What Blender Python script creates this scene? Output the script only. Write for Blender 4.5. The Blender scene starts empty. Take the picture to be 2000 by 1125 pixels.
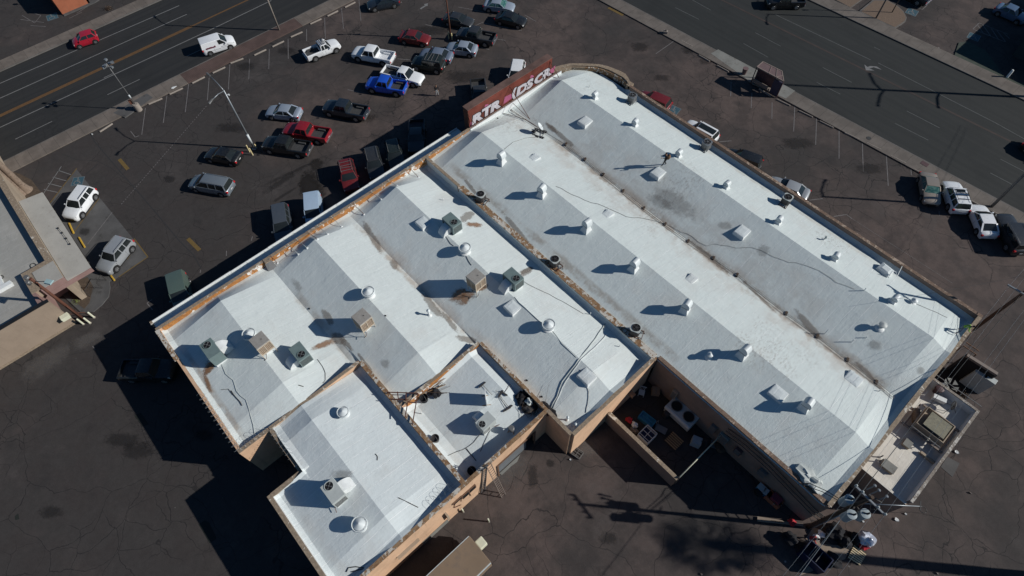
import bpy, bmesh, math, random
from mathutils import Vector, Matrix, noise
random.seed(7)
sc = bpy.context.scene
COL = sc.collection
PI = math.pi
R = math.radians
# ------------------------------------------------------------------ camera
# world axes: +x runs along the long ridges of the big roof, +y along its street front, metres, z up
F = 1176.335
TH = R(-49.354663)
M3 = ((0.99945847, -0.02804975, -0.01720419), (0.03290551, 0.85197167, 0.52255286), (0.0, 0.522836, -0.85243329))
CT, ST = math.cos(TH), math.sin(TH)
def _w(r): return Vector((r[0]*CT + r[1]*ST, -r[0]*ST + r[1]*CT, r[2]))
RIGHT, UP, FWD = [_w(r) for r in M3]
CAM = Vector((40.1478, 7.31357, 52.0))
def at(x, y, h=0.0):
    d = RIGHT*((x-1000)/F) + UP*(-(y-562.5)/F) + FWD
    return CAM + d*((h-CAM.z)/d.z)
cd = bpy.data.cameras.new('camera'); cam = bpy.data.objects.new('camera', cd); COL.objects.link(cam)
cd.sensor_width = 36; cd.lens = F/2000*36; cd.clip_start = 0.5; cd.clip_end = 1500
mw = Matrix((RIGHT, UP, -FWD)).transposed().to_4x4(); mw.translation = CAM
cam.matrix_world = mw
sc.camera = cam
# ------------------------------------------------------------------ light
SUN_AZ, SUN_EL = R(42.05), R(29.8)
SD = Vector((math.cos(SUN_AZ)*math.cos(SUN_EL), math.sin(SUN_AZ)*math.cos(SUN_EL), math.sin(SUN_EL)))
w = bpy.data.worlds.new('World'); sc.world = w; w.use_nodes = True
nt = w.node_tree
sky = nt.nodes.new('ShaderNodeTexSky'); sky.sky_type = 'NISHITA'; sky.sun_disc = False
sky.sun_elevation = SUN_EL; sky.sun_rotation = PI/2 - SUN_AZ; sky.altitude = 400; sky.air_density = 1.0; sky.dust_density = 0.4; sky.ozone_density = 2.0
bg = nt.nodes['Background']; tint = nt.nodes.new('ShaderNodeMix'); tint.data_type = 'RGBA'; tint.blend_type = 'MULTIPLY'; tint.inputs[0].default_value = 1; tint.inputs[7].default_value = (.50, .79, 1.0, 1)   # deep desert-winter blue
nt.links.new(sky.outputs[0], tint.inputs[6]); nt.links.new(tint.outputs[2], bg.inputs[0]); bg.inputs[1].default_value = 0.05
sl = bpy.data.lights.new('sun', 'SUN'); sl.energy = 4.4; sl.angle = R(0.5); sl.color = (1.0, 0.965, 0.9)
so = bpy.data.objects.new('sun', sl); COL.objects.link(so); so.rotation_mode = 'QUATERNION'
so.rotation_quaternion = (-SD).to_track_quat('-Z', 'Y'); so.location = (60, 60, 80)
sc.view_settings.view_transform = 'Standard'; sc.view_settings.look = 'None'
sc.view_settings.exposure = 0.0; sc.view_settings.gamma = 1.0; sc.view_settings.use_curve_mapping = False
# ------------------------------------------------------------------ materials
class NB:
    def __init__(s, m):
        s.m = m; m.use_nodes = True; s.nt = m.node_tree; s.b = s.nt.nodes['Principled BSDF']; s._c = {}
    def n(s, t, **k):
        o = s.nt.nodes.new(t)
        for a, v in k.items(): setattr(o, a, v)
        return o
    def put(s, i, v):
        if isinstance(v, bpy.types.NodeSocket): s.nt.links.new(v, i)
        elif v is not None:
            if hasattr(i.default_value, '__len__') and not hasattr(v, '__len__'): v = (v, v, v, 1)[:len(i.default_value)]
            elif hasattr(i.default_value, '__len__') and len(i.default_value) == 4 and len(v) == 3: v = (*v, 1)
            i.default_value = v
    def coord(s, kind='pos'):
        if kind not in s._c:
            if kind == 'pos': s._c[kind] = s.n('ShaderNodeNewGeometry').outputs['Position']
            else: s._c[kind] = s.n('ShaderNodeTexCoord').outputs['Object']
        return s._c[kind]
    def scale(s, v, sc_, off=(0, 0, 0), rot=(0, 0, 0)):
        o = s.n('ShaderNodeMapping'); s.put(o.inputs[0], v); o.inputs['Scale'].default_value = sc_; o.inputs['Location'].default_value = off; o.inputs['Rotation'].default_value = rot
        return o.outputs[0]
    def noise(s, v, scale, detail=4, rough=.55, dist=0):
        o = s.n('ShaderNodeTexNoise'); s.put(o.inputs['Vector'], v); o.inputs['Scale'].default_value = scale
        o.inputs['Detail'].default_value = detail; o.inputs['Roughness'].default_value = rough; o.inputs['Distortion'].default_value = dist
        return o.outputs[0]
    def noisec(s, v, scale, detail=3):
        o = s.n('ShaderNodeTexNoise'); s.put(o.inputs['Vector'], v); o.inputs['Scale'].default_value = scale; o.inputs['Detail'].default_value = detail
        return o.outputs[1]
    def vor(s, v, scale, feature='DISTANCE_TO_EDGE', rnd=1):
        o = s.n('ShaderNodeTexVoronoi', feature=feature); s.put(o.inputs['Vector'], v); o.inputs['Scale'].default_value = scale; o.inputs['Randomness'].default_value = rnd
        return o.outputs[0]
    def math(s, op, a, b=None, c=None, clamp=False):
        o = s.n('ShaderNodeMath', operation=op, use_clamp=clamp); s.put(o.inputs[0], a)
        if b is not None: s.put(o.inputs[1], b)
        if c is not None: s.put(o.inputs[2], c)
        return o.outputs[0]
    def ss(s, x, a, b):
        o = s.n('ShaderNodeMapRange', interpolation_type='SMOOTHSTEP'); s.put(o.inputs[0], x)
        o.inputs[1].default_value = a; o.inputs[2].default_value = b; return o.outputs[0]
    def mix(s, f, a, b, mode='MIX'):
        o = s.n('ShaderNodeMix', data_type='RGBA', blend_type=mode); s.put(o.inputs[0], f); s.put(o.inputs[6], a); s.put(o.inputs[7], b); return o.outputs[2]
    def xyz(s, v):
        o = s.n('ShaderNodeSeparateXYZ'); s.put(o.inputs[0], v); return o.outputs
    def vadd(s, a, b, k=1.0):
        q = s.n('ShaderNodeVectorMath', operation='MULTIPLY_ADD'); s.put(q.inputs[0], b); q.inputs[1].default_value = (k, k, k); s.put(q.inputs[2], a); return q.outputs[0]
    def bump(s, h, dist=.02, strength=.5):
        o = s.n('ShaderNodeBump'); s.put(o.inputs['Height'], h); o.inputs['Distance'].default_value = dist; o.inputs['Strength'].default_value = strength
        s.nt.links.new(o.outputs[0], s.b.inputs['Normal'])
    def out(s, col, rough=.8, metal=0, spec=.3):
        s.put(s.b.inputs['Base Color'], col); s.put(s.b.inputs['Roughness'], rough); s.put(s.b.inputs['Metallic'], metal); s.put(s.b.inputs['Specular IOR Level'], spec)
        return s.m
MAT = {}
def mk(name):
    m = bpy.data.materials.new(name); MAT[name] = m; return NB(m)
def plain(name, col, rough=.7, metal=0, var=.18, scale=3.0, coat=0, spec=.4, dirt=None):
    """a painted / plain surface with a little uneven tone and grime"""
    if name in MAT: return MAT[name]
    q = mk(name); c = q.coord('obj')
    n1 = q.noise(c, scale, 5, .6)
    k = q.math('MULTIPLY_ADD', n1, 2*var, 1-var)
    cc = q.mix(1.0, col, k, 'MULTIPLY')
    if dirt:
        n2 = q.noise(c, scale*2.3, 6, .7); cc = q.mix(q.math('MULTIPLY', q.ss(n2, .48, .68), dirt[3]), cc, dirt[:3])
    q.out(cc, rough, metal, spec); q.b.inputs['Coat Weight'].default_value = coat
    q.b.inputs['Coat Roughness'].default_value = .08
    return q.m
# asphalt of the parking lots
def make_lot():
    q = mk('lot_asphalt'); p = q.coord()
    wob = q.vadd(p, q.noisec(p, .35, 3), .9)
    big = q.noise(p, .055, 5, .6); mid = q.noise(wob, .5, 6, .65); fine = q.noise(p, 9, 3, .7); grit = q.noise(p, 40, 2, .6)
    bx, by, bz = q.xyz(p); bias = q.math('MULTIPLY', q.math('SUBTRACT', 1.0, q.ss(q.math('ADD', bx, q.math('MULTIPLY', by, 1.1)), -10, 35)), .12)   # greyer and darker towards the side lot
    c = q.mix(q.ss(q.math('ADD', big, bias), .40, .62), (.094, .072, .0655), (.0455, .0410, .0400))
    c = q.mix(q.math('MULTIPLY', q.ss(mid, .40, .64), .6), c, (.0430, .0365, .0355))
    mot = q.noise(q.scale(p, (1, 1, 1), (4, 40, 0)), 1.6, 6, .75); c = q.mix(1.0, c, q.math('MULTIPLY_ADD', mot, .7, .65), 'MULTIPLY')
    oil = q.noise(q.scale(p, (1, 1, 1), (31, 7, 0)), .33, 4, .5)
    c = q.mix(q.math('MULTIPLY', q.ss(oil, .58, .76), .5), c, (.022, .021, .022))
    pale = q.noise(q.scale(p, (1, 1, 1), (3, 77, 0)), .13, 6, .7)
    c = q.mix(q.math('MULTIPLY', q.ss(pale, .56, .72), .35), c, (.105, .092, .088))
    c = q.mix(1.0, c, q.math('MULTIPLY_ADD', fine, .5, .75), 'MULTIPLY'); c = q.mix(1.0, c, q.math('MULTIPLY_ADD', grit, .5, .75), 'MULTIPLY')
    w2 = q.vadd(q.vadd(p, q.noisec(p, .8, 4), .8), q.noisec(p, .12, 2), 5.0)
    cr1 = q.math('SUBTRACT', 1.0, q.ss(q.vor(w2, .42), .004, .016)); cr2 = q.math('SUBTRACT', 1.0, q.ss(q.vor(q.scale(w2, (1, 1, 1), (9, 4, 0)), .15), .001, .0055))
    msk = q.ss(q.noise(q.scale(p, (1, 1, 1), (50, 9, 0)), .09, 3), .45, .56)
    cr = q.math('MAXIMUM', q.math('MULTIPLY', cr1, msk), cr2)
    c = q.mix(q.math('MULTIPLY', cr, .75), c, (.018, .017, .018))
    sp = q.math('LESS_THAN', q.vor(p, .55, 'F1'), .045)
    c = q.mix(q.math('MULTIPLY', sp, q.ss(q.noise(p, .2, 2), .56, .66)), c, (.30, .29, .28))
    q.bump(q.math('MULTIPLY_ADD', cr, -1.0, grit), .012, .5)
    return q.out(c, .9, 0, .25)
def make_road(name, axis, col, col2):
    q = mk(name); p = q.coord()
    st = q.noise(q.scale(p, (1.6, .05, 1) if axis == 'y' else (.05, 1.6, 1)), .9, 5, .6)
    n = q.noise(p, .25, 5, .6); f = q.noise(p, 30, 2, .7)
    c = q.mix(q.ss(st, .35, .65), col, col2); c = q.mix(q.math('MULTIPLY', q.ss(n, .5, .7), .4), c, tuple(v*.72 for v in col))
    c = q.mix(1.0, c, q.math('MULTIPLY_ADD', f, .5, .75), 'MULTIPLY')
    w2 = q.vadd(p, q.noisec(p, .5, 4), 1.4)
    cr = q.math('MULTIPLY', q.math('SUBTRACT', 1.0, q.ss(q.vor(q.scale(w2, (1.0, .45, 1) if axis == 'x' else (.45, 1.0, 1)), .16), .001, .006)), q.ss(q.noise(q.scale(p, (1, 1, 1), (5, 5, 5)), .06, 2), .42, .58))
    c = q.mix(q.math('MULTIPLY', cr, .45 if axis == 'y' else .2), c, (.014, .014, .015))
    q.bump(f, .01, .4)
    return q.out(c, .85, 0, .3)
def make_concrete(name, col, joint=1.5, axis='y', dark=.72, stain=(.11, .09, .08)):
    q = mk(name); p = q.coord(); x, y, z = q.xyz(p)
    n = q.noise(p, .5, 6, .65); f = q.noise(p, 14, 3, .7)
    c = q.mix(q.ss(n, .35, .65), col, tuple(v*dark for v in col)); c = q.mix(1.0, c, q.math('MULTIPLY_ADD', f, .4, .8), 'MULTIPLY')
    st = q.noise(q.scale(p, (1, 1, 1), (8, 3, 1)), 1.3, 5, .7); c = q.mix(q.math('MULTIPLY', q.ss(st, .56, .72), .6), c, stain)
    if joint:
        j = q.math('FRACT', q.math('DIVIDE', y if axis == 'y' else x, joint))
        c = q.mix(q.math('MULTIPLY', q.math('LESS_THAN', j, .028/joint*1.3), .7), c, (.05, .045, .04))
    q.bump(f, .01, .4)
    return q.out(c, .85, 0, .3)
def make_roof(name, base, seam=.94, dirtlines=(), dirt_amt=.5, seamk=.10):
    """white coated roll roofing: sheets laid across the slope, scuffs, ponding dirt along the valley lines"""
    q = mk(name); p = q.coord(); x, y, z = q.xyz(p)
    wob = q.noise(p, .7, 3)
    xs = q.math('ADD', q.math('DIVIDE', x, seam), q.math('MULTIPLY', wob, .10))
    fr = q.math('FRACT', xs); ln = q.math('LESS_THAN', fr, .05); sheet = q.n('ShaderNodeTexWhiteNoise', noise_dimensions='1D'); q.put(sheet.inputs['W'], q.math('FLOOR', xs))
    c = q.mix(q.math('MULTIPLY', sheet.outputs[0], .35), base, tuple(v*.93 for v in base))
    streak = q.noise(q.scale(p, (5, .35, 1)), 1.2, 5, .65); streak2 = q.noise(q.scale(p, (.5, 4, 1)), 1.0, 5, .6)
    c = q.mix(q.math('MULTIPLY', q.ss(streak, .42, .66), .30), c, tuple(v*.84 for v in base))
    c = q.mix(q.math('MULTIPLY', q.ss(streak2, .45, .68), .16), c, tuple(v*.84 for v in base))
    blot = q.noise(p, .28, 6, .65); c = q.mix(q.math('MULTIPLY', q.ss(blot, .50, .72), .30), c, (.50, .48, .45))
    lm = q.ss(q.noise(p, .9, 3), .38, .55)
    c = q.mix(q.math('MULTIPLY', q.math('MULTIPLY', ln, lm), seamk*3), c, (.93, .94, .93))
    l2 = q.math('LESS_THAN', q.math('FRACT', q.math('ADD', xs, .05)), .03)
    c = q.mix(q.math('MULTIPLY', q.math('MULTIPLY', l2, lm), .28), c, (.42, .43, .45))
    for (yy, wd, amt, col, x0, x1) in dirtlines:
        edge = q.math('MULTIPLY_ADD', q.noise(p, 1.1, 6, .65), wd*1.6, -wd*.8)
        d = q.math('ABSOLUTE', q.math('ADD', q.math('SUBTRACT', y, yy), edge))
        k = q.math('SUBTRACT', 1.0, q.ss(d, wd*.25, wd))
        k = q.math('MULTIPLY', k, q.math('MULTIPLY', q.ss(x, x0, x0+2.0), q.math('SUBTRACT', 1.0, q.ss(x, x1-2.0, x1))))
        k = q.math('MULTIPLY', k, q.math('MULTIPLY_ADD', q.ss(q.noise(p, .55, 5, .7), .38, .62), .85, .15))
        c = q.mix(q.math('MULTIPLY', k, amt), c, col)
    sm = q.noise(q.scale(p, (1, 1, 1), (17, 3, 0)), .11, 4, .6)
    sp = q.noise(q.scale(p, (2.2, 1, 1)), 2.6, 6, .75)
    c = q.mix(q.math('MULTIPLY', q.math('MULTIPLY', q.ss(sm, .53, .68), q.ss(sp, .47, .66)), dirt_amt), c, (.23, .205, .185))
    h = q.math('ADD', q.math('MULTIPLY', ln, -.5), q.math('ADD', q.math('MULTIPLY', streak, .9), q.math('MULTIPLY', q.noise(p, 5, 4, .7), .7)))
    tex = q.noise(q.scale(p, (1, 1, 1), (2, 2, 2)), 2.2, 6, .75); c = q.mix(1.0, c, q.math('MULTIPLY_ADD', tex, .16, .92), 'MULTIPLY')
    q.bump(q.math('ADD', h, q.math('ADD', q.math('MULTIPLY', tex, .7), q.math('MULTIPLY', q.noise(p, .9, 5, .6), 1.6))), .03, .6)
    return q.out(c, .72, 0, .3)
def make_peel(name, under, under2, over, amt, sc_=2.2):
    """old parapet flashing: orange roofing showing through flaking white coating"""
    q = mk(name); p = q.coord()
    n = q.noise(p, sc_, 7, .72, .6); n2 = q.noise(p, sc_*2.2, 5, .6); n3 = q.noise(p, .45, 3)
    c = q.mix(q.ss(n2, .38, .6), under, under2)
    k = q.math('ADD', n, q.math('MULTIPLY_ADD', n3, .5, -.25))
    c = q.mix(q.ss(k, amt-.015, amt+.015), c, over)
    q.bump(q.ss(k, amt-.02, amt+.02), .02, .6)
    return q.out(c, .85, 0, .3)
def make_stucco(name, col, var=.2, stain=(.2, .15, .11)):
    q = mk(name); p = q.coord(); x, y, z = q.xyz(p)
    n = q.noise(p, .6, 6, .65); f = q.noise(p, 25, 3, .7)
    c = q.mix(q.ss(n, .35, .7), col, tuple(v*(1-var) for v in col)); c = q.mix(1.0, c, q.math('MULTIPLY_ADD', f, .3, .85), 'MULTIPLY')
    dr = q.noise(q.scale(p, (2.5, 2.5, .25)), 1.2, 5, .7); c = q.mix(q.math('MULTIPLY', q.ss(dr, .55, .75), .5), c, stain)
    q.bump(f, .008, .6)
    return q.out(c, .9, 0, .2)
make_lot()
make_road('road_asphalt_left', 'y', (.0215, .0225, .0240), (.028, .0285, .029))
make_road('road_asphalt_right', 'x', (.0235, .0260, .0265), (.029, .031, .031))
make_concrete('sidewalk', (.165, .140, .122), 1.55, 'y'); make_concrete('sidewalk_right', (.155, .135, .120), 1.55, 'x')
make_concrete('pale_concrete', (.22, .22, .205), 0, dark=.8); make_concrete('canopy_concrete', (.36, .345, .315), 0, dark=.88, stain=(.24, .215, .19)); make_concrete('grey_slab', (.098, .096, .096), 0, dark=.75, stain=(.03, .028, .028))
make_peel('cap_pale', (.27, .235, .20), (.20, .17, .145), (.48, .45, .41), .56, 3); make_concrete('brick_paving', (.105, .068, .060), .22, 'y', stain=(.09, .06, .055)); make_concrete('kerb', (.14, .13, .122), 3.0, 'y')
make_roof('roof_east', (.58, .635, .63), .94, [(42.4, 1.0, .75, (.30, .25, .20), 6, 47.5), (42.1, .30, .5, (.16, .135, .115), 10, 47.6), (31.6, .55, .6, (.26, .215, .17), 2, 34), (41.6, 2.0, .35, (.40, .35, .31), 0, 46), (44.6, 3.0, .30, (.34, .30, .265), 8, 40), (53.0, .35, .4, (.35, .31, .27), 10, 40)], .55)
make_roof('roof_west', (.605, .655, .65), .94, [(11.2, .6, .5, (.32, .27, .22), 3, 15), (20.0, .55, .55, (.30, .25, .20), 1, 20), (20.4, .9, .4, (.45, .36, .29), 2, 31), (.9, .35, .55, (.33, .25, .18), 3, 15)], .12)
make_roof('roof_annex', (.60, .65, .66), .94, [(1.3, .6, .22, (.45, .40, .35), 15, 29)], .10, .16)
make_roof('roof_court', (.59, .64, .648), .94, [(12.6, .5, .25, (.45, .42, .38), 20, 29)], .12, .06)
make_roof('roof_grey', (.32, .315, .295), 1.0, [], .5, .02)
make_roof('roof_tan', (.34, .275, .225), 3.5, [], .1, .0)
make_roof('roof_annex_east', (.66, .625, .56), 1.2, [(37.5, 1.5, .3, (.36, .33, .30), 48, 53)], .6, .03)
make_peel('peel_orange', (.42, .19, .055), (.30, .13, .045), (.70, .69, .66), .60)
make_peel('peel_brown', (.19, .105, .055), (.27, .175, .10), (.50, .47, .42), .53, 2.4)
make_peel('cap_tan', (.30, .235, .17), (.22, .17, .125), (.55, .50, .43), .62, 2.6)
make_peel('cap_brown', (.20, .135, .10), (.14, .095, .07), (.36, .28, .22), .58, 3)
make_stucco('stucco', (.62, .41, .27)); make_stucco('stucco_shaded', (.25, .185, .150)); make_stucco('stucco_pink', (.29, .185, .17)); make_stucco('stucco_tan', (.36, .29, .22)); make_stucco('stucco_tan_bright', (.30, .235, .18), .15)  # the second stucco is darkened to paint in the shade on walls
make_stucco('stucco_orange', (.32, .11, .06)); make_stucco('sign_red', (.165, .045, .032), .5, (.075, .05, .045)); make_stucco('sign_top', (.15, .095, .082), .4, (.08, .05, .045))
# ------------------------------------------------------------------ geometry helpers
ORD = ['first', 'second', 'third', 'fourth', 'fifth', 'sixth', 'seventh', 'eighth', 'ninth', 'tenth', 'eleventh', 'twelfth', 'thirteenth', 'fourteenth', 'fifteenth', 'sixteenth']
def V(*a): return Vector(a)
class MB:
    def __init__(s): s.v = []; s.f = []; s.mi = []; s.sm = []; s.m = 0; s.smooth = False
    def face(s, idx): s.f.append(idx); s.mi.append(s.m); s.sm.append(s.smooth)
    def box(s, x0, x1, y0, y1, z0, z1, rot=0, c=None):
        b = len(s.v); cx, cy = c or ((x0+x1)/2, (y0+y1)/2); cr, sr = math.cos(rot), math.sin(rot)
        for z in (z0, z1):
            for x, y in ((x0, y0), (x1, y0), (x1, y1), (x0, y1)):
                dx, dy = x-cx, y-cy; s.v.append(V(cx+dx*cr-dy*sr, cy+dx*sr+dy*cr, z))
        for f in ((3, 2, 1, 0), (4, 5, 6, 7), (0, 1, 5, 4), (1, 2, 6, 5), (2, 3, 7, 6), (3, 0, 4, 7)): s.face([b+i for i in f])
        return s
    def bar(s, a, b, w, h=None, up=V(0, 0, 1)):
        a, b = V(*a), V(*b); h = h or w; d = (b-a).normalized()
        if abs(d.dot(up)) > .98: up = V(1, 0, 0)
        x = d.cross(up).normalized()*w/2; y = x.cross(d).normalized()*h/2; i = len(s.v)
        for p in (a, b):
            for k, l in ((-1, -1), (1, -1), (1, 1), (-1, 1)): s.v.append(p+x*k+y*l)
        for f in ((3, 2, 1, 0), (4, 5, 6, 7), (0, 1, 5, 4), (1, 2, 6, 5), (2, 3, 7, 6), (3, 0, 4, 7)): s.face([i+j for j in f])
        return s
    def tube(s, pts, r, n=6, r1=None, cap=True):
        pts = [V(*p) for p in pts]; i0 = len(s.v); N = len(pts); old = s.smooth; s.smooth = n > 4
        for k, p in enumerate(pts):
            d = (pts[min(k+1, N-1)]-pts[max(k-1, 0)]).normalized(); up = V(0, 0, 1) if abs(d.z) < .95 else V(1, 0, 0)
            x = d.cross(up).normalized(); y = x.cross(d).normalized(); rr = r if r1 is None else r+(r1-r)*k/(N-1)
            for j in range(n):
                t = 2*PI*j/n; s.v.append(p+x*math.cos(t)*rr+y*math.sin(t)*rr)
        for k in range(N-1):
            for j in range(n):
                a = i0+k*n+j; b = i0+k*n+(j+1) % n; s.face([a, b, b+n, a+n])
        s.smooth = False
        if cap: s.face([i0+j for j in range(n)][::-1]); s.face([i0+(N-1)*n+j for j in range(n)])
        s.smooth = old; return s
    def lathe(s, prof, c=(0, 0, 0), n=16, axis='z', cap=True):
        i0 = len(s.v); c = V(*c); old = s.smooth; s.smooth = True
        for r, z in prof:
            for j in range(n):
                t = 2*PI*j/n; x, y = r*math.cos(t), r*math.sin(t)
                s.v.append(c+(V(x, y, z) if axis == 'z' else V(x, z, y) if axis == 'y' else V(z, x, y)))
        for k in range(len(prof)-1):
            for j in range(n):
                a = i0+k*n+j; b = i0+k*n+(j+1) % n; s.face([a, b, b+n, a+n])
        s.smooth = False
        if cap: s.face([i0+j for j in range(n)][::-1]); s.face([i0+(len(prof)-1)*n+j for j in range(n)])
        s.smooth = old; return s
    def prism(s, pts, z0, z1):
        n = len(pts); i = len(s.v)
        for z in (z0, z1):
            for p in pts: s.v.append(V(p[0], p[1], z))
        s.face([i+j for j in range(n)][::-1]); s.face([i+n+j for j in range(n)])
        for j in range(n): k = (j+1) % n; s.face([i+j, i+k, i+n+k, i+n+j])
        return s
    def poly(s, pts, z=None):
        i = len(s.v)
        for p in pts: s.v.append(V(p[0], p[1], p[2] if z is None else z))
        s.face(list(range(i, i+len(pts)))); return s
    def loft(s, rings, cap=True):
        i = len(s.v); n = len(rings[0])
        for r in rings: s.v += [V(*p) for p in r]
        for k in range(len(rings)-1):
            for j in range(n):
                a = i+k*n+j; b = i+k*n+(j+1) % n; s.face([a, b, b+n, a+n])
        if cap: s.face([i+j for j in range(n)][::-1]); s.face([i+(len(rings)-1)*n+j for j in range(n)])
        return s
    def blob(s, c, r, sub=2, seed=0, amp=.25, sz=1.0):
        bm = bmesh.new(); bmesh.ops.create_icosphere(bm, subdivisions=sub, radius=1); i = len(s.v); c = V(*c)
        rr = r if hasattr(r, '__len__') else (r, r, r*sz)
        for v in bm.verts:
            k = 1+amp*noise.noise(v.co*1.7+V(seed*3.1, seed*1.7, seed)); s.v.append(c+V(v.co.x*rr[0]*k, v.co.y*rr[1]*k, v.co.z*rr[2]*k))
        for f in bm.faces: s.face([i+v.index for v in f.verts])
        bm.free(); return s
    def build(s, name, mats, parent=None, angle=None, bevel=0, fix=True):
        me = bpy.data.meshes.new(name); me.from_pydata([tuple(v) for v in s.v], [], s.f)
        if not isinstance(mats, (list, tuple)): mats = [mats]
        for m in mats: me.materials.append(MAT[m] if isinstance(m, str) else m)
        me.polygons.foreach_set('material_index', [min(i, len(mats)-1) for i in s.mi])
        me.polygons.foreach_set('use_smooth', s.sm)
        if fix or bevel:
            bm = bmesh.new(); bm.from_mesh(me)
            if bevel:
                es = [e for e in bm.edges if len(e.link_faces) == 2 and e.calc_face_angle(0) > R(35)]
                bmesh.ops.bevel(bm, geom=es, offset=bevel, segments=2, affect='EDGES', profile=.6, clamp_overlap=True)
            if fix: bmesh.ops.recalc_face_normals(bm, faces=bm.faces)
            bm.to_mesh(me); bm.free()
        if angle:
            for p in me.polygons: p.use_smooth = True
            me.set_sharp_from_angle(angle=R(angle))
        me.update(); o = bpy.data.objects.new(name, me); COL.objects.link(o)
        if parent: o.parent = parent
        return o
def thing(name, label, cat, loc=(0, 0, 0), rz=0, group=None, tilt=None):
    o = bpy.data.objects.new(name, None); COL.objects.link(o); o.location = loc; o.rotation_euler = (0, 0, rz)
    if tilt is not None:
        o.rotation_mode = 'QUATERNION'; o.rotation_quaternion = tilt
    o.empty_display_size = .3; o['label'] = label; o['category'] = cat
    if group: o['group'] = group
    return o
def tag(o, label, cat, group=None):
    o['label'] = label; o['category'] = cat
    if group: o['group'] = group
    return o
def struct(o): o['kind'] = 'structure'; return o
KIDS = {}
def copy_tree(o, parent=None):
    c = o.copy(); COL.objects.link(c)
    if parent: c.parent = parent
    for ch in [k for k in ALLKIDS(o)]: copy_tree(ch, c)
    return c
def ALLKIDS(o): return list(o.children)
def dup(proto, loc, rz, label, group=None):
    c = copy_tree(proto); c.location = loc; c.rotation_euler = (0, 0, rz); c['label'] = label
    if group: c['group'] = group
    return c
class Place:
    """first call moves the prototype, later calls copy it"""
    def __init__(s, proto): s.p = proto; s.used = False
    def __call__(s, loc, rz, label, group=None):
        if not s.used:
            s.used = True; s.p.location = loc; s.p.rotation_euler = (0, 0, rz); s.p['label'] = label
            if group: s.p['group'] = group
            return s.p
        return dup(s.p, loc, rz, label, group)
def text_mesh(name, txt, size, mats, parent, mat4, extrude=.01, offset=0, shear=0):
    cu = bpy.data.curves.new(name, 'FONT'); cu.body = txt; cu.size = size; cu.extrude = extrude; cu.offset = offset; cu.shear = shear; cu.resolution_u = 3
    t = bpy.data.objects.new('tmp', cu); COL.objects.link(t); dg = bpy.context.evaluated_depsgraph_get()
    me = bpy.data.meshes.new_from_object(t.evaluated_get(dg)); bpy.data.objects.remove(t); me.transform(mat4)
    me.materials.clear(); me.materials.append(MAT[mats]); o = bpy.data.objects.new(name, me); COL.objects.link(o)
    if parent: o.parent = parent
    return o
def strip(mb, a, b, w, z):
    a, b = V(a[0], a[1], 0), V(b[0], b[1], 0); d = (b-a).normalized(); n = V(-d.y, d.x, 0)*w/2
    mb.poly([a-n, b-n, b+n, a+n], z)
def pline(mb, pts, w, z):
    """painted line through photo points laid on the ground"""
    P = [at(*p) for p in pts]
    for a, b in zip(P, P[1:]): strip(mb, a, b, w, z)
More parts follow.
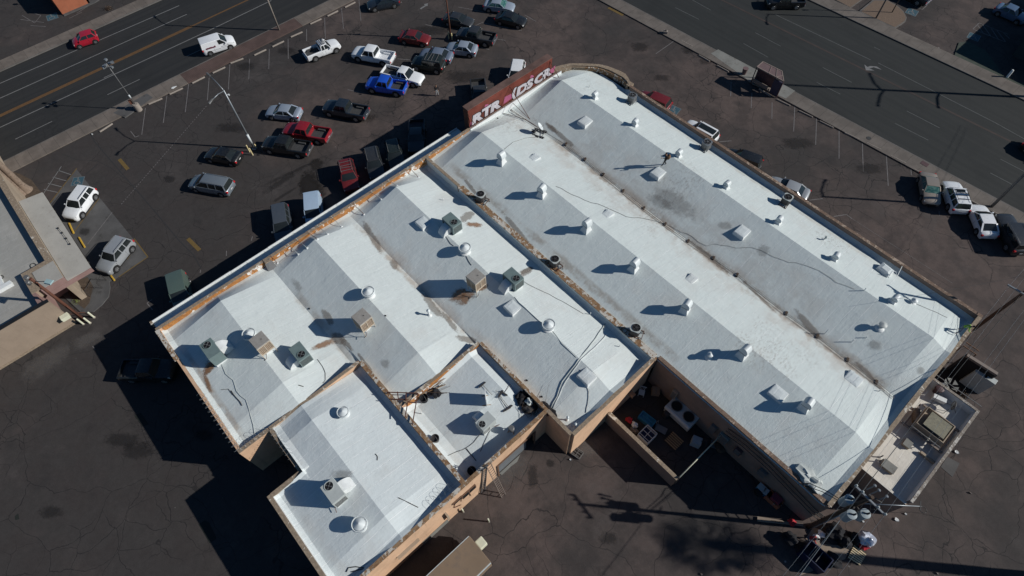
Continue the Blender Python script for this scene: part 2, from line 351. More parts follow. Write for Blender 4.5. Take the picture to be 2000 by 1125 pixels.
# simple materials
for n_, c_, r_, k_ in [('white_paint', (.66, .68, .68), .6, {}), ('white_metal', (.58, .62, .63), .45, {}), ('cream_metal', (.50, .43, .34), .6, {'dirt': (.25, .13, .06, .5)}), ('louver_tan', (.24, .17, .12), .7, {}), ('cooler_top', (.30, .285, .265), .5, {'dirt': (.18, .15, .12, .5)}),
    ('unit_green', (.145, .195, .195), .5, {}), ('unit_grey', (.42, .45, .44), .5, {}), ('black', (.010, .010, .011), .6, {}), ('dark_metal', (.045, .042, .042), .5, {}), ('mid_metal', (.16, .16, .16), .45, {'metal': .3}), ('galv', (.24, .26, .28), .4, {'metal': .5}),
    ('rust', (.105, .042, .026), .8, {'var': .4}), ('rust_frame', (.13, .075, .05), .8, {'var': .4}), ('wood', (.30, .19, .10), .8, {'var': .35}), ('wood_dark', (.07, .045, .03), .8, {'var': .35}), ('pallet_wood', (.62, .52, .34), .8, {'var': .3}), ('yellow_paint', (.48, .30, .035), .7, {'dirt': (.14, .10, .05, .6)}), ('bollard_yellow', (.62, .52, .28), .6, {}),
    ('line_white', (.17, .17, .17), .8, {'var': .45, 'scale': 4}), ('line_lot', (.15, .14, .14), .8, {'var': .6, 'scale': 3}), ('line_road_right', (.085, .09, .09), .8, {'var': .45, 'scale': 2}), ('line_yellow', (.115, .062, .026), .8, {'var': .4, 'scale': 2}), ('line_yellow_faint', (.045, .034, .031), .8, {'var': .4, 'scale': 1}), ('line_yellow_lot', (.14, .092, .03), .8, {'var': .45, 'scale': 4}), ('blue_sign_paint', (.035, .085, .115), .8, {'var': .4}),
    ('stop_concrete', (.27, .235, .205), .9, {'dirt': (.09, .08, .07, .5)}), ('asphalt_patch', (.030, .030, .032), .9, {}), ('patch_dark', (.016, .019, .017), .9, {}), ('stain', (.022, .020, .020), .8, {'var': .5, 'scale': 1}), ('tyre', (.012, .012, .013), .8, {}), ('rim', (.36, .37, .38), .35, {'metal': .7}), ('red_light', (.42, .02, .025), .3, {}), ('head_light', (.55, .57, .58), .15, {}),
    ('plate', (.5, .5, .5), .5, {}), ('bed_liner', (.055, .056, .058), .7, {'var': .4}), ('trim_black', (.014, .014, .015), .5, {}), ('chrome', (.6, .6, .6), .2, {'metal': .9}), ('cable', (.03, .03, .03), .6, {}), ('cable_white', (.55, .57, .57), .6, {}), ('wire_metal', (.13, .125, .12), .5, {'metal': .4}), ('ivory', (.62, .62, .48), .5, {}), ('lamp_blue', (.30, .42, .44), .4, {}),
    ('transformer', (.30, .35, .37), .4, {}), ('blue_plastic', (.03, .17, .30), .4, {}), ('navy_plastic', (.008, .014, .05), .5, {}), ('cardboard', (.26, .19, .13), .9, {}), ('tan_sheet', (.24, .19, .15), .8, {}), ('red_cloth', (.42, .025, .035), .8, {}), ('white_cloth', (.75, .75, .76), .7, {}), ('silver_film', (.62, .65, .74), .3, {'metal': .4}), ('teal_plastic', (.04, .12, .12), .5, {}),
    ('bark', (.20, .15, .115), .95, {'var': .4, 'dirt': (.05, .035, .03, .6)}), ('frond', (.16, .19, .055), .8, {'var': .4}), ('tan_trailer', (.215, .155, .105), .6, {'dirt': (.15, .12, .10, .5), 'scale': .6}), ('trailer_edge', (.50, .56, .58), .4, {}), ('gravel', (.16, .115, .085), .95, {'var': .5, 'scale': 9, 'dirt': (.07, .045, .035, .6)}), ('soil', (.085, .062, .045), .95, {'var': .5, 'scale': 2, 'dirt': (.035, .026, .02, .7)}),
    ('skin', (.30, .17, .11), .6, {}), ('cloth_black', (.014, .014, .017), .9, {}), ('cloth_brown', (.19, .105, .055), .8, {}), ('cloth_jeans', (.10, .12, .16), .9, {}), ('cloth_pale', (.36, .38, .40), .9, {}), ('cloth_lime', (.22, .42, .05), .8, {}), ('cloth_red', (.30, .03, .04), .8, {}), ('hair', (.02, .014, .011), .8, {}),
    ('graffiti_white', (.46, .44, .47), .7, {'var': .4, 'scale': 2}), ('graffiti_black', (.022, .018, .02), .7, {}), ('graffiti_pink', (.34, .09, .17), .7, {'var': .35}), ('shelter_mauve', (.155, .105, .105), .6, {'dirt': (.10, .08, .075, .5)}), ('shelter_frame', (.09, .052, .055), .6, {}), ('poster', (.055, .05, .085), .5, {}), ('bench_tan', (.20, .165, .145), .7, {}), ('shelter_line', (.25, .20, .175), .6, {}),
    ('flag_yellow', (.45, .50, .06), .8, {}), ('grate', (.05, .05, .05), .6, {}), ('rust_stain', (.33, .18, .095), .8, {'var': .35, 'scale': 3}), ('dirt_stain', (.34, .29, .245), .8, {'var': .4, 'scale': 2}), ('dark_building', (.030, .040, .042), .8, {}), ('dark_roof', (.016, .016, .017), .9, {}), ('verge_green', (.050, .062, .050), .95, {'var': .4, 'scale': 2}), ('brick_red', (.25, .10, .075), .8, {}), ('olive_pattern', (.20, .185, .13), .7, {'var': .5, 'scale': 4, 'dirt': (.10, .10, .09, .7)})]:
    plain(n_, c_, r_, k_.get('metal', 0), k_.get('var', .18), k_.get('scale', 3.0), 0, .35, k_.get('dirt'))
def glass():
    q = mk('glass'); n = q.noise(q.coord('obj'), 1.5, 3); q.out(q.mix(n, (.010, .013, .014), (.022, .027, .028)), .06, 0, .55)
    q = mk('glass_teal'); n = q.noise(q.coord('obj'), 4, 4); q.out(q.mix(q.ss(n, .4, .6), (.03, .10, .095), (.10, .19, .17)), .1, 0, .5)
glass()
def graft():
    """stains laid over a roof: soft-edged dirt with transparent rim"""
    for nm, col, amt in (('ponding', (.27, .225, .19), .46), ('rusty_run', (.34, .185, .10), .70), ('scuff', (.26, .24, .225), .30), ('oil', (.020, .019, .020), .42), ('chalk', (.2, .185, .175), .30), ('wheel_marks', (.022, .021, .022), .40), ('wet_patch', (.021, .018, .017), .85)):
        q = mk(nm); uv = q.n('ShaderNodeTexCoord').outputs['UV']; x, y, z = q.xyz(uv)
        p = q.coord(); n = q.noise(p, 1.6, 6, .7); n2 = q.noise(p, .6, 3)
        dx = q.math('ABSOLUTE', q.math('MULTIPLY_ADD', x, 2, -1)); dy = q.math('ABSOLUTE', q.math('MULTIPLY_ADD', y, 2, -1))
        e = q.math('SUBTRACT', 1.0, q.math('POWER', q.math('ADD', q.math('POWER', dx, 2.6), q.math('POWER', dy, 2.6)), .5))
        n3 = q.noise(p, 5.5, 5, .7); k = q.ss(q.math('ADD', e, q.math('ADD', q.math('MULTIPLY_ADD', n, 1.5, -.75), q.math('MULTIPLY_ADD', n3, .7, -.35))), .10, .75 if nm != 'ponding' else .5)
        k = q.math('MULTIPLY', k, amt); q.put(q.b.inputs['Alpha'], k)
        q.out(q.mix(n2, col, tuple(v*.7 for v in col)), .85)
graft()
# ------------------------------------------------------------------ ground, roads, markings
def sheet(name, mat, pts, z):
    m = MB(); m.poly(pts, z); return struct(m.build(name, mat, fix=False))
def uvquad(name, mat, pts, lift=0.004):
    """thin stain on a surface, pts are 3-D corners"""
    m = MB(); m.poly([V(*p)+V(0, 0, lift) for p in pts]); o = m.build(name, mat, fix=False); uv = o.data.uv_layers.new(name='uv')
    for i, c in enumerate(((0, 0), (1, 0), (1, 1), (0, 1))): uv.data[i].uv = c
    return o
sheet('ground', 'lot_asphalt', [(-700, -700), (700, -700), (700, 700), (-700, 700)], 0)
# left street runs along y between x=-55.1 and -38; right street runs nearly along x
def vline(px0, px1):  # line through two photo points as (point, dir)
    a, b = at(*px0), at(*px1); return a, (b-a).normalized()
XK0, XK1 = -55.15, -38.0
def r2(y0, s=.053): return lambda x: y0+s*x   # right-street lines
KN, KF, YL, WL = r2(72.3), r2(90.4, .045), r2(82.1), r2(84.2, .05)
def sect(xk):  # end of left street at crossing
    return KN(xk)
sheet('road_left', 'road_asphalt_left', [(XK0, -300), (XK1, -300), (XK1, KN(XK1)-.01), (XK0, KN(XK0)-.01)], .004)
sheet('road_right', 'road_asphalt_right', [(-300, KN(-300)), (300, KN(300)), (300, KF(300)), (-300, KF(-300))], .008)
def slab(name, mat, pts, z0, z1): m = MB(); m.prism(pts, z0, z1); return struct(m.build(name, mat))
# kerbs are 0.13 m steps, pavements sit on them
slab('kerb_left_near', 'kerb', [(XK1, -300), (XK1+.16, -300), (XK1+.16, 62), (XK1, 62)], -.2, .13)
slab('pavement_left_near', 'sidewalk', [(XK1+.16, -300), (-35.6, -300), (-35.6, 18.2), (XK1+.16, 18.2)], -.2, .127)
slab('pavement_brick', 'brick_paving', [(XK1+.16, 18.2), (-35.6, 18.2), (-35.6, 35.5), (XK1+.16, 35.5)], -.2, .127)
slab('pavement_left_end', 'sidewalk', [(XK1+.16, 35.5), (-35.6, 35.5), (-35.6, 62), (XK1+.16, 62)], -.2, .127)
slab('kerb_left_far', 'kerb', [(XK0-.16, -300), (XK0, -300), (XK0, 60), (XK0-.16, 60)], -.2, .13)
slab('pavement_left_far', 'sidewalk', [(XK0-2.3, -300), (XK0-.16, -300), (XK0-.16, 60), (XK0-2.3, 60)], -.2, .127)
X0 = -14
slab('kerb_right_near', 'kerb', [(X0, KN(X0)-.17), (300, KN(300)-.17), (300, KN(300)), (X0, KN(X0))], -.2, .13)
slab('pavement_right_near', 'sidewalk_right', [(X0, KN(X0)-2.2), (300, KN(300)-2.2), (300, KN(300)-.17), (X0, KN(X0)-.17)], -.2, .127)
slab('kerb_right_far', 'kerb', [(X0-80, KF(X0-80)), (300, KF(300)), (300, KF(300)+.17), (X0-80, KF(X0-80)+.17)], -.2, .14)
slab('pavement_right_far', 'sidewalk_right', [(X0-80, KF(X0-80)+.17), (300, KF(300)+.17), (300, KF(300)+2.3), (X0-80, KF(X0-80)+2.3)], -.2, .137)
for nm, c in (('bus_stop_pad', [(1388, 106), (1402, 98), (1474, 136), (1552, 179), (1534, 194), (1470, 165)]),):
    slab(nm, 'pale_concrete', [at(*p)[:2] for p in c], -.1, .133)
slab('pavement_patch', 'grey_slab', [at(*p)[:2] for p in ((222, 222), (288, 184), (300, 192), (245, 231))], -.1, .131)
# parking bays left, gravel islands, planter
slab('bay_slab', 'grey_slab', [at(*p)[:2] for p in ((149, 330), (289, 502), (226, 545), (212, 552), (180, 522), (98, 398))], -.1, .006)
slab('planter_slab', 'grey_slab', [at(*p)[:2] for p in ((178, 524), (214, 549), (216, 562), (213, 580), (200, 596), (183, 610), (160, 612), (120, 575), (100, 556))], -.1, .09)
slab('planter_soil', 'soil', [at(*p)[:2] for p in ((172, 542), (183, 560), (176, 592), (166, 604), (150, 592), (135, 575), (130, 556))], -.1, .105)
slab('palm_bed', 'soil', [at(*p)[:2] for p in ((2, 330), (40, 340), (62, 352), (82, 378), (48, 394), (20, 378), (0, 352))], -.1, .04)
def island(name, px):
    P = [at(*p) for p in px]; c = sum(P, V(0, 0, 0))/len(P)
    slab(name+'_kerb', 'kerb', [p[:2] for p in P], -.1, .14); slab(name, 'gravel', [(c+(p-c)*.93)[:2] for p in P], -.1, .15)
island('gravel_island_far', [(1621, -4), (1660, 17), (1690, -4)])
island('gravel_island', [(1676, 24), (1704, 1), (1733, 2), (1752, 13), (1764, 24), (1770, 36), (1768, 43), (1760, 49), (1747, 57)])
slab('grass_verge', 'verge_green', [at(*p)[:2] for p in ((1862, 113), (1872, 84), (1890, 82), (1925, 100), (1960, 150), (2010, 168), (2010, 176))], -.1, .1)
slab('access_pad', 'grey_slab', [at(*p)[:2] for p in ((1837, 912), (1850, 892), (1874, 905), (1860, 932))], -.1, .02)
slab('dock_apron', 'pale_concrete', [at(*p)[:2] for p in ((975, 925), (1016, 888), (1010, 902), (998, 911), (980, 928))], -.1, .05)
slab('yard_slab', 'tan_sheet', [at(*p)[:2] for p in ((1602, 1062), (1665, 1068), (1650, 1092), (1560, 1125), (1592, 1090))], -.1, .02)
m = MB()
for a, b in (((0, 163), (350, 11)), ((0, 192), (365, 28)), ((0, 249), (416, 56)), ((416, 56), (530, 1))): pline(m, [a, b], .14, .012)
for a, b in (((30, 272), (102, 237)), ((210, 185), (273, 155)), ((365, 110), (425, 82)), ((203, 152), (222, 143))): pline(m, [a, b], .11, .012)
struct(m.build('lane_lines_left', 'line_white', fix=False))
m = MB()
for dx in (-.13, .13):
    a, b, c = at(0, 225), at(375, 51), at(480, 2)
    strip(m, a+V(dx, -60, 0), b+V(dx, 0, 0), .13, .012)
strip(m, at(0, 225)+V(0, -60, 0), at(375, 51), .55, .0100)
strip(m, at(375, 51), at(480, 2)+V(0, 30, 0), .3, .0102)
struct(m.build('centre_line_left', 'line_yellow', fix=False))
m = MB()
pline(m, [(1513, 28), (1700, 117)], .12, .016); pline(m, [(1715, 123), (1944, 240), (2060, 305)], .11, .016)
for a, b in (((1499, 77), (1525, 90.5)), ((1607, 132), (1663, 161)), ((1771, 217), (1835, 250)), ((1595, 161), (1641, 184)), ((1748, 241), (1813, 274)), ((1319, 15), (1365, 38)), ((1352, 0), (1388, 20)), ((1452, 85), (1500, 112)), ((1475, 64), (1500, 77)), ((1954, 311), (2010, 340)), ((1934, 338), (1978, 361)), ((1707, 92), (1719, 98))): pline(m, [a, b], .10, .016)
struct(m.build('lane_lines_right', 'line_road_right', fix=False))
m = MB()
for x in range(-300, 300, 10): strip(m, (x, YL(x)), (x+10, YL(x+10)), .30, .015)
struct(m.build('centre_line_right', 'line_yellow_faint', fix=False))
m = MB(); m.poly([at(*p) for p in ((1688, 126), (1691, 137.5), (1708, 138), (1698, 134), (1706, 131.5), (1722, 136.5), (1712, 130), (1700, 129), (1694, 131))], .017)
struct(m.build('turn_arrow', 'line_white', fix=False))
m = MB()
LOT = [((277, 263), (284, 211)), ((319, 240), (326, 187)), ((362, 219), (368.5, 164)), ((405, 196), (408.5, 152)), ((446, 175), (449, 126)), ((486, 155), (487.5, 115)), ((525, 135), (526, 96)), ((563, 115), (562.7, 76)), ((599, 80), (598.7, 57)), ((635.5, 76), (634, 35)), ((671, 56.5), (667, 16)), ((705, 41), (701, 0)), ((740, 25), (738, 16)),
    ((255, 256), (264, 268), (272, 265)), ((895, 14), (924, 19)), ((927, 20), (964, 27)), ((831, 48), (844, 51)), ((924, 52), (944, 43)), ((943, 45), (993, 55)), ((968, 76), (987, 79)), ((940, 93), (956, 97)), ((776, 115), (800, 117)), ((679, 175), (703, 181)), ((1024, 29), (1047, 42)), ((1000, 57), (1019, 60)), ((1281, 105), (1321, 77)),
    ((1428, 160), (1427, 188)), ((1468.5, 181), (1467, 211)), ((1508, 200), (1507.5, 232)), ((1552.5, 201), (1550, 257)), ((1595, 223.5), (1593, 283)), ((1638.7, 248), (1638.7, 310)), ((1684, 272.7), (1686, 335)), ((1730.7, 298), (1734.7, 363)), ((1778.7, 327), (1780, 342)), ((1834, 412), (1835, 421)), ((1581, 391), (1607, 388)), ((1628, 423), (1653, 419), (1664, 427)), ((1405, 277), (1429, 275)),
    ((287, 592), (297, 585)), ((287, 592), (298, 605)), ((442, 500), (442.5, 490)), ((181, 676), (186, 683)), ((391, 533), (392, 527)), ((491, 470), (493, 462)),
    ((219, 415), (171, 477)), ((1664, 427), (1860, 553))]
for L in LOT[:-1]: pline(m, L, .09, .009)
pline(m, LOT[-1], .035, .009)
for k in range(46):  # dotted chalk line across the lot
    t = k/46; a = (237+168*t, 399-194*t); b = (237+168*(t+.011), 399-194*(t+.011)); pline(m, [a, b], .07, .009)
struct(m.build('parking_lines', 'line_lot', fix=False))
m = MB()
for a, b in (((120, 325), (80, 386)), ((114, 333), (141, 342)), ((103, 346), (132, 354)), ((94, 358), (124, 366)), ((86, 370), (113, 376))): pline(m, [a, b], .09, .012)
m.poly([at(*p) for p in ((820, 16.5), (830, 10.5), (828, 8), (836, 6.5), (835, 12), (832, 12), (822, 18.5))], .012)
struct(m.build('hatched_bay_lines', 'line_white', fix=False))
m = MB()
for a, b in (((150, 329), (98, 396)), ((193, 388), (144, 454)), ((267, 477), (248, 507)), ((289, 502), (232, 541)), ((289, 502), (262, 466))): pline(m, [a, b], .11, .012)
for a, b in (((233, 311), (250, 331)), ((367, 466), (390, 489)), ((1188, 15), (1217, 30))): pline(m, [a, b], .42, .012)
struct(m.build('yellow_markings', 'line_yellow_lot', fix=False))
m = MB()
for a, b in (((1763, 0), (1801, 19)), ((1801, 19), (1811, 10)), ((1811, 10), (1775, -2)), ((1772, 5), (1800, 3)), ((1785, 11), (1806, 12)), ((1900, 57), (1912, 45)), ((1912, 45), (1969, 67)), ((1900, 57), (1963, 82)), ((1909, 49), (1920, 64)), ((1918, 47), (1936, 72)), ((1934, 53), (1950, 77)), ((1946, 58), (1964, 82)), ((1958, 62), (1972, 76))): pline(m, [a, b], .11, .012)
struct(m.build('far_lot_hatching', 'line_lot', fix=False))
m = MB()
for a, b in (((43, 30), (68, 45)), ((68, 45), (80, 30)), ((80, 30), (66, 26)), ((40, 38), (86, 44)), ((60, 50), (90, 52)), ((126, 30), (150, 18)), ((150, 26), (172, 12)), ((160, 14), (188, 3)), ((135, 36), (160, 24))): pline(m, [a, b], .08, .009)
struct(m.build('kiosk_lot_lines', 'line_lot', fix=False))
def wheelchair(name, px, size, rot, blue=True):
    c = at(*px); m = MB(); m.m = 0; h = size/2
    cr, sr = math.cos(rot), math.sin(rot)
    T = lambda x, y: (c.x+(x*cr-y*sr)*size, c.y+(x*sr+y*cr)*size)
    m.poly([T(-.5, -.5), T(.5, -.5), T(.5, .5), T(-.5, .5)], .010); m.m = 1
    def seg(pts, w=.07):
        for a, b in zip(pts, pts[1:]): strip(m, T(*a), T(*b), w*size, .013)
    seg([(-.04, .30), (-.02, -.02), (.16, -.04), (.24, -.26), (.32, -.22)], .075); seg([(-.02, .14), (.14, .13)], .06)
    seg([(.10*math.cos(t)*2.2-.06, .10*math.sin(t)*2.2-.16) for t in [R(100+22*i) for i in range(12)]], .06)
    m.poly([T(-.05+.065*math.cos(t), .36+.065*math.sin(t)) for t in [PI*i/4 for i in range(8)]], .013)
    for a, b in (((-.5, -.5), (.5, -.5)), ((.5, -.5), (.5, .5)), ((.5, .5), (-.5, .5)), ((-.5, .5), (-.5, -.5))): strip(m, T(a[0]*.93, a[1]*.93), T(b[0]*.93, b[1]*.93), .035*size, .0135)
    return struct(m.build(name, ['blue_sign_paint', 'line_white'], fix=False))
wheelchair('accessible_symbol', (152, 354), 1.35, R(55)); wheelchair('accessible_symbol_by_parapet', (1315, 215), 1.5, R(12))
wheelchair('accessible_symbol_far_lot', (1781, 23.5), 1.5, R(10)); wheelchair('accessible_symbol_shade', (1902, 72), 1.5, R(10)); wheelchair('accessible_symbol_kiosk', (102, 33), 1.5, R(80))
# seams, patches and stains in the asphalt
m = MB(); pline(m, [(176, 258), (184, 276), (205, 300), (240, 341), (300, 410), (350, 470), (378, 498), (393, 524)], .10, .007)
pline(m, [(168, 340), (180, 330), (192, 320)], .12, .007); pline(m, [(120, 300), (150, 312), (190, 314), (220, 330), (245, 350)], .05, .007)
struct(m.build('asphalt_seam', 'asphalt_patch', fix=False))
m = MB(); m.poly([at(*p) for p in ((388, 1024), (400, 1016), (408, 1020), (423, 1050), (421, 1054), (409, 1061))], .008)
m.poly([at(*p) for p in ((29, 1008), (36, 1003), (38, 1014), (30, 1016))], .008); m.poly([at(*p) for p in ((262, 812), (275, 806), (290, 828), (280, 834))], .0075)
struct(m.build('asphalt_patch', 'patch_dark', fix=False))
def stain(px, mat, ang_px=None, h=0, lift=.010): o = uvquad(mat+'_stain', mat, [at(*p, h) for p in px], lift); struct(o); return o
for c, a, b in (((166, 452), 14, 10), ((632, 100), 30, 6), ((560, 100), 24, 10), ((480, 130), 22, 10), ((1250, 92), 22, 12), ((1293, 152), 22, 8), ((1345, 98), 18, 10), ((1378, 120), 16, 8), ((400, 850), 26, 16), ((240, 860), 44, 18), ((270, 880), 40, 22), ((1075, 905), 10, 10), ((1190, 1050), 26, 16), ((330, 350), 16, 9), ((910, 150), 60, 16), ((840, 60), 60, 12), ((700, 230), 50, 12), ((450, 250), 40, 12), ((1700, 330), 36, 14), ((1560, 280), 40, 14), ((1040, 930), 14, 30), ((100, 1000), 30, 16)):
    stain([(c[0]-a, c[1]-b), (c[0]+a, c[1]-b), (c[0]+a, c[1]+b), (c[0]-a, c[1]+b)], 'oil', lift=.0085+.0003*(c[0] % 7))
stain([(572, 345), (606, 312), (652, 392), (580, 400)], 'wet_patch', lift=.0105); stain([(596, 318), (622, 302), (640, 322), (612, 345)], 'wet_patch', lift=.011); stain([(575, 352), (600, 326), (636, 372), (590, 392)], 'wet_patch', lift=.0115)
for q_ in ([(500, 378), (590, 322), (600, 330), (510, 390)], [(520, 398), (585, 358), (590, 364), (525, 404)], [(500, 365), (640, 300), (644, 306), (505, 372)], [(730, 360), (640, 420), (634, 414), (724, 352)]): stain(q_, 'wheel_marks', lift=.0112)
for q_ in ([(130, 660), (200, 640), (215, 660), (140, 700)], [(900, 860), (1060, 870), (1040, 960), (930, 980)], [(1130, 840), (1190, 860), (1170, 900), (1125, 900)], [(20, 720), (150, 650), (170, 680), (40, 780)]): stain(q_, 'chalk', lift=.0118)
# ------------------------------------------------------------------ wheel stops
def make_stop(mat):
    t = thing('wheel_stop', '', 'wheel stop'); m = MB(); m.loft([[(x, -.09*k, 0), (x, .09*k, 0), (x, .075*k, .1), (x, .045*k, .14), (x, -.045*k, .14), (x, -.075*k, .1)] for x, k in ((-.88, .8), (-.86, 1), (.86, 1), (.88, .8))]); m.build('block', mat, t)
    m = MB()
    for x in (-.6, .6): m.lathe([(.02, .13), (.02, .155)], (x, 0, 0), 6)
    m.build('pin', 'rust', t); return t
ps = Place(make_stop('stop_concrete'))
SL = [((291, 204), (317, 193)), ((332, 184.5), (357, 173)), ((376, 163), (400, 151)), ((416, 143), (440, 132)), ((451, 124), (475, 115)), ((500, 107), (517, 99)), ((532, 92), (555, 81)), ((568, 73), (591, 63)), ((605, 48), (629, 37)), ((640, 32), (660, 22)), ((674, 15), (694, 5))]
for i, (a, b) in enumerate(SL):
    A, B = at(*a), at(*b); ps((A+B)/2, math.atan2(B.y-A.y, B.x-A.x), 'pale concrete wheel stop, %s from the lower end of the row beside the left street' % ORD[i], 'wheel stops beside the left street')
SR = [((1331, 80.5), (1352.5, 91.5)), ((1364, 108), (1387, 121)), ((1400, 128.5), (1423, 141)), ((1484, 175), (1503, 187)), ((1517, 195), (1543, 207.5)), ((1560, 217), (1587.5, 230)), ((1600, 237), (1628, 250.7)), ((1649, 260), (1678, 273)), ((1692, 279.5), (1720, 293)), ((1738.7, 304.7), (1769, 320)), ((1788, 333), (1812, 345)), ((1889, 389), (1909, 400)), ((1943, 416), (1965, 428))]
for i, (a, b) in enumerate(SR):
    A, B = at(*a), at(*b); ps((A+B)/2, math.atan2(B.y-A.y, B.x-A.x), 'weathered concrete wheel stop, %s from the upper end of the row beside the right street' % ORD[i], 'wheel stops beside the right street')
o = ps(at(208, 250), R(100), 'stray concrete block at the kerb beyond the base of the floodlight pole')
py_ = Place(make_stop('yellow_paint'))
for (a, b, l) in (((137, 440), (143, 453), 'yellow wheel stop in front of the white hatchback-like SUV'), ((154, 463), (167, 485), 'yellow wheel stop at the empty stained bay'), ((213, 533), (221, 544), 'yellow wheel stop under the nose of the silver SUV')):
    A, B = at(*a), at(*b); py_((A+B)/2, math.atan2(B.y-A.y, B.x-A.x), l, 'yellow wheel stops by the left building')
# ------------------------------------------------------------------ the big flat-roofed building
PT = 5.2   # parapet top
def clamp(x, a=0., b=1.): return a if x < a else b if x > b else x
def sst(x, a, b): t = clamp((x-a)/(b-a)); return t*t*(3-2*t)
def interp(v, ks):
    if v <= ks[0][0]: return ks[0][1]
    for (a, za), (b, zb) in zip(ks, ks[1:]):
        if v <= b: return za+(zb-za)*(v-a)/(b-a)
    return ks[-1][1]
def z_east(u, v):
    g = interp(v, [(30.4, 4.76), (36.35, 6.08), (42.4, 4.45), (48.3, 6.1), (53.6, 4.48), (55, 4.4)])
    g -= (1-clamp((u-.3)/1.9))*(.12+.62*max(0, g-4.5)); e = clamp((u-46.5)/1.9); g -= e*(.08+.34*(g-4.4)); g = min(g, 7); return g
def z_west(u, v):
    e0 = 4.05+.35*sst(u, 5, 9)
    g = interp(v, [(.25, 4.76), (5.72, 5.9), (11.0, 4.55), (15.6, 5.92), (20.1, 4.55), (25.2, 5.9), (29.8, e0)])
    g -= (1-clamp((u-.25)/1.7))*(.10+.80*max(0, g-4.5))
    ue = 15.0 if v < 11.6 else 20.45 if v < 20.2 else 31.6
    g -= clamp((u-(ue-2.4))/2.3)*(.07+.34*max(0, g-4.3)); return g
def z_annex(u, v):
    g = interp(v, [(.25, 4.6), (5.75, 5.75), (11.4, 4.45)]); g -= (1-clamp((u-15.3)/1.6))*(.05+.30*(g-4.4)); g -= clamp((u-26.8)/2.0)*(.08+.42*(g-4.3)); return g
def z_court(u, v):
    g = interp(v, [(11.8, 4.35), (12.9, 4.02), (18.9, 4.95), (20.1, 4.45)]); g -= clamp((u-25.1)/3.6)*(.10+.65*(g-3.9)); return g
def frange(a, b, s):
    n = max(1, round((b-a)/s)); return [a+(b-a)*i/n for i in range(n+1)]
def roof_grid(name, mat, parent, us, vs, zf, inside, edges=()):
    m = MB(); idx = {}
    def vid(i, j):
        if (i, j) not in idx:
            u, v = us[i], vs[j]; z = zf(u, v)
            for (kind, val, a, b) in edges:   # cant strip against parapets
                d = abs((u if kind == 'u' else v)-val); o_ = v if kind == 'u' else u
                if a-.01 <= o_ <= b+.01 and d < .34: z += (.10 if kind == 'u' and val < 1 else .24)*(1-d/.34)
            z += .018*noise.noise(V(u*.9, v*.9, 3)); idx[(i, j)] = len(m.v); m.v.append(V(u, v, z))
        return idx[(i, j)]
    for i in range(len(us)-1):
        for j in range(len(vs)-1):
            if inside((us[i]+us[i+1])/2, (vs[j]+vs[j+1])/2): m.face([vid(i, j), vid(i+1, j), vid(i+1, j+1), vid(i, j+1)])
    return m.build(name, mat, parent, angle=5, fix=False)
def cuts(a, b, s, keys=()):
    L = frange(a, b, s); out = [a, b]+[k for k in keys if a < k < b]
    for x in L:
        if all(abs(x-k) > s*.35 for k in out): out.append(x)
    return sorted(out)
def wallrun(m, a, b, t, z0, z1):   # wall box along axis from a to b, thickness t to the right-hand side (t signed)
    x0, x1 = min(a[0], b[0]), max(a[0], b[0]); y0, y1 = min(a[1], b[1]), max(a[1], b[1])
    if x1-x0 > y1-y0: y0, y1 = (y0, y0+t) if t > 0 else (y0+t, y0)
    else: x0, x1 = (x0, x0+t) if t > 0 else (x0+t, x0)
    m.box(x0, x1, y0, y1, z0, z1)
def cap(m, x0, x1, y0, y1, z=PT):
    """coping in short uneven lengths"""
    lx, ly = x1-x0, y1-y0; L = max(lx, ly); n = max(1, int(L/3.0)); rr = random.Random(int(x0*7+y0*13))
    for i in range(n):
        a, b = i/n, (i+1)/n; o = rr.uniform(-.012, .012); dz = rr.uniform(-.008, .012)
        if lx > ly: m.box(x0+lx*a+.004, x0+lx*b-.004, y0-.02+o, y1+.02+o, z-.06, z+dz)
        else: m.box(x0-.02+o, x1+.02+o, y0+ly*a+.004, y0+ly*b-.004, z-.06, z+dz)
# ---------------- east half (two long gables) with the curved street corner
EB = thing('commercial_building', 'large white roof with two long ridges and a rounded street corner', 'building', (0, 0, 0))
CUR = [at(x, y, PT) for x, y in ((1078, 132.5), (1095, 127), (1114, 123.3), (1142, 123.4), (1171, 125), (1186, 128.5), (1200, 133.5), (1212, 138.5), (1222, 144), (1227, 151), (1231.5, 160))]
CURI = [at(x, y, PT) for x, y in ((1079, 138), (1096, 132), (1116, 127.5), (1142, 128), (1169, 129.5), (1184, 134), (1197, 139.5), (1209, 146), (1217, 150), (1224, 157), (1228.5, 165))]
def in_curve(u, v):
    if v < 50.0: return u > .25
    # inner edge of the curve: rounded corner
    return (u > .25+0) and ((u-7.2)**2/(7.6**2)+(max(v-50.2, 0))**2/(4.3**2) < 1 or u > 7.2)
m = MB()
m.box(0, .25, 30.4, 36.3, 0, PT-.06); m.box(0, .25, 36.3, 50.2, 0, PT-.06)
m.box(7.3, 48.45, 54.0, 54.25, 0, PT-.06); m.box(48.2, 48.45, 30.75, 54.0, 0, PT-.06)
m.box(31.9, 48.45, 30.5, 30.75, 0, PT-.2); m.box(0.25, 5.6, 30.15, 30.4, 3.6, PT-.06); m.box(5.6, 31.9, 30.15, 30.4, 3.4, PT-.26)
m.build('wall', 'stucco_shaded', EB)
m = MB()
n_ = len(CUR)
for i in range(n_-1):
    a, b, c, d = CUR[i], CUR[i+1], CURI[i+1], CURI[i]; m.prism([(p.x, p.y) for p in (a, b, c, d)], 0, PT-.02)
m.box(7.0, 7.5, 54.0, 54.75, 0, PT-.05)
m.build('corner_wall', 'cap_tan', EB)
m = MB()   # inner leaf of the rounded corner with orange flashing
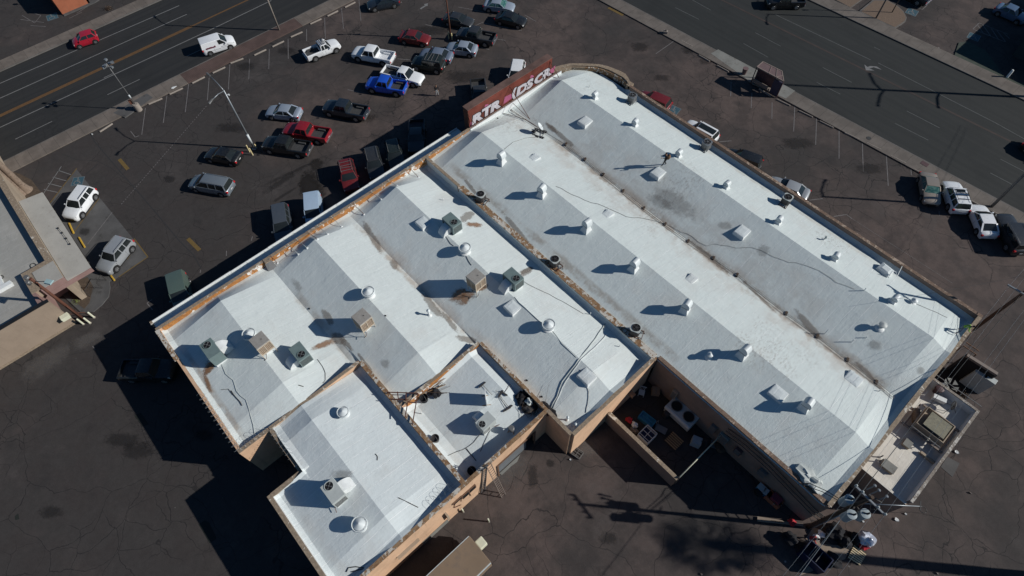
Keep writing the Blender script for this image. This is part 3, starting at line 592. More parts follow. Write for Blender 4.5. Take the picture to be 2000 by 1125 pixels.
CURJ = [CURI[i]+(V(10, 45, PT)-CURI[i]).normalized()*.02 for i in range(n_)]
CURK = [CURI[i]+(V(10, 45, PT)-CURI[i]).normalized()*.20 for i in range(n_)]
for i in range(3, n_-1): m.prism([(p.x, p.y) for p in (CURJ[i], CURJ[i+1], CURK[i+1], CURK[i])], 4.2, PT-.14)
m.build('corner_flashing', 'peel_brown', EB)
m = MB()
for i in range(0, 3): m.prism([(p.x, p.y) for p in (CURJ[i], CURJ[i+1], CURK[i+1], CURK[i])], 4.2, PT-.14)
m.build('corner_flashing', 'cap_tan', EB)
us = cuts(.25, 48.2, .42, (2.2, 46.5)); vs = cuts(30.4, 54.0, .42, (36.35, 42.4, 48.3, 53.6))
roof_grid('roof', 'roof_east', EB, us, vs, z_east, in_curve, [('u', .25, 30, 50), ('u', 48.2, 30, 54), ('v', 54.0, 7, 48)])
m = MB(); cap(m, 7.5, 48.47, 53.98, 54.27); m.build('parapet_cap', 'cap_brown', EB)
m = MB(); cap(m, 48.18, 48.47, 30.5, 53.96); m.build('parapet_cap', 'cap_tan', EB)
m = MB(); cap(m, 31.9, 48.16, 30.46, 30.78, PT-.14); m.build('parapet_cap', 'cap_brown', EB)
m = MB(); cap(m, -.02, .22, 30.4, 36.3); m.build('parapet_cap', 'cap_tan', EB)
m = MB(); m.box(.26, .285, 30.5, 36.2, 4.62, PT-.07); m.build('flashing', 'peel_orange', EB)
m = MB(); m.box(.26, .35, 36.3, 50.2, 4.5, PT+.02); m.build('front_cant', 'white_paint', EB)
m = MB(); cap(m, .3, 5.6, 30.14, 30.42); m.build('divider_cap', 'cap_tan', EB)
m = MB(); cap(m, 5.6, 31.9, 30.13, 30.43, PT-.2); m.build('divider_cap', 'peel_brown', EB)
m = MB(); m.box(5.7, 31.6, 30.44, 30.72, 4.6, 4.98); m.build('divider_flashing', 'peel_brown', EB)
m = MB(); m.box(.4, 5.5, 30.125, 30.145, 3.9, PT-.1); m.box(5.7, 31.8, 30.125, 30.145, 3.8, PT-.3); m.build('divider_lining', 'roof_west', EB)
# ---------------- west half
WB = thing('commercial_building', 'lower left building half with three white gabled roofs and an orange flaking street parapet', 'building', (0, 0, 0))
m = MB()
m.box(0, .25, 0, 30.4, 0, PT-.06); m.box(.25, 14.75, 0, .25, 0, PT-.06); m.box(14.75, 15.0, 0, 2.75, 0, PT-.06)
m.box(31.6, 31.85, 20.45, 30.15, 0, PT-.06); m.box(28.9, 31.6, 20.2, 20.45, 0, PT-.06)
m.box(14.8, 15.0, 2.75, 11.5, 3, PT-.06); m.box(15.0, 20.6, 11.45, 11.75, 3, PT-.06); m.box(20.4, 20.6, 11.75, 20.2, 3, PT-.06); m.box(20.6, 28.9, 20.2, 20.4, 3, PT-.06)
m.build('wall', 'stucco', WB)
def in_w(u, v): return (v < 11.45 and u < 14.8) or (11.45 < v < 20.2 and u < 20.4) or (v > 20.4 and u < 31.6) or (20.2 <= v <= 20.4 and u < 20.4)
us = cuts(.25, 31.6, .42, (1.75, 12.6, 14.8, 18.05, 20.4, 29.2)); vs = cuts(.25, 30.15, .42, (5.7, 11.0, 11.45, 15.6, 20.1, 20.2, 20.4, 25.2, 29.8))
roof_grid('roof', 'roof_west', WB, us, vs, z_west, in_w, [('u', .25, 0, 30), ('v', .25, 0, 15), ('v', 30.15, 0, 32), ('u', 31.6, 20.2, 30.2)])
m = MB(); cap(m, -.02, .24, -.02, 30.4); m.build('parapet_cap', 'cap_tan', WB)
m = MB(); m.box(.265, .30, .5, 30.0, 4.45, PT-.07); m.build('flashing', 'peel_orange', WB)
m = MB(); cap(m, .25, 4.2, -.12, .22, PT+.02); m.build('parapet_cap', 'peel_brown', WB); m = MB(); cap(m, 4.2, 14.98, 0.0, .24, PT-.12); m.build('parapet_cap', 'peel_brown', WB)
m = MB(); cap(m, 14.72, 15.02, 0, 2.7, PT-.03); m.build('parapet_cap', 'cap_tan', WB); m = MB(); cap(m, 31.58, 31.87, 20.4, 30.15); m.build('parapet_cap', 'cap_tan', WB); m = MB(); cap(m, 28.9, 31.6, 20.18, 20.46); m.build('parapet_cap', 'cap_tan', WB)
m = MB(); cap(m, 14.78, 15.02, 2.8, 11.45); m.build('inner_parapet_cap', 'cap_tan', WB); m = MB(); cap(m, 20.38, 20.62, 11.8, 20.2); m.build('inner_parapet_cap', 'cap_tan', WB)
m = MB(); m.box(20.63, 20.66, 12.2, 20.1, 4.3, PT-.08); m.build('flashing', 'peel_orange', WB)
m = MB(); cap(m, 15.0, 20.6, 11.43, 11.77); m.build('inner_parapet_cap', 'peel_brown', WB); m = MB(); cap(m, 20.6, 28.9, 20.18, 20.42); m.build('inner_parapet_cap', 'peel_brown', WB)
# awning along the street front: flat canopy with a white rim
m = MB(); m.box(-1.97, -.02, -.1, 36.2, 3.65, 3.8); m.build('awning_deck', 'roof_west', WB)
m = MB()
for i in range(9): m.box(-2.09, -1.985, -.1+4.03*i+.01, -.1+4.03*(i+1)-.01, 3.5, 3.93+.02*math.sin(i*2.3))
m.build('awning_rim', 'white_paint', WB, bevel=.02)
m = MB(); m.box(-2.10, -1.7, -.3, -.1, 3.5, 3.95); m.build('awning_end', 'cap_tan', WB)
# loading door, small windows, wall gear on the yard face (x = 28.9 .. 29.1 plane built with the annex and court)
AN = thing('commercial_building', 'lower annex roof with notched corner, flaking white parapet and tan rear wall', 'building', (0, 0, 0))
m = MB()
m.box(19.5, 19.75, .25, 2.75, 0, PT-.06); m.box(15.0, 15.25, 2.75, 3.0, 0, PT-.06); m.box(15.0, 19.75, 2.75, 3.0, 0, PT-.06)
m.box(19.5, 35.2, 0, .25, 0, PT-.06)
m.box(34.95, 35.2, .25, .3, 0, 1)
m.build('wall', 'stucco_tan', AN)
bx1 = 29.0
m = MB(); m.box(28.75, bx1, .25, 11.6, 0, PT-.06); m.box(28.75, bx1, 11.6, 20.2, 3.0, PT-.06); m.box(28.75, bx1, 11.6, 14.6, 0, 3.0); m.box(28.75, bx1, 18.9, 20.2, 0, 3.0); m.box(15.25, 28.75, 11.45, 11.72, 3, PT-.06) if False else None
m.box(20.6, 28.75, 11.45, 11.75, 3, PT-.06)
m.build('rear_wall', 'stucco', AN)
def in_a(u, v): return not (u < 19.75 and v < 3.0)
us = cuts(15.02, 28.75, .42, (16.9, 19.75, 26.8)); vs = cuts(.25, 11.43, .42, (3.0, 5.75))
roof_grid('roof', 'roof_annex', AN, us, vs, z_annex, in_a, [('u', 28.75, 0, 12), ('v', .25, 19.7, 29), ('v', 11.43, 15, 29), ('v', 3.0, 15, 19.7), ('u', 19.75, 0, 3)])
us = cuts(20.62, 28.75, .42, (25.1,)); vs = cuts(11.77, 20.18, .42, (12.9, 18.9))
CO = thing('commercial_building', 'small sunken roof court with brown parapets, behind the tan wall with the ladder', 'building', (0, 0, 0))
roof_grid('roof', 'roof_court', CO, us, vs, z_court, lambda u, v: True, [('u', 20.62, 11, 21), ('u', 28.75, 11, 21), ('v', 11.77, 20, 29), ('v', 20.18, 20, 29)])
m = MB(); m.box(20.7, 28.7, 11.9, 20.1, 2.9, 3.1); m.build('ceiling', 'stucco', CO)
m = MB(); cap(m, 19.46, 28.9, -.05, .24); cap(m, 19.46, 19.78, .24, 2.98); cap(m, 15.0, 19.46, 2.72, 3.02); m.build('parapet_cap', 'cap_tan', AN)
m = MB(); m.box(19.8, 28.7, .26, .30, 4.7, PT-.1); m.box(15.1, 19.7, 3.03, 3.07, 4.7, PT-.1); m.build('lining', 'white_paint', AN)
m = MB(); cap(m, 28.73, bx1+.02, 0, 20.2); m.build('parapet_cap', 'peel_brown', AN)
m = MB(); cap(m, 20.6, 28.72, 11.43, 11.77); m.build('inner_parapet_cap', 'peel_brown', AN)
m = MB(); m.box(29.02, 29.1, 14.6, 14.75, 0, 3.12); m.box(29.02, 29.1, 18.75, 18.9, 0, 3.12); m.box(29.02, 29.1, 14.75, 18.75, 3.0, 3.12); m.build('door_frame', 'rust_frame', AN)
m = MB()
for k in range(12): m.box(28.82, 28.86+.02*(k % 2), 14.6, 18.0, k*.25, k*.25+.245)
m.build('roller_door', 'galv', AN); m = MB(); m.box(28.3, 28.5, 18.0, 18.9, 0, 3.0); m.build('door_recess', 'black', AN)  # black block paints the dark end of the opening
for i, (px, w_, hh) in enumerate((((923, 955), .7, .8), ((911, 968), .7, .9), ((893, 977), .9, .4))):
    p = at(px[0], px[1], 3.2 if i < 2 else 3.6); m = MB(); m.box(29.0, 29.12, p.y-w_/2, p.y+w_/2, p.z-hh/2, p.z+hh/2); f_ = m.build('window', 'rust_frame', AN)
    m = MB(); m.box(29.11, 29.135, p.y-w_/2+.07, p.y+w_/2-.07, p.z-hh/2+.07, p.z+hh/2-.07); m.build('pane', 'black', f_)
for i, pts in enumerate(([(891, 985), (893, 999), (904, 990)], [(900, 968), (905, 985)], [(915, 958), (923, 970), (926, 976)])):
    P = [at(*q, 3.4-.9*k) for k, q in enumerate(pts)]; m = MB(); m.tube([(29.06, p.y, p.z) for p in P], .03, 5); m.build('conduit', 'rust', AN)
m = MB(); m.box(29.0, 29.25, 4.6, 6.6, 2.9, 3.0); m.box(29.0, 29.2, 2.2, 2.45, 3.3, 3.6); m.box(29.0, 29.3, 9.2, 9.35, 1.5, 3.2); m.build('ledge', 'stucco_tan', AN)
m = MB(); m.box(29.02, 29.05, 6.6, 9.2, 0, .9); m.build('wall_base', 'pale_concrete', AN)
# ---------------- low annex at the south-east
z_ = 3.3
SE = thing('commercial_building', 'low flat-roofed rear addition with a dirty pale roof, beyond the lower right parapet', 'building')
A_, B_, C_, D_ = (48.47, 35.75), (52.7, 35.75), (52.7, 46.6), (48.47, 46.6)
m = MB(); m.box(48.47, 52.6, 35.75, 35.95, 0, z_+.1); m.box(52.42, 52.6, 35.95, 46.5, 0, z_+.85); m.box(48.47, 52.42, 46.32, 46.5, 0, z_+.85); m.build('wall', 'stucco_shaded', SE)
m = MB(); m.box(48.47, 52.42, 35.95, 46.32, z_-.3, z_-.0); m.build('roof', 'roof_annex_east', SE)
m = MB(); cap(m, 52.42, 52.60, 35.8, 46.5, z_+.9); m.build('parapet_cap', 'cap_pale', SE); m = MB(); cap(m, 48.5, 52.42, 46.32, 46.5, z_+.9); m.build('parapet_cap', 'cap_pale', SE); m = MB(); cap(m, 48.5, 52.5, 35.78, 35.93, z_+.14); m.build('parapet_cap', 'roof_annex_east', SE); m = MB(); m.box(52.39, 52.42, 36, 46.3, z_, z_+.82); m.build('parapet_lining', 'white_paint', SE); m = MB(); m.box(48.6, 52.38, 46.29, 46.32, z_, z_+.82); m.build('parapet_lining', 'white_paint', SE)
m = MB(); m.box(51.2, 52.5, 40.2, 40.4, z_, z_+.3); m.build('roof_curb', 'stucco_tan', SE)
# ---------------- yard walls
m = MB(); a = at(1192, 803, 2.1); m.box(31.87, 39.45, 24.75, 25.0, 0, 2.1)
YW = thing('yard_wall', 'low tan block wall closing the shaded service yard', 'wall'); m.build('wall', 'stucco_shaded', YW)
m = MB(); cap(m, 31.9, 39.5, 24.73, 25.02, 2.16); m.build('coping', 'cap_tan', YW)
# chain gate rail from the wall end to the building
p0, p1 = V(39.45, 24.9, 2.2), V(39.6, 30.4, 2.2)
GT = thing('yard_gate', 'slim pale pipe gate between the low yard wall and the big building', 'gate', (39.5, 25, 0))
m = MB(); m.tube([V(0, 0, 2.3), V(.1, 5.4, 2.3)], .05, 8); m.build('top_rail', 'ivory', GT)
m = MB(); m.tube([V(0, 0, 0), V(0, 0, 2.35)], .06, 8); m.tube([V(.1, 5.3, 0), V(.1, 5.3, 2.35)], .06, 8); m.build('post', 'dark_metal', GT)
m = MB(); m.tube([V(0, 0, .15), V(.1, 5.4, .15)], .03, 6)
for k in range(27): m.tube([V(.004*k, .2*k+.1, .15), V(.004*k, .2*k+.1, 2.3)], .008, 4, cap=False)
m.build('mesh_infill', 'dark_metal', GT)
# ---------------- graffiti sign box
SG = thing('rooftop_sign', 'long red sign box covered in white graffiti letters on the street parapet', 'sign')
T0, T1 = at(905, 209.4, 7.4), at(1068, 105, 7.4); T3, T2 = at(913, 216, 7.4), at(1078.7, 113.4, 7.4)
y0, y1 = (T0.y+T3.y)/2, (T1.y+T2.y)/2; xa, xb = (T0.x+T1.x)/2, (T3.x+T2.x)/2
m = MB(); m.box(xa, xb, y0, y1, 4.3, 7.4); m.build('panel', 'sign_red', SG)
m = MB(); m.box(xa-.03, xb+.03, y0-.03, y1+.03, 7.4, 7.46); m.build('top_cover', 'sign_top', SG)
print('SIGN', xa, xb, y0, y1)
xf = xb+.004
L_ = y1-y0
base_m = lambda dy, z: Matrix(((0, 0, 1, xf), (1, 0, 0, y0+dy), (0, 1, 0, z), (0, 0, 0, 1)))   # text x->+y, text y->+z, normal->+x
def graf(txt, dy, z, size, wide, sh=0):
    S = Matrix.Diagonal((wide, 1, 1, 1))
    text_mesh('graffiti_outline', txt, size, 'graffiti_black', SG, base_m(dy, z) @ Matrix.Translation((0, 0, .008)) @ S, .004, .17, sh)
    text_mesh('graffiti_letters', txt, size, 'graffiti_white', SG, base_m(dy, z) @ Matrix.Translation((0, 0, .022)) @ S, .004, .095, sh)
graf('R', .35, 5.22, 1.5, 1.5, .15); graf('T', 1.85, 5.25, 1.5, 1.35, .1); graf('R', 3.0, 5.25, 1.5, 1.5, .15)
graf('(', 6.3, 5.3, 1.6, 1.1, 0); graf('D', 6.9, 5.2, 1.55, 1.45, .15); graf('S', 8.45, 5.25, 1.5, 1.4, .1); graf('C', 9.7, 5.2, 1.5, 1.4, .1); graf("R", 11.0, 5.25, 1.5, 1.4, .05)
for (a, b, c, d) in ((.05, .9, 4.95, 5.5), (5.0, 6.4, 5.25, 6.0), (2.2, 3.0, 6.2, 6.6), (12.9, L_-.1, 5.2, 5.9), (9.0, 9.7, 6.3, 6.7)):
    m = MB(); m.poly([V(xf+.003, y0+a, c), V(xf+.003, y0+b, c+.1), V(xf+.003, y0+b-.2, d), V(xf+.003, y0+a+.2, d+.15)]); m.build('graffiti_haze', 'graffiti_pink', SG, fix=False)
m = MB(); m.box(xa+.02, xb-.02, y0-.012, y0-.002, 4.3, 7.3); m.build('end_panel', 'rust', SG)
for (x, y), (x2, y2) in (((914.5, 222), (931, 248)), ((998.5, 171.5), (1035, 233)), ((1077, 122), (1093, 154))):
    a = V(xb+.02, at(x, y, 7.1).y, 7.1); b = at(x2, y2, 5.0); c = V(xb+.05, a.y, 5.15)
    m = MB(); m.tube([a, b], .035, 6); m.tube([b, c], .03, 6); m.build('brace', 'rust', SG)
# ------------------------------------------------------------------ vehicles
PAINT = {'red': (.46, .012, .035), 'white': (.74, .76, .78), 'blue': (.012, .10, .62), 'silver': (.30, .35, .42), 'silver2': (.34, .36, .38), 'pewter': (.17, .20, .23), 'maroon': (.17, .016, .018), 'black': (.012, .014, .016), 'charcoal': (.035, .038, .042), 'navy': (.018, .028, .042), 'crimson': (.30, .012, .022), 'beige': (.29, .25, .21), 'greenvan': (.10, .145, .125), 'bluewhite': (.36, .47, .60), 'darkgreen': (.018, .027, .026), 'skyblue': (.10, .16, .26), 'graphite': (.075, .09, .11), 'bluegrey': (.17, .21, .28)}
for k_, c_ in PAINT.items():
    q = mk('paint_'+k_); n = q.noise(q.coord('obj'), 1.2, 4); dust = q.noise(q.coord('obj'), 6, 5, .7)
    c = q.mix(1.0, c_, q.math('MULTIPLY_ADD', n, .16, .92), 'MULTIPLY'); c = q.mix(q.math('MULTIPLY', q.ss(dust, .45, .75), .18), c, (.20, .18, .165))
    q.out(c, .38, .25 if k_ not in ('white', 'bluewhite') else 0, .5); q.b.inputs['Coat Weight'].default_value = .6; q.b.inputs['Coat Roughness'].default_value = .12
# kind: L, W, H, hood z, belt z, cabin (rear-low, rear-top, front-top, front-low as fractions of L from rear), tail z
SPEC = {
 'sedan':  dict(L=4.65, W=1.82, H=1.45, hood=.93, nose=.72, belt=.98, deck=1.03, cab=(.12, .27, .56, .75), wb=(.19, .80), wr=.33),
 'coupe':  dict(L=4.8, W=1.86, H=1.42, hood=.93, nose=.70, belt=.98, deck=1.0, cab=(.08, .28, .56, .75), wb=(.19, .80), wr=.34),
 'hatch':  dict(L=3.6, W=1.65, H=1.50, hood=.98, nose=.76, belt=1.02, deck=1.02, cab=(.02, .12, .56, .78), wb=(.17, .80), wr=.30),
 'suv':    dict(L=4.75, W=1.88, H=1.72, hood=1.08, nose=.86, belt=1.12, deck=1.12, cab=(.02, .08, .58, .74), wb=(.19, .80), wr=.37),
 'jeep':   dict(L=4.6, W=1.87, H=1.84, hood=1.15, nose=1.05, belt=1.2, deck=1.2, cab=(.03, .05, .62, .69), wb=(.19, .82), wr=.42),
 'minivan':dict(L=4.9, W=1.93, H=1.72, hood=1.05, nose=.82, belt=1.08, deck=1.08, cab=(.01, .05, .62, .82), wb=(.19, .81), wr=.34),
 'van':    dict(L=4.7, W=1.85, H=1.86, hood=1.12, nose=.88, belt=1.15, deck=1.15, cab=(.00, .03, .62, .80), wb=(.18, .80), wr=.33),
 'pickup': dict(L=5.75, W=1.98, H=1.86, hood=1.18, nose=1.02, belt=1.22, deck=1.1, cab=(.385, .41, .64, .745), wb=(.20, .82), wr=.41),
 'extcab': dict(L=5.35, W=1.88, H=1.75, hood=1.08, nose=.90, belt=1.12, deck=1.05, cab=(.42, .44, .62, .74), wb=(.20, .82), wr=.38),
}
def ring(x, w, zl, zt, crown=.03, edge=.05):
    return [(x, -w*.90, zl), (x, -w, zl+.16), (x, -w, zt*.62), (x, -w*.965, zt-edge), (x, -w*.80, zt+.0), (x, -w*.4, zt+crown), (x, 0, zt+crown*1.3), (x, w*.4, zt+crown), (x, w*.80, zt+.0), (x, w*.965, zt-edge), (x, w, zt*.62), (x, w, zl+.16), (x, w*.90, zl)]
def car(kind, paint, front, rear, label, cat='car', name=None, h=.75, L=None, rack=False, sun=None, name_kw=None, glassmat='glass', tail='red_light', extras=()):
    S = SPEC[kind]; A, B = at(*front, h), at(*rear, h); c = (A+B)/2; ang = math.atan2(A.y-B.y, A.x-B.x)
    meas = (A-B).length; sc_ = (L or clamp(meas, S['L']*.9, S['L']*1.12))/S['L']; W = S['W']/2; Lh = S['L']*sc_/2
    t = thing(name or {'pickup': 'pickup_truck', 'extcab': 'pickup_truck', 'van': 'van', 'minivan': 'minivan'}.get(kind, 'parked_car'), label, cat, (c.x, c.y, .012), ang)
    P = 'paint_'+paint; X = lambda f: -Lh+2*Lh*f
    c0, c1, c2, c3 = S['cab']; belt, hood, nose, deck, H = S['belt'], S['hood'], S['nose'], S['deck'], S['H']
    truck = kind in ('pickup', 'extcab'); zl = .22 if not truck and kind != 'jeep' else .36
    st = []
    if not truck: st += [(0, .80, zl+.12, deck-.22), (.012, .90, zl, deck-.10), (.04, .965, zl-.02, deck-.02), (.10, 1, zl-.03, deck), (c0+.04 if c0 > .06 else .14, 1, zl-.04, belt)]
    else: st += [(c0-.01, 1, zl-.02, belt-.02)]
    st += [(.5, 1.0, zl-.05, belt), (c3-.06, 1.0, zl-.05, belt), (c3+.02, .99, zl-.04, hood+.02), (.88, .975, zl-.03, (hood+nose)/2+.04), (.95, .92, zl, nose+.05), (.985, .82, zl+.03, nose-.05), (1.0, .66, zl+.12, nose-.20)]
    m = MB(); m.loft([ring(X(f), W*k, a, b) for f, k, a, b in st]); m.build('body', P, t, angle=38)
    # greenhouse glass
    g = MB(); zr = H-.06; wb_, wt_ = W*.93, W*(.72 if kind != 'van' else .84)
    if kind in ('jeep',): wt_ = W*.83
    def gr(xr, xf, w, z, bow): return [(xr+bow*.4, -w, z), (xr, -w*.55, z), (xr, w*.55, z), (xr+bow*.4, w, z), (xf-bow, w, z), (xf, w*.55, z), (xf, -w*.55, z), (xf-bow, -w, z)]
    lo = gr(X(c0), X(c3), wb_, belt-.05, .16); hi = gr(X(c1), X(c2), wt_, zr, .08)
    mid = [tuple(a*.45+b*.55 for a, b in zip(p, q_)) for p, q_ in zip(lo, hi)]; mid = [(p[0], p[1]*1.025, p[2]) for p in mid]
    g.loft([lo, mid, hi]); g.build('windows', glassmat, t, angle=30)
    # roof panel and pillars
    r = MB(); k = .035
    r.loft([[(X(c1)-.02, y, zr-.03+z) for y, z in ((-wt_*.9, 0), (wt_*.9, 0), (wt_*.9, .04), (0, .06), (-wt_*.9, .04))], [(X(c1)+.10, y, zr-.03+z) for y, z in ((-wt_*1.03, 0), (wt_*1.03, 0), (wt_*1.0, .07), (0, .095), (-wt_*1.0, .07))],
            [(X(c2)-.14, y, zr-.03+z) for y, z in ((-wt_*1.03, 0), (wt_*1.03, 0), (wt_*1.0, .07), (0, .095), (-wt_*1.0, .07))], [(X(c2)+.03, y, zr-.03+z) for y, z in ((-wt_*.9, 0), (wt_*.9, 0), (wt_*.9, .04), (0, .06), (-wt_*.9, .04))]]); r.build('roof', P, t, angle=30)
    p = MB()
    pm = lambda a, b, s, f: V(*[q_*f+w_*(1-f) for q_, w_ in zip(a, b)])
    for s in (-1, 1):
        lo_r = V(X(c0)+.06, s*wb_, belt-.04); hi_r = V(X(c1)+.03, s*wt_, zr); lo_f = V(X(c3)-.16, s*wb_, belt-.04); hi_f = V(X(c2)-.08, s*wt_, zr)
        p.bar(lo_f, hi_f, .07, .06); p.bar(lo_r, hi_r, .16 if kind in ('sedan', 'coupe') else .12, .06)
        for fr in ((.5,) if kind in ('sedan', 'coupe', 'hatch', 'pickup', 'extcab') else (.36, .68) if kind != 'van' else ()):
            xb = X(c1)+(X(c2)-X(c1))*fr; p.bar((xb, s*(wb_+.004), belt-.04), (xb, s*(wt_+.012), zr), .07, .04)
        p.bar((X(c0)+.1, s*(wb_+.0), belt-.02), (X(c3)-.2, s*(wb_+.0), belt-.02), .05, .05)
        if kind == 'van':   # closed cargo sides
            xa_, xb_ = X(.0)+.02, X(.52); q4 = [(xa_, s*wb_, belt-.04), (xb_, s*wb_, belt-.04), (xb_-.05, s*wt_, zr), (X(c1), s*wt_, zr)]; n_o = V(0, s*.03, .01)
            p.loft([[V(*a) for a in q4], [V(*a)+n_o for a in q4]])
    p.build('pillars', P, t, angle=30)
    # trim: seams, bumpers, grille, mirrors
    q_ = MB(); zb = zl+.02
    q_.box(X(.972), X(1.0)+.012, -W*.55, W*.55, zb+.12, nose-.20); q_.box(X(.0)-.015 if not truck else X(0)-.02, X(.02), -W*.70, W*.70, zl+.02, zl+.14)
    for s in (-1, 1):
        q_.box(X(.2), X(.8), s*W*1.0-.004, s*W*1.0+.004, zl-.06, zl+.03)
        for f in ((c3-.03, (c1+c2)/2+.02, c0+.14) if not truck else (c3-.03, (c1+c2)/2, c0+.02)): q_.box(X(f)-.006, X(f)+.006, s*(W*1.0+.002)-.003, s*(W*1.0+.002)+.003, zl+.1, belt-.12)
    q_.build('trim', 'trim_black', t)
    for s in (-1, 1): m = MB(); m.box(X(c3)-.40, X(c3)-.26, s*(W+.10)-.08, s*(W+.10)+.08, belt-.02, belt+.13); m.build('mirror', P, t, bevel=.02)
    for s in (-1, 1):
        m = MB(); m.loft([[(X(.945), s*W*.62, nose-.14), (X(.945), s*W*.90, nose-.14), (X(.93), s*W*.915, nose+.025), (X(.94), s*W*.62, nose+.045)], [(X(.985)+.012, s*W*.60, nose-.16), (X(.965)+.012, s*W*.90, nose-.16), (X(.955), s*W*.905, nose), (X(.978), s*W*.60, nose-.03)]]); m.build('headlight', 'head_light', t)
        m = MB(); zt_ = deck-.05 if not truck else 1.0; m.box(X(0)-.02, X(.035) if not truck else X(0)+.06, s*W*.86-.10, s*W*.86+.10, zt_-.28, zt_-.06); m.build('tail_light', tail, t, bevel=.02)
    m = MB(); m.box(X(0)-.03, X(0)-.012, -.16, .16, .62 if not truck else .55, .74 if not truck else .68); m.build('number_plate', 'plate', t)
    for f in S['wb']:
        for s in (-1, 1):
            wr = S['wr']; y = s*(W-.02)
            a = MB(); a.lathe([(wr*1.22, -.012), (wr*1.22, .012)], (X(f), s*(W-.004), wr+.03), 20, 'y'); wh = a.build('wheel', 'trim_black', t)  # black disc painted in for the shaded wheel arch
            b = MB(); b.lathe([(wr*.72, -.10), (wr*.97, -.10), (wr, -.06), (wr, .02), (wr*.95, .045), (wr*.66, .05)], (X(f), y-.0, wr), 20, 'y') if s > 0 else b.lathe([(wr*.72, .10), (wr*.97, .10), (wr, .06), (wr, -.02), (wr*.95, -.045), (wr*.66, -.05)], (X(f), y, wr), 20, 'y'); b.build('tyre', 'tyre', wh, angle=30)
            d = MB(); yo = y+s*.052; d.lathe([(wr*.64, -.006), (wr*.62, .006)], (X(f), yo, wr), 16, 'y')
            d.build('rim', 'rim', wh, angle=30)
            d = MB(); 
            for k in range(5): an = 2*PI*k/5+.4; d.bar((X(f)+wr*.30*math.cos(an), yo+s*.010, wr+wr*.30*math.sin(an)), (X(f)+wr*.56*math.cos(an+.22), yo+s*.010, wr+wr*.56*math.sin(an+.22)), .07, .006, V(0, 1, 0))
            d.build('rim_slots', 'trim_black', wh)
    if truck:
        xr, xc = X(0)+.02, X(c0); zf = .72; zt = deck+.08
        m = MB(); 
        for s in (-1, 1):
            m.loft([[(xr, s*W*.90, zl+.02), (xr, s*W*.985, zl+.18), (xr, s*W*.985, zt-.05), (xr, s*W*.95, zt), (xr, s*W*.84, zt), (xr, s*W*.84, zf)], [(xc, s*W*.90, zl+.02), (xc, s*W*1.0, zl+.18), (xc, s*W*1.0, zt-.05), (xc, s*W*.96, zt), (xc, s*W*.84, zt), (xc, s*W*.84, zf)]])
        m.build('bed_side', P, t, angle=30)
        m = MB(); m.box(xr-.02, xr+.05, -W*.90, W*.90, zl+.30, zt-.02); m.build('tailgate', P, t, bevel=.015)
        m = MB(); m.box(xr+.05, xc, -W*.84, W*.84, zf-.06, zf)
        for k in range(9): y = -W*.72+k*W*.18; m.box(xr+.08, xc-.03, y-.02, y+.02, zf, zf+.015)
        for s in (-1, 1): m.box(X(.20)-.45, X(.20)+.45, s*W*.72-.12, s*W*.72+.12, zf, zf+.22)
        m.build('bed_liner', 'bed_liner' if paint not in ('white', 'bluewhite') or 'plainbed' not in extras else P, t)
        m = MB(); m.box(xr-.16, xr-.02, -W*.92, W*.92, zl+.10, zl+.30); m.build('rear_bumper', 'chrome', t, bevel=.03)
        m = MB(); m.box(xr+.1, X(.98), -W*.8, W*.8, zl-.12, zl+.06); m.build('chassis', 'trim_black', t)
    if rack:
        m = MB()
        for s in (-1, 1): m.tube([(X(c1)+.15, s*wt_*.93, H+.02), (X(c1)+.2, s*wt_*.93, H+.09), (X(c2)-.3, s*wt_*.93, H+.09), (X(c2)-.2, s*wt_*.93, H+.02)], .022, 6)
        if rack == 'cross':
            for f in (.25, .5, .62, .85): x = X(c1)+(X(c2)-X(c1))*f; m.bar((x, -wt_*.95, H+.08), (x+(.15 if f == .62 else 0), wt_*.95, H+.08), .06, .03)
        m.build('roof_rack', 'mid_metal' if paint != 'white' else 'trim_black', t)
    if sun: m = MB(); a, b = sun; x0, x1 = X(c1)+(X(c2)-X(c1))*a, X(c1)+(X(c2)-X(c1))*b; m.box(x0, x1, -wt_*.62, wt_*.62, zr+.05, zr+.072); m.build('sunroof', 'glass', t)
    return t, X, W, S
G = car
G('hatch', 'red', (141, 83), (188, 68), 'small bright red hatchback driving on the left street', name='red_hatchback')
vt, X, W_, S_ = G('van', 'white', (457, 76), (394, 96), 'white panel van with red lettering driving on the left street', 'van')
m = MB(); rr = random.Random(3)
for k in range(8): x = X(.12)+k*.165; hgt = rr.uniform(.18, .27); m.box(x, x+.125, -W_-.006, -W_-.002, 1.0, 1.0+hgt)
m.build('red_lettering', 'crimson_mark' if 'crimson_mark' in MAT else plain('crimson_mark', (.16, .03, .05), .6), vt)
m = MB()
for k in range(14): x = X(.24)+k*.17; m.box(x, x+.11, -W_-.006, -W_-.002, .62, .68)
for k in range(7): x = X(.56)+k*.15; m.box(x, x+.10, -W_-.006, -W_-.002, .80, .86)
m.build('small_lettering', 'mid_metal', vt)
G('extcab', 'white', (659, 84), (599, 108), 'white pickup with a cluttered black bed and roof rack, parked by the left street kerb', 'pickup', rack='cross')
G('pickup', 'white', (690, 101), (768, 115), 'white crew-cab pickup with a clean bed, furthest left of the upper pickup cluster', 'pickup', extras=('plainbed',))
G('extcab', 'white', (826, 157), (749, 138), 'white pickup with rear side windows and a dark bed, touching the blue pickup', 'pickup')
G('pickup', 'blue', (717, 162), (792, 173), 'bright blue crew-cab pickup', 'pickup')
G('sedan', 'maroon', (838, 77), (783, 69), 'dark red sedan parked left of the brown lamp pole', glassmat='glass')
G('sedan', 'charcoal', (924, 45), (868, 33), 'dark grey sedan parked above the brown lamp pole')
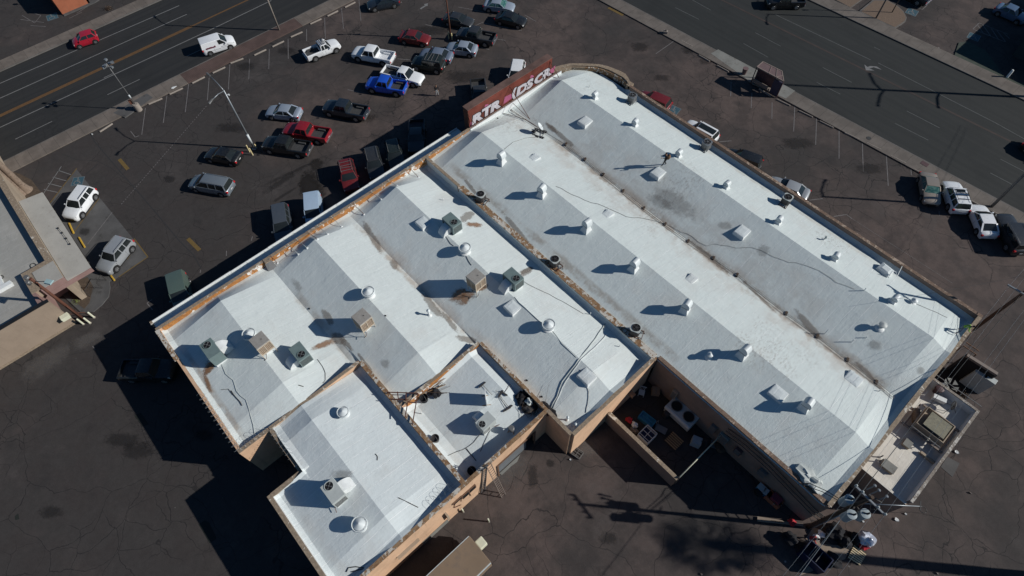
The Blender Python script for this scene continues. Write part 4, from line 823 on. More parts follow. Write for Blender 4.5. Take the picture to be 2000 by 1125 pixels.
G('sedan', 'silver', (1005, 14), (946, 7), 'silver sedan with a teal-tinted windscreen at the top edge', glassmat='glass_teal')
G('coupe', 'black', (1027, 43), (970, 31), 'black sedan next to the silver one near the top edge')
G('pickup', 'charcoal', (893, 64), (966, 78), 'dark grey pickup with reddish load in its bed, right of the brown lamp pole', 'pickup')
G('sedan', 'silver', (872, 90), (931, 98), 'pale silver-blue sedan below the dark grey loaded pickup')
G('sedan', 'bluegrey', (820, 102), (883, 112), 'blue-grey sedan between the silver-blue sedan and the black jeep')
G('jeep', 'darkgreen', (806, 120), (868, 130), 'black boxy jeep with a spare wheel on its back', rack='cross')
G('sedan', 'silver', (520, 215), (587, 222), 'light silver sedan standing alone in the middle of the lot')
G('pickup', 'navy', (633, 207), (716, 222), 'dark blue-black pickup right of the lone light silver sedan', 'pickup')
G('pickup', 'crimson', (555, 252), (642, 266), 'crimson red crew-cab pickup', 'pickup')
G('pickup', 'black', (515, 279), (604, 292), 'black pickup beside the red pickup with a white rear decal', 'pickup')
G('sedan', 'black', (402, 297), (468, 309), 'black sedan with bright red tail lights left of the twin lamp pole')
G('minivan', 'pewter', (372, 353), (452, 367), 'grey minivan with roof rails, alone in the lower left of the lot', 'minivan', rack=True)
G('suv', 'white', (135, 425), (175, 370), 'white compact SUV in the concrete bays by the left building', 'SUV', rack=True)
G('suv', 'silver2', (202, 527), (247, 471), 'silver SUV in the concrete bays, closest to the planter', 'SUV', rack=True)
G('coupe', 'navy', (727, 8), (768, 0), 'dark blue car cut off by the top edge of the photo', L=4.6)
G('pickup', 'charcoal', (813, 296), (815, 240), 'dark pickup in the deep shade below the sign', 'pickup')
G('suv', 'darkgreen', (778, 330), (766, 280), 'dark SUV with silver roof rails in the building shade', 'SUV', rack=True)
G('suv', 'charcoal', (738, 348), (725, 294), 'charcoal SUV with roof rails, right of the maroon SUV', 'SUV', rack=True)
G('suv', 'maroon', (688, 372), (675, 318), 'maroon SUV half in shade beside the awning', 'SUV', rack='cross')
G('van', 'bluewhite', (615, 440), (612, 388), 'pale blue-white van parked nose-in under the awning', 'van')
G('minivan', 'graphite', (556, 470), (547, 405), 'dark grey minivan nose-in at the awning, left of the pale van', 'minivan')
G('van', 'greenvan', (357, 592), (347, 548), 'dull green boxy van at the end of the awning', 'van', L=4.3, h=1.0)
G('pickup', 'black', (312, 722), (266, 722), 'dark pickup with a pale striped tailgate load in the shade left of the building', 'pickup', h=.9, L=5.0)
G('suv', 'white', (1004, 168), (1013, 126), 'white SUV partly hidden behind the graffiti sign', 'SUV', L=4.5)
G('pickup', 'charcoal', (940, 212), (933, 160), 'dark pickup parked against the street front left of the sign', 'pickup')
G('suv', 'maroon', (1256, 189), (1297, 207), 'dark red SUV partly hidden behind the long right parapet', 'SUV')
G('suv', 'white', (1344, 245), (1391, 271), 'white SUV with a black roof panel behind the right parapet', 'SUV', sun=(.02, .98))
G('suv', 'black', (1424, 303), (1476, 322), 'black SUV behind the middle of the long right parapet', 'SUV')
G('sedan', 'silver2', (1515, 358), (1564, 378), 'silver sedan poking out behind the right parapet and a condenser', L=4.5)
G('sedan', 'beige', (1822, 397), (1811, 339), 'champagne sedan with a teal windscreen by the right street', glassmat='glass_teal')
G('suv', 'white', (1855, 355), (1876, 413), 'white SUV with black roof bars and sunroof', 'SUV', rack='cross', sun=(.72, .92))
G('coupe', 'white', (1907, 398), (1934, 462), 'white sedan with a black rear window, between the white SUV and the black SUV')
G('jeep', 'charcoal', (1958, 424), (1992, 490), 'black SUV cut by the right edge of the photo', 'SUV', L=5.0, rack=True)
G('sedan', 'skyblue', (2004, 37), (1950, 13), 'bluish sedan in the shade at the upper right corner')
G('pickup', 'black', (1500, 1), (1566, 0), 'black pickup driving at the top edge of the right street', 'pickup', h=.9)
G('coupe', 'black', (2060, 308), (2019, 284), 'black car at the right edge on the right street')
G('pickup', 'black', (1760, -22), (1800, -4), 'black pickup at the top edge beyond the gravel island', 'pickup')
# ---------------- box trailer at the lower edge
TR = thing('box_trailer', 'tan box truck body beside the rear wall at the bottom edge of the photo', 'trailer')
hz = 2.7; c1_, c2_, c3_ = at(916, 1047, hz), at(960, 1097, hz), at(838, 1125, hz)
y1 = c1_.y; x0, x1 = c1_.x, c2_.x; print('TRAILER', c1_, c2_, c3_)
y1 = (c1_.y+c2_.y)/2
m = MB(); m.box(x0, x1, y1-8.0, y1, .7, hz); m.build('box', 'tan_trailer', TR, bevel=.05)
m = MB(); m.box(x1-.02, x1+.05, y1-8.0, y1-.05, hz-.25, hz-.02); m.box(x0-.03, x0+.02, y1-8.0, y1-.05, hz-.06, hz+.01); m.build('edge_rail', 'trailer_edge', TR)
m = MB(); m.box(x0+.5, x0+1.25, y1+.02, y1+.7, 1.4, 2.1)
m.build('cooling_unit', 'ivory', TR, bevel=.08); m = MB(); m.box(x0+.2, x1-.2, y1-7.5, y1-.2, .45, .7)
for s in (x0+.1, x1-.35):
    for yy in (y1-1.2, y1-6): m.lathe([(.45, 0), (.45, .25)], (s, yy, .45), 16, 'x')
m.build('chassis', 'trim_black', TR)
# ------------------------------------------------------------------ things on the roofs
def zroof(u, v):
    if u > 48.5: return 3.3
    if v > 30.3: return z_east(u, v)
    if u < 28.9 and ((u > 15 and v < 11.5)): return z_annex(u, v)
    if 20.5 < u < 29 and 11.5 < v < 20.3: return z_court(u, v)
    return z_west(u, v)
def on(x, y, dz=0):
    z = 5.0
    for _ in range(6): p = at(x, y, z); z = .5*z+.5*(zroof(p.x, p.y)+dz)
    p = at(x, y, z); return V(p.x, p.y, zroof(p.x, p.y)+dz)
# hooded exhaust vents
def hood_vent(hgt=1.05):
    t = thing('hood_vent', '', 'roof vent'); s = .32
    m = MB(); m.loft([[(-s*k, -s*k, z), (s*k, -s*k, z), (s*k, s*k, z), (-s*k, s*k, z)] for k, z in ((1.25, -.15), (1.1, .05), (.82, .22), (.66, hgt*.5), (.66, hgt*.62))]); m.build('base', 'white_paint', t, angle=20, bevel=.012)
    m = MB(); r = .33; N = 10
    for sgn in (0,): 
        rings = []
        for x in (-.30, .30): rings.append([(r*math.cos(PI*i/N)*1.0, x, hgt*.62+r*math.sin(PI*i/N)) for i in range(N+1)]+[(-r, x, hgt*.50), (r, x, hgt*.50)])
        m.loft(rings)
    m.build('hood', 'white_metal', t, angle=35)
    m = MB(); m.box(-r*.99, r*.99, -.31, -.29, hgt*.50-.03, hgt*.50); m.build('seam', 'mid_metal', t); return t
pv = Place(hood_vent())
SWV = [(980, 317), (1058, 381), (1145, 449), (1237, 525), (1337, 606), (1449, 694), (1570, 796)]
NEV = [(1161, 193), (1239, 246), (1324, 306), (1417, 367), (1518, 436), (1628, 507), (1742, 590)]
for i, p in enumerate(SWV): q_ = on(*p); o = pv(q_, R(8*math.sin(i*2.1)+5), 'white hooded vent, %s from the sign in the row nearest the divider wall' % ORD[i], 'hooded roof vents'); o.scale = (1.12, 1.12, 1.5*(1+.04*math.sin(i*4)))
for i, p in enumerate(NEV): q_ = on(*p); o = pv(q_, R(6*math.sin(i*1.7)+4), 'greyish hooded vent, %s from the sign in the row nearest the right parapet' % ORD[i], 'hooded roof vents'); o.scale = (.88, .88, .92)
# round ventilators
def round_vent():
    t = thing('round_ventilator', '', 'roof vent'); m = MB(); m.lathe([(.50, -.15), (.48, .04), (.36, .12), (.34, .55), (.36, .6)], (0, 0, 0), 20); m.build('neck', 'white_paint', t, angle=30)
    m = MB(); m.lathe([(.56, .50), (.58, .52), (.58, .74), (.56, .76), (.51, .74), (.51, .52)], (0, 0, 0), 24, cap=False); m.build('wind_band', 'white_metal', t, angle=30)
    m = MB(); m.lathe([(.46, .66), (.44, .72), (.26, .84), (.06, .93), (.02, .95)], (0, 0, 0), 20); m.build('cap', 'white_metal', t, angle=30)
    m = MB()
    for k in range(4): a = PI*k/2+.5; m.bar((.33*math.cos(a), .33*math.sin(a), .5), (.53*math.cos(a), .53*math.sin(a), .62), .04, .02)
    m.build('stay', 'mid_metal', t); return t
pr = Place(round_vent())
for p, l in (((909, 492), 'round white ventilator between the upper green unit and a tan cooler'), ((722, 577), 'round white ventilator on the middle ridge above the central tan cooler'), ((492, 659), 'round white ventilator half shaded by the lower left tan cooler'), ((1071, 641), 'round white ventilator below the lower right flat skylight'), ((673, 809), 'small domed ventilator at the top of the lower annex roof'), ((706, 1027), 'round ringed ventilator at the bottom of the annex roof')):
    o = pr(on(*p), random.uniform(0, 3), l, 'round roof ventilators')
    if 'domed' in l: o.scale = (.85, .85, .8)
# skylights and curbs
def skylight(h, sx, sy):
    t = thing('skylight', '', 'skylight'); m = MB(); m.loft([[(-sx*k, -sy*k, z), (sx*k, -sy*k, z), (sx*k, sy*k, z), (-sx*k, sy*k, z)] for k, z in ((1.08, -.35), (1.03, h*.3), (1, h-.03), (1, h))]); m.build('curb', 'white_paint', t, bevel=.015)
    m = MB(); m.loft([[(-sx*k, -sy*k, z), (sx*k, -sy*k, z), (sx*k, sy*k, z), (-sx*k, sy*k, z)] for k, z in ((.93, h), (.93, h+.02), (.5, h+.05))]); m.build('lid', 'roof_annex', t); return t
p1_, p2_, p3_ = Place(skylight(.22, .55, .62)), Place(skylight(.08, .42, .55)), Place(skylight(.14, .62, .55))
for p, l in (((1143, 239), 'raised white skylight curb nearest the rounded street corner'), ((1285, 339), 'raised white skylight curb beside the roofer with the backpack'), ((1449, 454), 'raised white skylight curb in the middle of the dirty grey slope')): q_ = on(*p); p1_(q_, 0, l, 'raised skylight curbs')
for p, l in (((1043, 309), 'low flat hatch on the bright slope nearest the satellite dish'), ((1186, 419), 'low flat hatch in the middle of the bright central slope'), ((1349, 546), 'low flat hatch at the lower end of the bright central slope')): p2_(on(*p), 0, l, 'low roof hatches')
for p, l in (((827, 436), 'square skylight left of the uppermost green unit'), ((1001, 601), 'square skylight with a bright rim below the right green unit'), ((1146, 736), 'square skylight tangled with pale pipes near the yard')): p3_(on(*p), 0, l, 'square skylights')
p3_(on(1519, 769), 0, 'white curb with a short pipe vent, lower end of the vent row', 'square skylights'); p3_(on(1666, 741), 0, 'open white hatch with a vent inside near the lower end of the pipe run', 'square skylights')
o = dup(p2_.p, on(1726, 530), R(-6), 'white raised duct box near the bent conduit by the right parapet'); o.scale = (1.5, .9, 4)
# packaged rooftop units
def pack_unit(body, duct_side, fan_x, curb_shade='white_paint', W=.55, L=.82, Hh=1.15, z0=.25):
    t = thing('rooftop_air_conditioner', '', 'air conditioner')
    m = MB(); m.box(-L, L, -W, W, z0, z0+Hh); b = m.build('housing', body, t, bevel=.02)
    m = MB(); m.lathe([(.36, z0+Hh+.005), (.36, z0+Hh+.045), (.32, z0+Hh+.045), (.31, z0+Hh+.01)], (fan_x, 0, 0), 20); f = m.build('fan_ring', body, t, angle=30)
    m = MB(); m.lathe([(.31, z0+Hh+.01), (.31, z0+Hh+.02)], (fan_x, 0, 0), 20); m.build('fan_well', 'black', f)
    m = MB()
    for k in range(4): a = PI*k/2+.7; m.loft([[(fan_x+.05*math.cos(a), .05*math.sin(a), z0+Hh+.03), (fan_x+.28*math.cos(a-.3), .28*math.sin(a-.3), z0+Hh+.03), (fan_x+.28*math.cos(a+.2), .28*math.sin(a+.2), z0+Hh+.05)], [(fan_x+.05*math.cos(a), .05*math.sin(a), z0+Hh+.035), (fan_x+.28*math.cos(a-.3), .28*math.sin(a-.3), z0+Hh+.035), (fan_x+.28*math.cos(a+.2), .28*math.sin(a+.2), z0+Hh+.055)]])
    m.lathe([(.06, z0+Hh+.03), (.06, z0+Hh+.08)], (fan_x, 0, 0), 8); m.build('fan', 'mid_metal', f)
    m = MB()
    for k in range(7): m.box(L+.002, L+.012, -W+.08, W-.08, z0+.15+k*.12, z0+.20+k*.12)
    m.build('grille', 'dark_metal', t); m = MB()
    for k in range(5): m.box(-L+.1+k*.15, -L+.16+k*.15, -W-.012, -W-.002, z0+.2, z0+.9)
    m.build('side_vent', 'dark_metal', t)
    m = MB(); s = duct_side; N = 8; rings = []   # curved duct elbow
    for i in range(N+1):
        a = PI/2*i/N; r0, r1 = .12, .95; cy = s*W
        rings.append([(-.42, cy+s*math.sin(a)*r0, z0-.02+math.cos(a)*r0), (.42, cy+s*math.sin(a)*r0, z0-.02+math.cos(a)*r0), (.42, cy+s*math.sin(a)*r1, z0-.25+math.cos(a)*r1*1.15), (-.42, cy+s*math.sin(a)*r1, z0-.25+math.cos(a)*r1*1.15)])
    m.loft(rings); m.build('duct', curb_shade, t, angle=40)
    m = MB(); m.box(-L*.9, L*.9, -W*.9, W*.9, -.2, z0-.01); m.build('stand', curb_shade, t); 
    m = MB(); m.tube([(L*.6, -W-.05, z0+.1), (L*.6, -W-.06, .12), (L*1.2, -W-.2, .05)], .025, 5); m.build('conduit', 'rust', t); return t
pg = Place(pack_unit('unit_green', -1, .38))
for p, rz, l in (((885, 447), 0, 'grey-green rooftop unit nearest the divider wall, uppermost of its kind'), ((1003, 555), 0, 'grey-green rooftop unit right of the upper tan cooler'), ((594, 700), 0, 'grey-green rooftop unit right of the lower left tan cooler')): pg(on(*p), rz, l, 'grey-green rooftop units')
o = dup(pg.p, on(426, 697), PI, 'grey-green rooftop unit with a pale duct near the left parapet, rust stain below', 'grey-green rooftop units'); o.scale = (1.1, 1.0, 1.18)
pw = Place(pack_unit('unit_grey', 1, -.45, Hh=1.3)); pw(on(660, 968), 0, 'light grey rooftop unit with a white duct on the lower annex roof', 'light grey rooftop units')
o = pw(on(950, 832), PI/2+R(2), 'light grey rooftop unit in the sunken court', 'light grey rooftop units'); o.scale = (.85, .9, .8)
# evaporative coolers
def cooler():
    t = thing('evaporative_cooler', '', 'evaporative cooler'); s = .62; z0, z1 = .55, 1.55
    m = MB(); m.box(-s, s, -s, s, z0, z0+.10); m.box(-s, s, -s, s, z1-.10, z1)
    for x in (-s, s-.07):
        for y in (-s, s-.07): m.box(x, x+.07, y, y+.07, z0+.1, z1-.1)
    for k in (0,): m.box(s-.05, s, -.035, .035, z0+.1, z1-.1); m.box(-.035, .035, -s, -s+.05, z0+.1, z1-.1)
    m.build('frame', 'cream_metal', t)
    m = MB(); m.box(-s+.05, s-.05, -s+.05, s-.05, z0+.1, z1-.1); m.build('pads', 'louver_tan', t)
    m = MB()
    for k in range(9):
        y = -s+.13+k*(2*s-.26)/8; m.box(s-.055, s-.03, y-.014, y+.014, z0+.12, z1-.12); m.box(y-.014, y+.014, -s+.03, -s+.055, z0+.12, z1-.12)
    m.build('louvers', 'cream_metal', t)
    m = MB(); m.loft([[(-s*k, -s*k, z), (s*k, -s*k, z), (s*k, s*k, z), (-s*k, s*k, z)] for k, z in ((1.03, z1), (1.03, z1+.03), (.98, z1+.06))]); m.build('lid', 'cooler_top', t)
    m = MB(); m.tube([(.1, .2, z1+.05), (.1, .2, z1+.12)], .03, 6); m.build('cap', 'dark_metal', t)
    for x in (-s+.04, s-.04):
        for y in (-s+.04, s-.04): m = MB(); m.tube([(x, y, -.25), (x, y, z0)], .03, 6); m.build('leg', 'cream_metal', t)
    m = MB(); m.box(-.3, .3, -.3, .3, -.2, z0-.01); m.build('duct', 'white_paint', t); m = MB(); m.tube([(s, -s*.4, z0), (s+.1, -s*.8, .2), (s+.05, -s*1.3, .05)], .02, 5); m.build('water_hose', 'rust', t); return t
pc = Place(cooler())
for p, rz, l in (((932, 563), 0, 'tan louvred cooler with orange rust runs, uppermost of three'), ((716, 640), 0, 'tan louvred cooler in the middle of the lower roofs'), ((523, 685), 0, 'tan louvred cooler nearest the left parapet, beside a round ventilator')):
    o = pc(on(*p), R(3)+rz, l, 'tan evaporative coolers'); o.scale = (1, 1, 1.26)
# round condensers on parapets
def condenser(body='galv', top='mid_metal'):
    t = thing('condenser_unit', '', 'air conditioner'); m = MB(); m.loft([[(.42*x, .42*y, z) for x, y in ((-1, -.7), (-.7, -1), (.7, -1), (1, -.7), (1, .7), (.7, 1), (-.7, 1), (-1, .7))] for z in (.30, 1.0)]); m.build('housing', 'dark_metal' if body != 'galv' else 'mid_metal', t, angle=30)
    m = MB(); m.loft([[(.45*x, .45*y, z) for x, y in ((-1, -.7), (-.7, -1), (.7, -1), (1, -.7), (1, .7), (.7, 1), (-.7, 1), (-1, .7))] for z in (1.0, 1.06)]); m.build('top_plate', body, t)
    m = MB(); m.lathe([(.33, 1.06), (.33, 1.07)], (0, 0, 0), 18); m.build('fan_well', 'black', t)
    m = MB(); m.lathe([(.37, 1.06), (.37, 1.11), (.33, 1.11), (.33, 1.07)], (0, 0, 0), 18, cap=False); m.lathe([(.10, 1.07), (.10, 1.13)], (0, 0, 0), 10)
    for k in range(5): a = 2*PI*k/5; m.bar((.08*math.cos(a), .08*math.sin(a), 1.10), (.34*math.cos(a), .34*math.sin(a), 1.10), .05, .012)
    m.build('fan_guard', top, t, angle=30)
    m = MB(); 
    for x in (-.38, .38):
        m.bar((x, -.75, .26), (x, .45, .26), .05); m.bar((x, -.72, .26), (x, -.72, -.25), .05); m.bar((x, .42, .26), (x, .42, -.3), .05); m.bar((x, -.70, -.05), (x, .1, .24), .035)
    m.bar((-.38, -.72, .26), (.38, -.72, .26), .05); m.build('stand', body if body == 'galv' else 'rust', t)
    m = MB(); m.tube([(.2, -.45, .5), (.3, -.7, .3), (.2, -1.0, -.1)], .03, 6); m.build('line_set', 'cable', t); return t
pn, pd = Place(condenser()), Place(condenser('unit_grey', 'dark_metal'))
for p, l in (((1233, 200), 'pale octagonal condenser on the right parapet nearest the rounded corner'), ((1377, 291), 'pale octagonal condenser on the middle of the right parapet in front of a white SUV')): pn(on(*p), R(4), l, 'condensers along the right parapet')
o = dup(pd.p, on(1532, 398), R(8), 'tan dusty condenser on the right parapet beside the silver sedan', 'condensers along the right parapet')
for p, l, a in (((940, 392), 'dark condenser on a stand at the upper end of the divider wall', PI/2+.3), ((1083, 518), 'grey condenser with white brackets in the middle of the divider wall', PI/2), ((1239, 651), 'rusty round condenser with a pipe bracket at the lower end of the divider wall', PI/2+.4)):
    q_ = on(*p); pd(q_, a, l, 'condensers along the divider wall')
# stacks and stubs
def pipe(name, label, px, r, h, mat='white_paint', hat=False, group='small pipe vents', base=True, lean=0):
    t = thing(name, label, 'pipe vent', on(*px), 0, group); m = MB(); m.tube([(0, 0, -.1), (lean, 0, h)], r, 10); m.build('stack', mat, t)
    if base: m = MB(); m.lathe([(r*2.6, -.06), (r*2.2, .03), (r*1.15, .12)], (0, 0, 0), 10); m.build('boot', 'white_paint', t, angle=30)
    if hat: m = MB(); m.lathe([(r*1.9, h+.02), (r*2.0, h+.12), (r*.3, h+.26)], (lean, 0, 0), 12); m.build('cowl', mat if mat != 'white_paint' else 'white_metal', t, angle=30)
    return t
pipe('pipe_vent', 'white pipe vent between the two central coolers', (839, 616), .09, .75, hat=True)
pipe('pipe_vent', 'short capped pipe beside the sixth hooded vent of the divider row', (1384, 698), .13, .45, hat=True)
pipe('pipe_vent', 'stubby galvanised vent on the dirty grey slope near its lower end', (1719, 640), .17, .45, 'unit_grey', hat=True)
pipe('pipe_vent', 'small round vent right of the last greyish hooded vent', (1782, 591), .14, .30, 'white_metal', hat=True)
pipe('pipe_vent', 'little bent pipe between the fifth and sixth vents by the right parapet', (1608, 468), .06, .35, 'unit_grey', hat=True, lean=.1)
for p, l, h in (((1610, 652), 'tall thin pipe standing beside the long pipe run', .9), ((1663, 668), 'thin pipe stub on the dirty grey slope, left one', .5), ((1691, 660), 'thin pipe stub on the dirty grey slope, right one', .3), ((1687, 568), 'thin pipe stub near the ridge of the last greyish vent', .45), ((1151, 171), 'tiny pipe stub near the rounded corner', .3), ((866, 391), 'tiny bent pipe near the upper divider wall', .35), ((1153, 614), 'white pipe cap at the divider wall shadow', .4), ((1210, 677), 'white tap-like pipe near the court end of the divider', .35), ((1717, 764), 'small pipe right of the open hatch', .3), ((1537, 916), 'tiny pipe at the lower left edge of the big roof', .25), ((824, 808), 'white lamp-like pipe cap by the rusty frame', .5), ((716, 576), 'small hook pipe on the middle ridge', .3)):
    pipe('pipe_stub', l, p, .035, h, base=False)
for p, l in (((753, 617), 'small dark debris lump on the middle ridge'), ((604, 603), 'tiny dark scrap left of the middle cooler'), ((972, 231), 'dark scrap beside the sign foot'), ((1029, 743), 'dark spot of scrap near the court parapet'), ((1058, 775), 'small dark scrap by the branches')):
    o = MB().blob((0, 0, .03), (.12, .09, .05), 1, 4).build('roof_debris', 'cloth_black'); o.location = on(*p); tag(o, l, 'debris')
# long gas pipe along the valley of the big roof
GP = thing('gas_pipe', 'long grey gas pipe on little blocks along the valley of the big roof', 'pipe')
PB = [(1000+x/3.75, 250+y/3.75) for x, y in ((392, 122), (532, 233), (665, 345), (810, 465), (962, 590), (1118, 708), (1287, 832), (1472, 957), (1645, 1080))]+[(1500+x/3.75, 500+y/3.75) for x, y in ((130, 425), (357, 592), (578, 765), (790, 928))]
ptsG = [on(1003, 219, .15), on(1030, 236, .15), on(1062, 256, .15)]+[on(*p, .16) for p in PB]+[on(1747, 778, .16)]
ptsG = [p+V(0, 0, .02*math.sin(i*3)) for i, p in enumerate(ptsG)]
m = MB(); m.tube(ptsG, .026, 6); m.build('pipe', 'mid_metal', GP); m = MB(); m.tube([p+V(0, .16, 0) for p in ptsG[3:]], .014, 5); m.build('side_line', 'wire_metal', GP)
for p in PB:
    q_ = on(*p); m = MB(); m.box(q_.x-.10, q_.x+.10, q_.y-.16, q_.y+.26, q_.z-.02, q_.z+.12, rot=.3); m.build('support_block', 'wood_dark', GP)
for i, (a, l) in enumerate((([(995, 213), (1003, 219)], 0), ([(983, 221), (1003, 226), (1029, 234)], 0), ([(997, 212), (1012, 223), (1029, 234), (1062, 256)], 0))):
    m = MB(); m.tube([on(*p, .08) for p in a], .025, 5); m.build('branch', 'rust', GP)
# cables lying on the roofs
def cable(label, pts, r=.018, mat='wire_metal', name='roof_cable', wob=.05, dz=.03, kind=None):
    P = [on(*p, dz) for p in pts]; out = []
    for i, (a, b) in enumerate(zip(P, P[1:])):
        n = max(2, int((b-a).length/.6))
        for k in range(n):
            q_ = a.lerp(b, k/n); j = V(noise.noise(q_*.8), noise.noise(q_*.8+V(9, 9, 9)), 0)*wob*3; u = q_+j; out.append(V(u.x, u.y, zroof(u.x, u.y)+dz))
    out.append(P[-1]); m = MB(); m.tube(out, r, 5); return tag(m.build(name, mat), label, 'cable')
cable('thin drain line from the green unit near the left parapet down to the annex wall', [(430, 703), (441, 730), (455, 745), (462, 762), (480, 780), (490, 812), (497, 848)], .018, 'unit_grey')
cable('short dark conduit lying beside the drain line near the left parapet', [(452, 762), (463, 775), (473, 792)], .035, 'dark_metal')
cable('curled wire loop beside the short dark conduit', [(433, 761), (447, 760), (453, 766), (459, 772)], .018)
cable('thin cable from the right green unit to the divider wall', [(1018, 547), (1060, 570), (1100, 589), (1140, 613)], .015)
cable('thin cable from the skylight ridge down to the ventilator ridge', [(871, 460), (880, 475), (886, 480)], .02, 'dark_metal'); cable('short cable from the ventilator to the upper cooler', [(909, 497), (916, 510), (921, 518)], .02, 'dark_metal')
cable('long pale pipe bend crossing the ridge above the tangled skylight', [(1183, 630), (1163, 662), (1147, 680), (1128, 702), (1114, 722), (1100, 745), (1087, 775), (1075, 798)], .05, 'unit_grey')
cable('second pale pipe running beside the long bend', [(1185, 655), (1160, 680), (1133, 702), (1120, 722), (1106, 745), (1092, 772), (1080, 797)], .04, 'cable_white')
cable('dark hose from the tangled skylight down the slope', [(1134, 722), (1141, 738), (1147, 750), (1150, 765), (1147, 790), (1144, 806)], .022, 'mid_metal')
cable('ridge cable running to the lower ventilator', [(1004, 580), (1035, 610), (1060, 633)], .025, 'unit_grey'); cable('ridge cable from the ventilator to the tangled pipes', [(1076, 644), (1100, 672), (1126, 698)], .025, 'unit_grey')
cable('thin cable from the lower left green unit toward the annex wall', [(620, 703), (629, 716), (635, 728), (636, 740), (630, 748)], .022, 'dark_metal')
cable('thin wire from the satellite dish to the sign end', [(1050, 268), (1025, 270), (1003, 277), (985, 292)], .016); cable('long faint wire meandering over the dirty grey slope', [(1300, 440), (1335, 452), (1380, 476), (1420, 482), (1455, 487), (1510, 500), (1560, 512), (1600, 525), (1640, 552), (1670, 565)], .011, 'wire_metal', wob=.15)
cable('long faint wire meandering over the bright central slope', [(1085, 363), (1130, 385), (1180, 405), (1225, 425), (1265, 428), (1300, 440)], .016, wob=.12)
cable('wire from the last greyish vent toward the right corner', [(1785, 592), (1830, 610), (1850, 620)], .014); cable('cable in the sunken court running to the left wall', [(946, 843), (925, 864), (905, 878), (868, 893)], .02)
cable('thin pole lying on the court roof', [(958, 838), (938, 882)], .025, 'mid_metal', wob=0); cable('rod lying near the court rear wall', [(911, 876), (930, 900)], .03, 'dark_metal', wob=0)
cable('curved scrap of wire on the annex roof', [(733, 887), (737, 892), (737, 899)], .03, 'dark_metal', wob=.01); cable('straight stick lying on the bright annex slope', [(778, 972), (817, 991)], .028, 'dark_metal', wob=0)
cable('bent dark hose at the bottom of the annex roof', [(676, 1117), (680, 1109), (695, 1107), (717, 1110), (700, 1113), (686, 1117)], .035, 'cable', wob=.01)
cable('small scrap stick left of the annex wall', [(583, 752), (593, 755)], .03, 'dark_metal', wob=0)
# parapet braces on the street side
BR = [(542, 514), (583, 497), (600, 485), (620, 468), (640, 458), (667, 443), (711, 419), (745, 390), (776, 364), (817, 346)]
for i, p in enumerate(BR):
    q_ = on(*p); t = thing('parapet_brace', 'bent white pipe brace, %s from the left along the orange street parapet' % ORD[i], 'brace', (q_.x, q_.y, q_.z), 0, 'parapet braces')
    m = MB(); m.tube([(0, 0, -.05), (-.12, -.02, .12), (.26-q_.x, -.10, PT-q_.z-.1)], .028, 6); m.tube([(.27-q_.x, -.10, PT-q_.z-.5), (.27-q_.x, -.12, PT-q_.z+.35)], .02, 5); m.build('strut', 'unit_grey' if i % 3 else 'rust', t)
    m = MB(); m.lathe([(.14, -.05), (.12, .03), (.05, .06)], (0, 0, 0), 8); m.build('foot', 'white_paint', t)
SC = thing('sheet_metal_scupper', 'crumpled grey metal scupper box against the orange street parapet', 'scupper', on(533, 524)); m = MB(); m.loft([[(-.5, -.35, 0), (.1, -.5, 0), (.15, .4, 0), (-.6, .3, .1)], [(-.75, -.3, .75), (-.5, -.35, .7), (-.5, .25, .8), (-.8, .3, .75)]]); m.build('box', 'mid_metal', SC); m = MB(); m.box(-.9, -.3, -.3, .3, .7, .78); m.build('lid', 'cap_tan', SC)
# satellite dish on a ballast frame
DT = thing('satellite_dish', 'white satellite dish on a frame weighed down with dark blocks', 'satellite dish', on(1053, 262), .4)
m = MB()
for k, (x, y) in enumerate(((-.5, -.45), (-.5, .45), (.5, -.45), (.45, .5), (-.05, -.6), (0, .55), (-.65, 0))): m.box(x-.2, x+.2, y-.11, y+.11, 0, .19, rot=.2*math.sin(k*3))
m.build('ballast', 'cloth_black', DT)
m = MB()
for y in (-.45, .45): m.bar((-.8, y, .2), (.8, y, .2), .05)
for x in (-.5, .5): m.bar((x, -.6, .22), (x, .6, .22), .05)
m.tube([(0, 0, .2), (0, 0, .95)], .035, 8); m.bar((-.5, 0, .22), (0, 0, .7), .03); m.build('frame', 'mid_metal', DT)
m = MB(); d_ = V(math.cos(R(28)), math.sin(R(28)), .75).normalized(); 
ax = d_.cross(V(0, 0, 1)).normalized(); ay = ax.cross(d_)
rings = []
for r in (.02, .2, .34, .43): rings.append([V(.05, 0, 1.1)+ax*math.cos(a)*r+ay*math.sin(a)*r*1.1+d_*(r*r*.6) for a in [2*PI*k/20 for k in range(20)]])
m.loft(rings+[[p-d_*.02 for p in rings[-1]], [p-d_*.02 for p in rings[0]]]); m.build('dish', 'white_metal', DT, angle=40)
m = MB(); m.tube([V(0, 0, .85), V(.05, 0, 1.1)+d_*.45-ay*.1], .015, 5); m.build('feed_arm', 'mid_metal', DT)
# bent conduit at the right parapet
BC = thing('bent_conduit', 'white bent conduit reaching from a roof vent over the right parapet', 'pipe', on(1735, 541)); q_ = on(1735, 541); tp = at(1762, 520, 5.4)
m = MB(); m.tube([(0, 0, 0), (-.1, .1, .75), (.15, .25, .8), (.5, .3, .35), tp-q_], .028, 6); m.build('pipe', 'white_metal', BC)
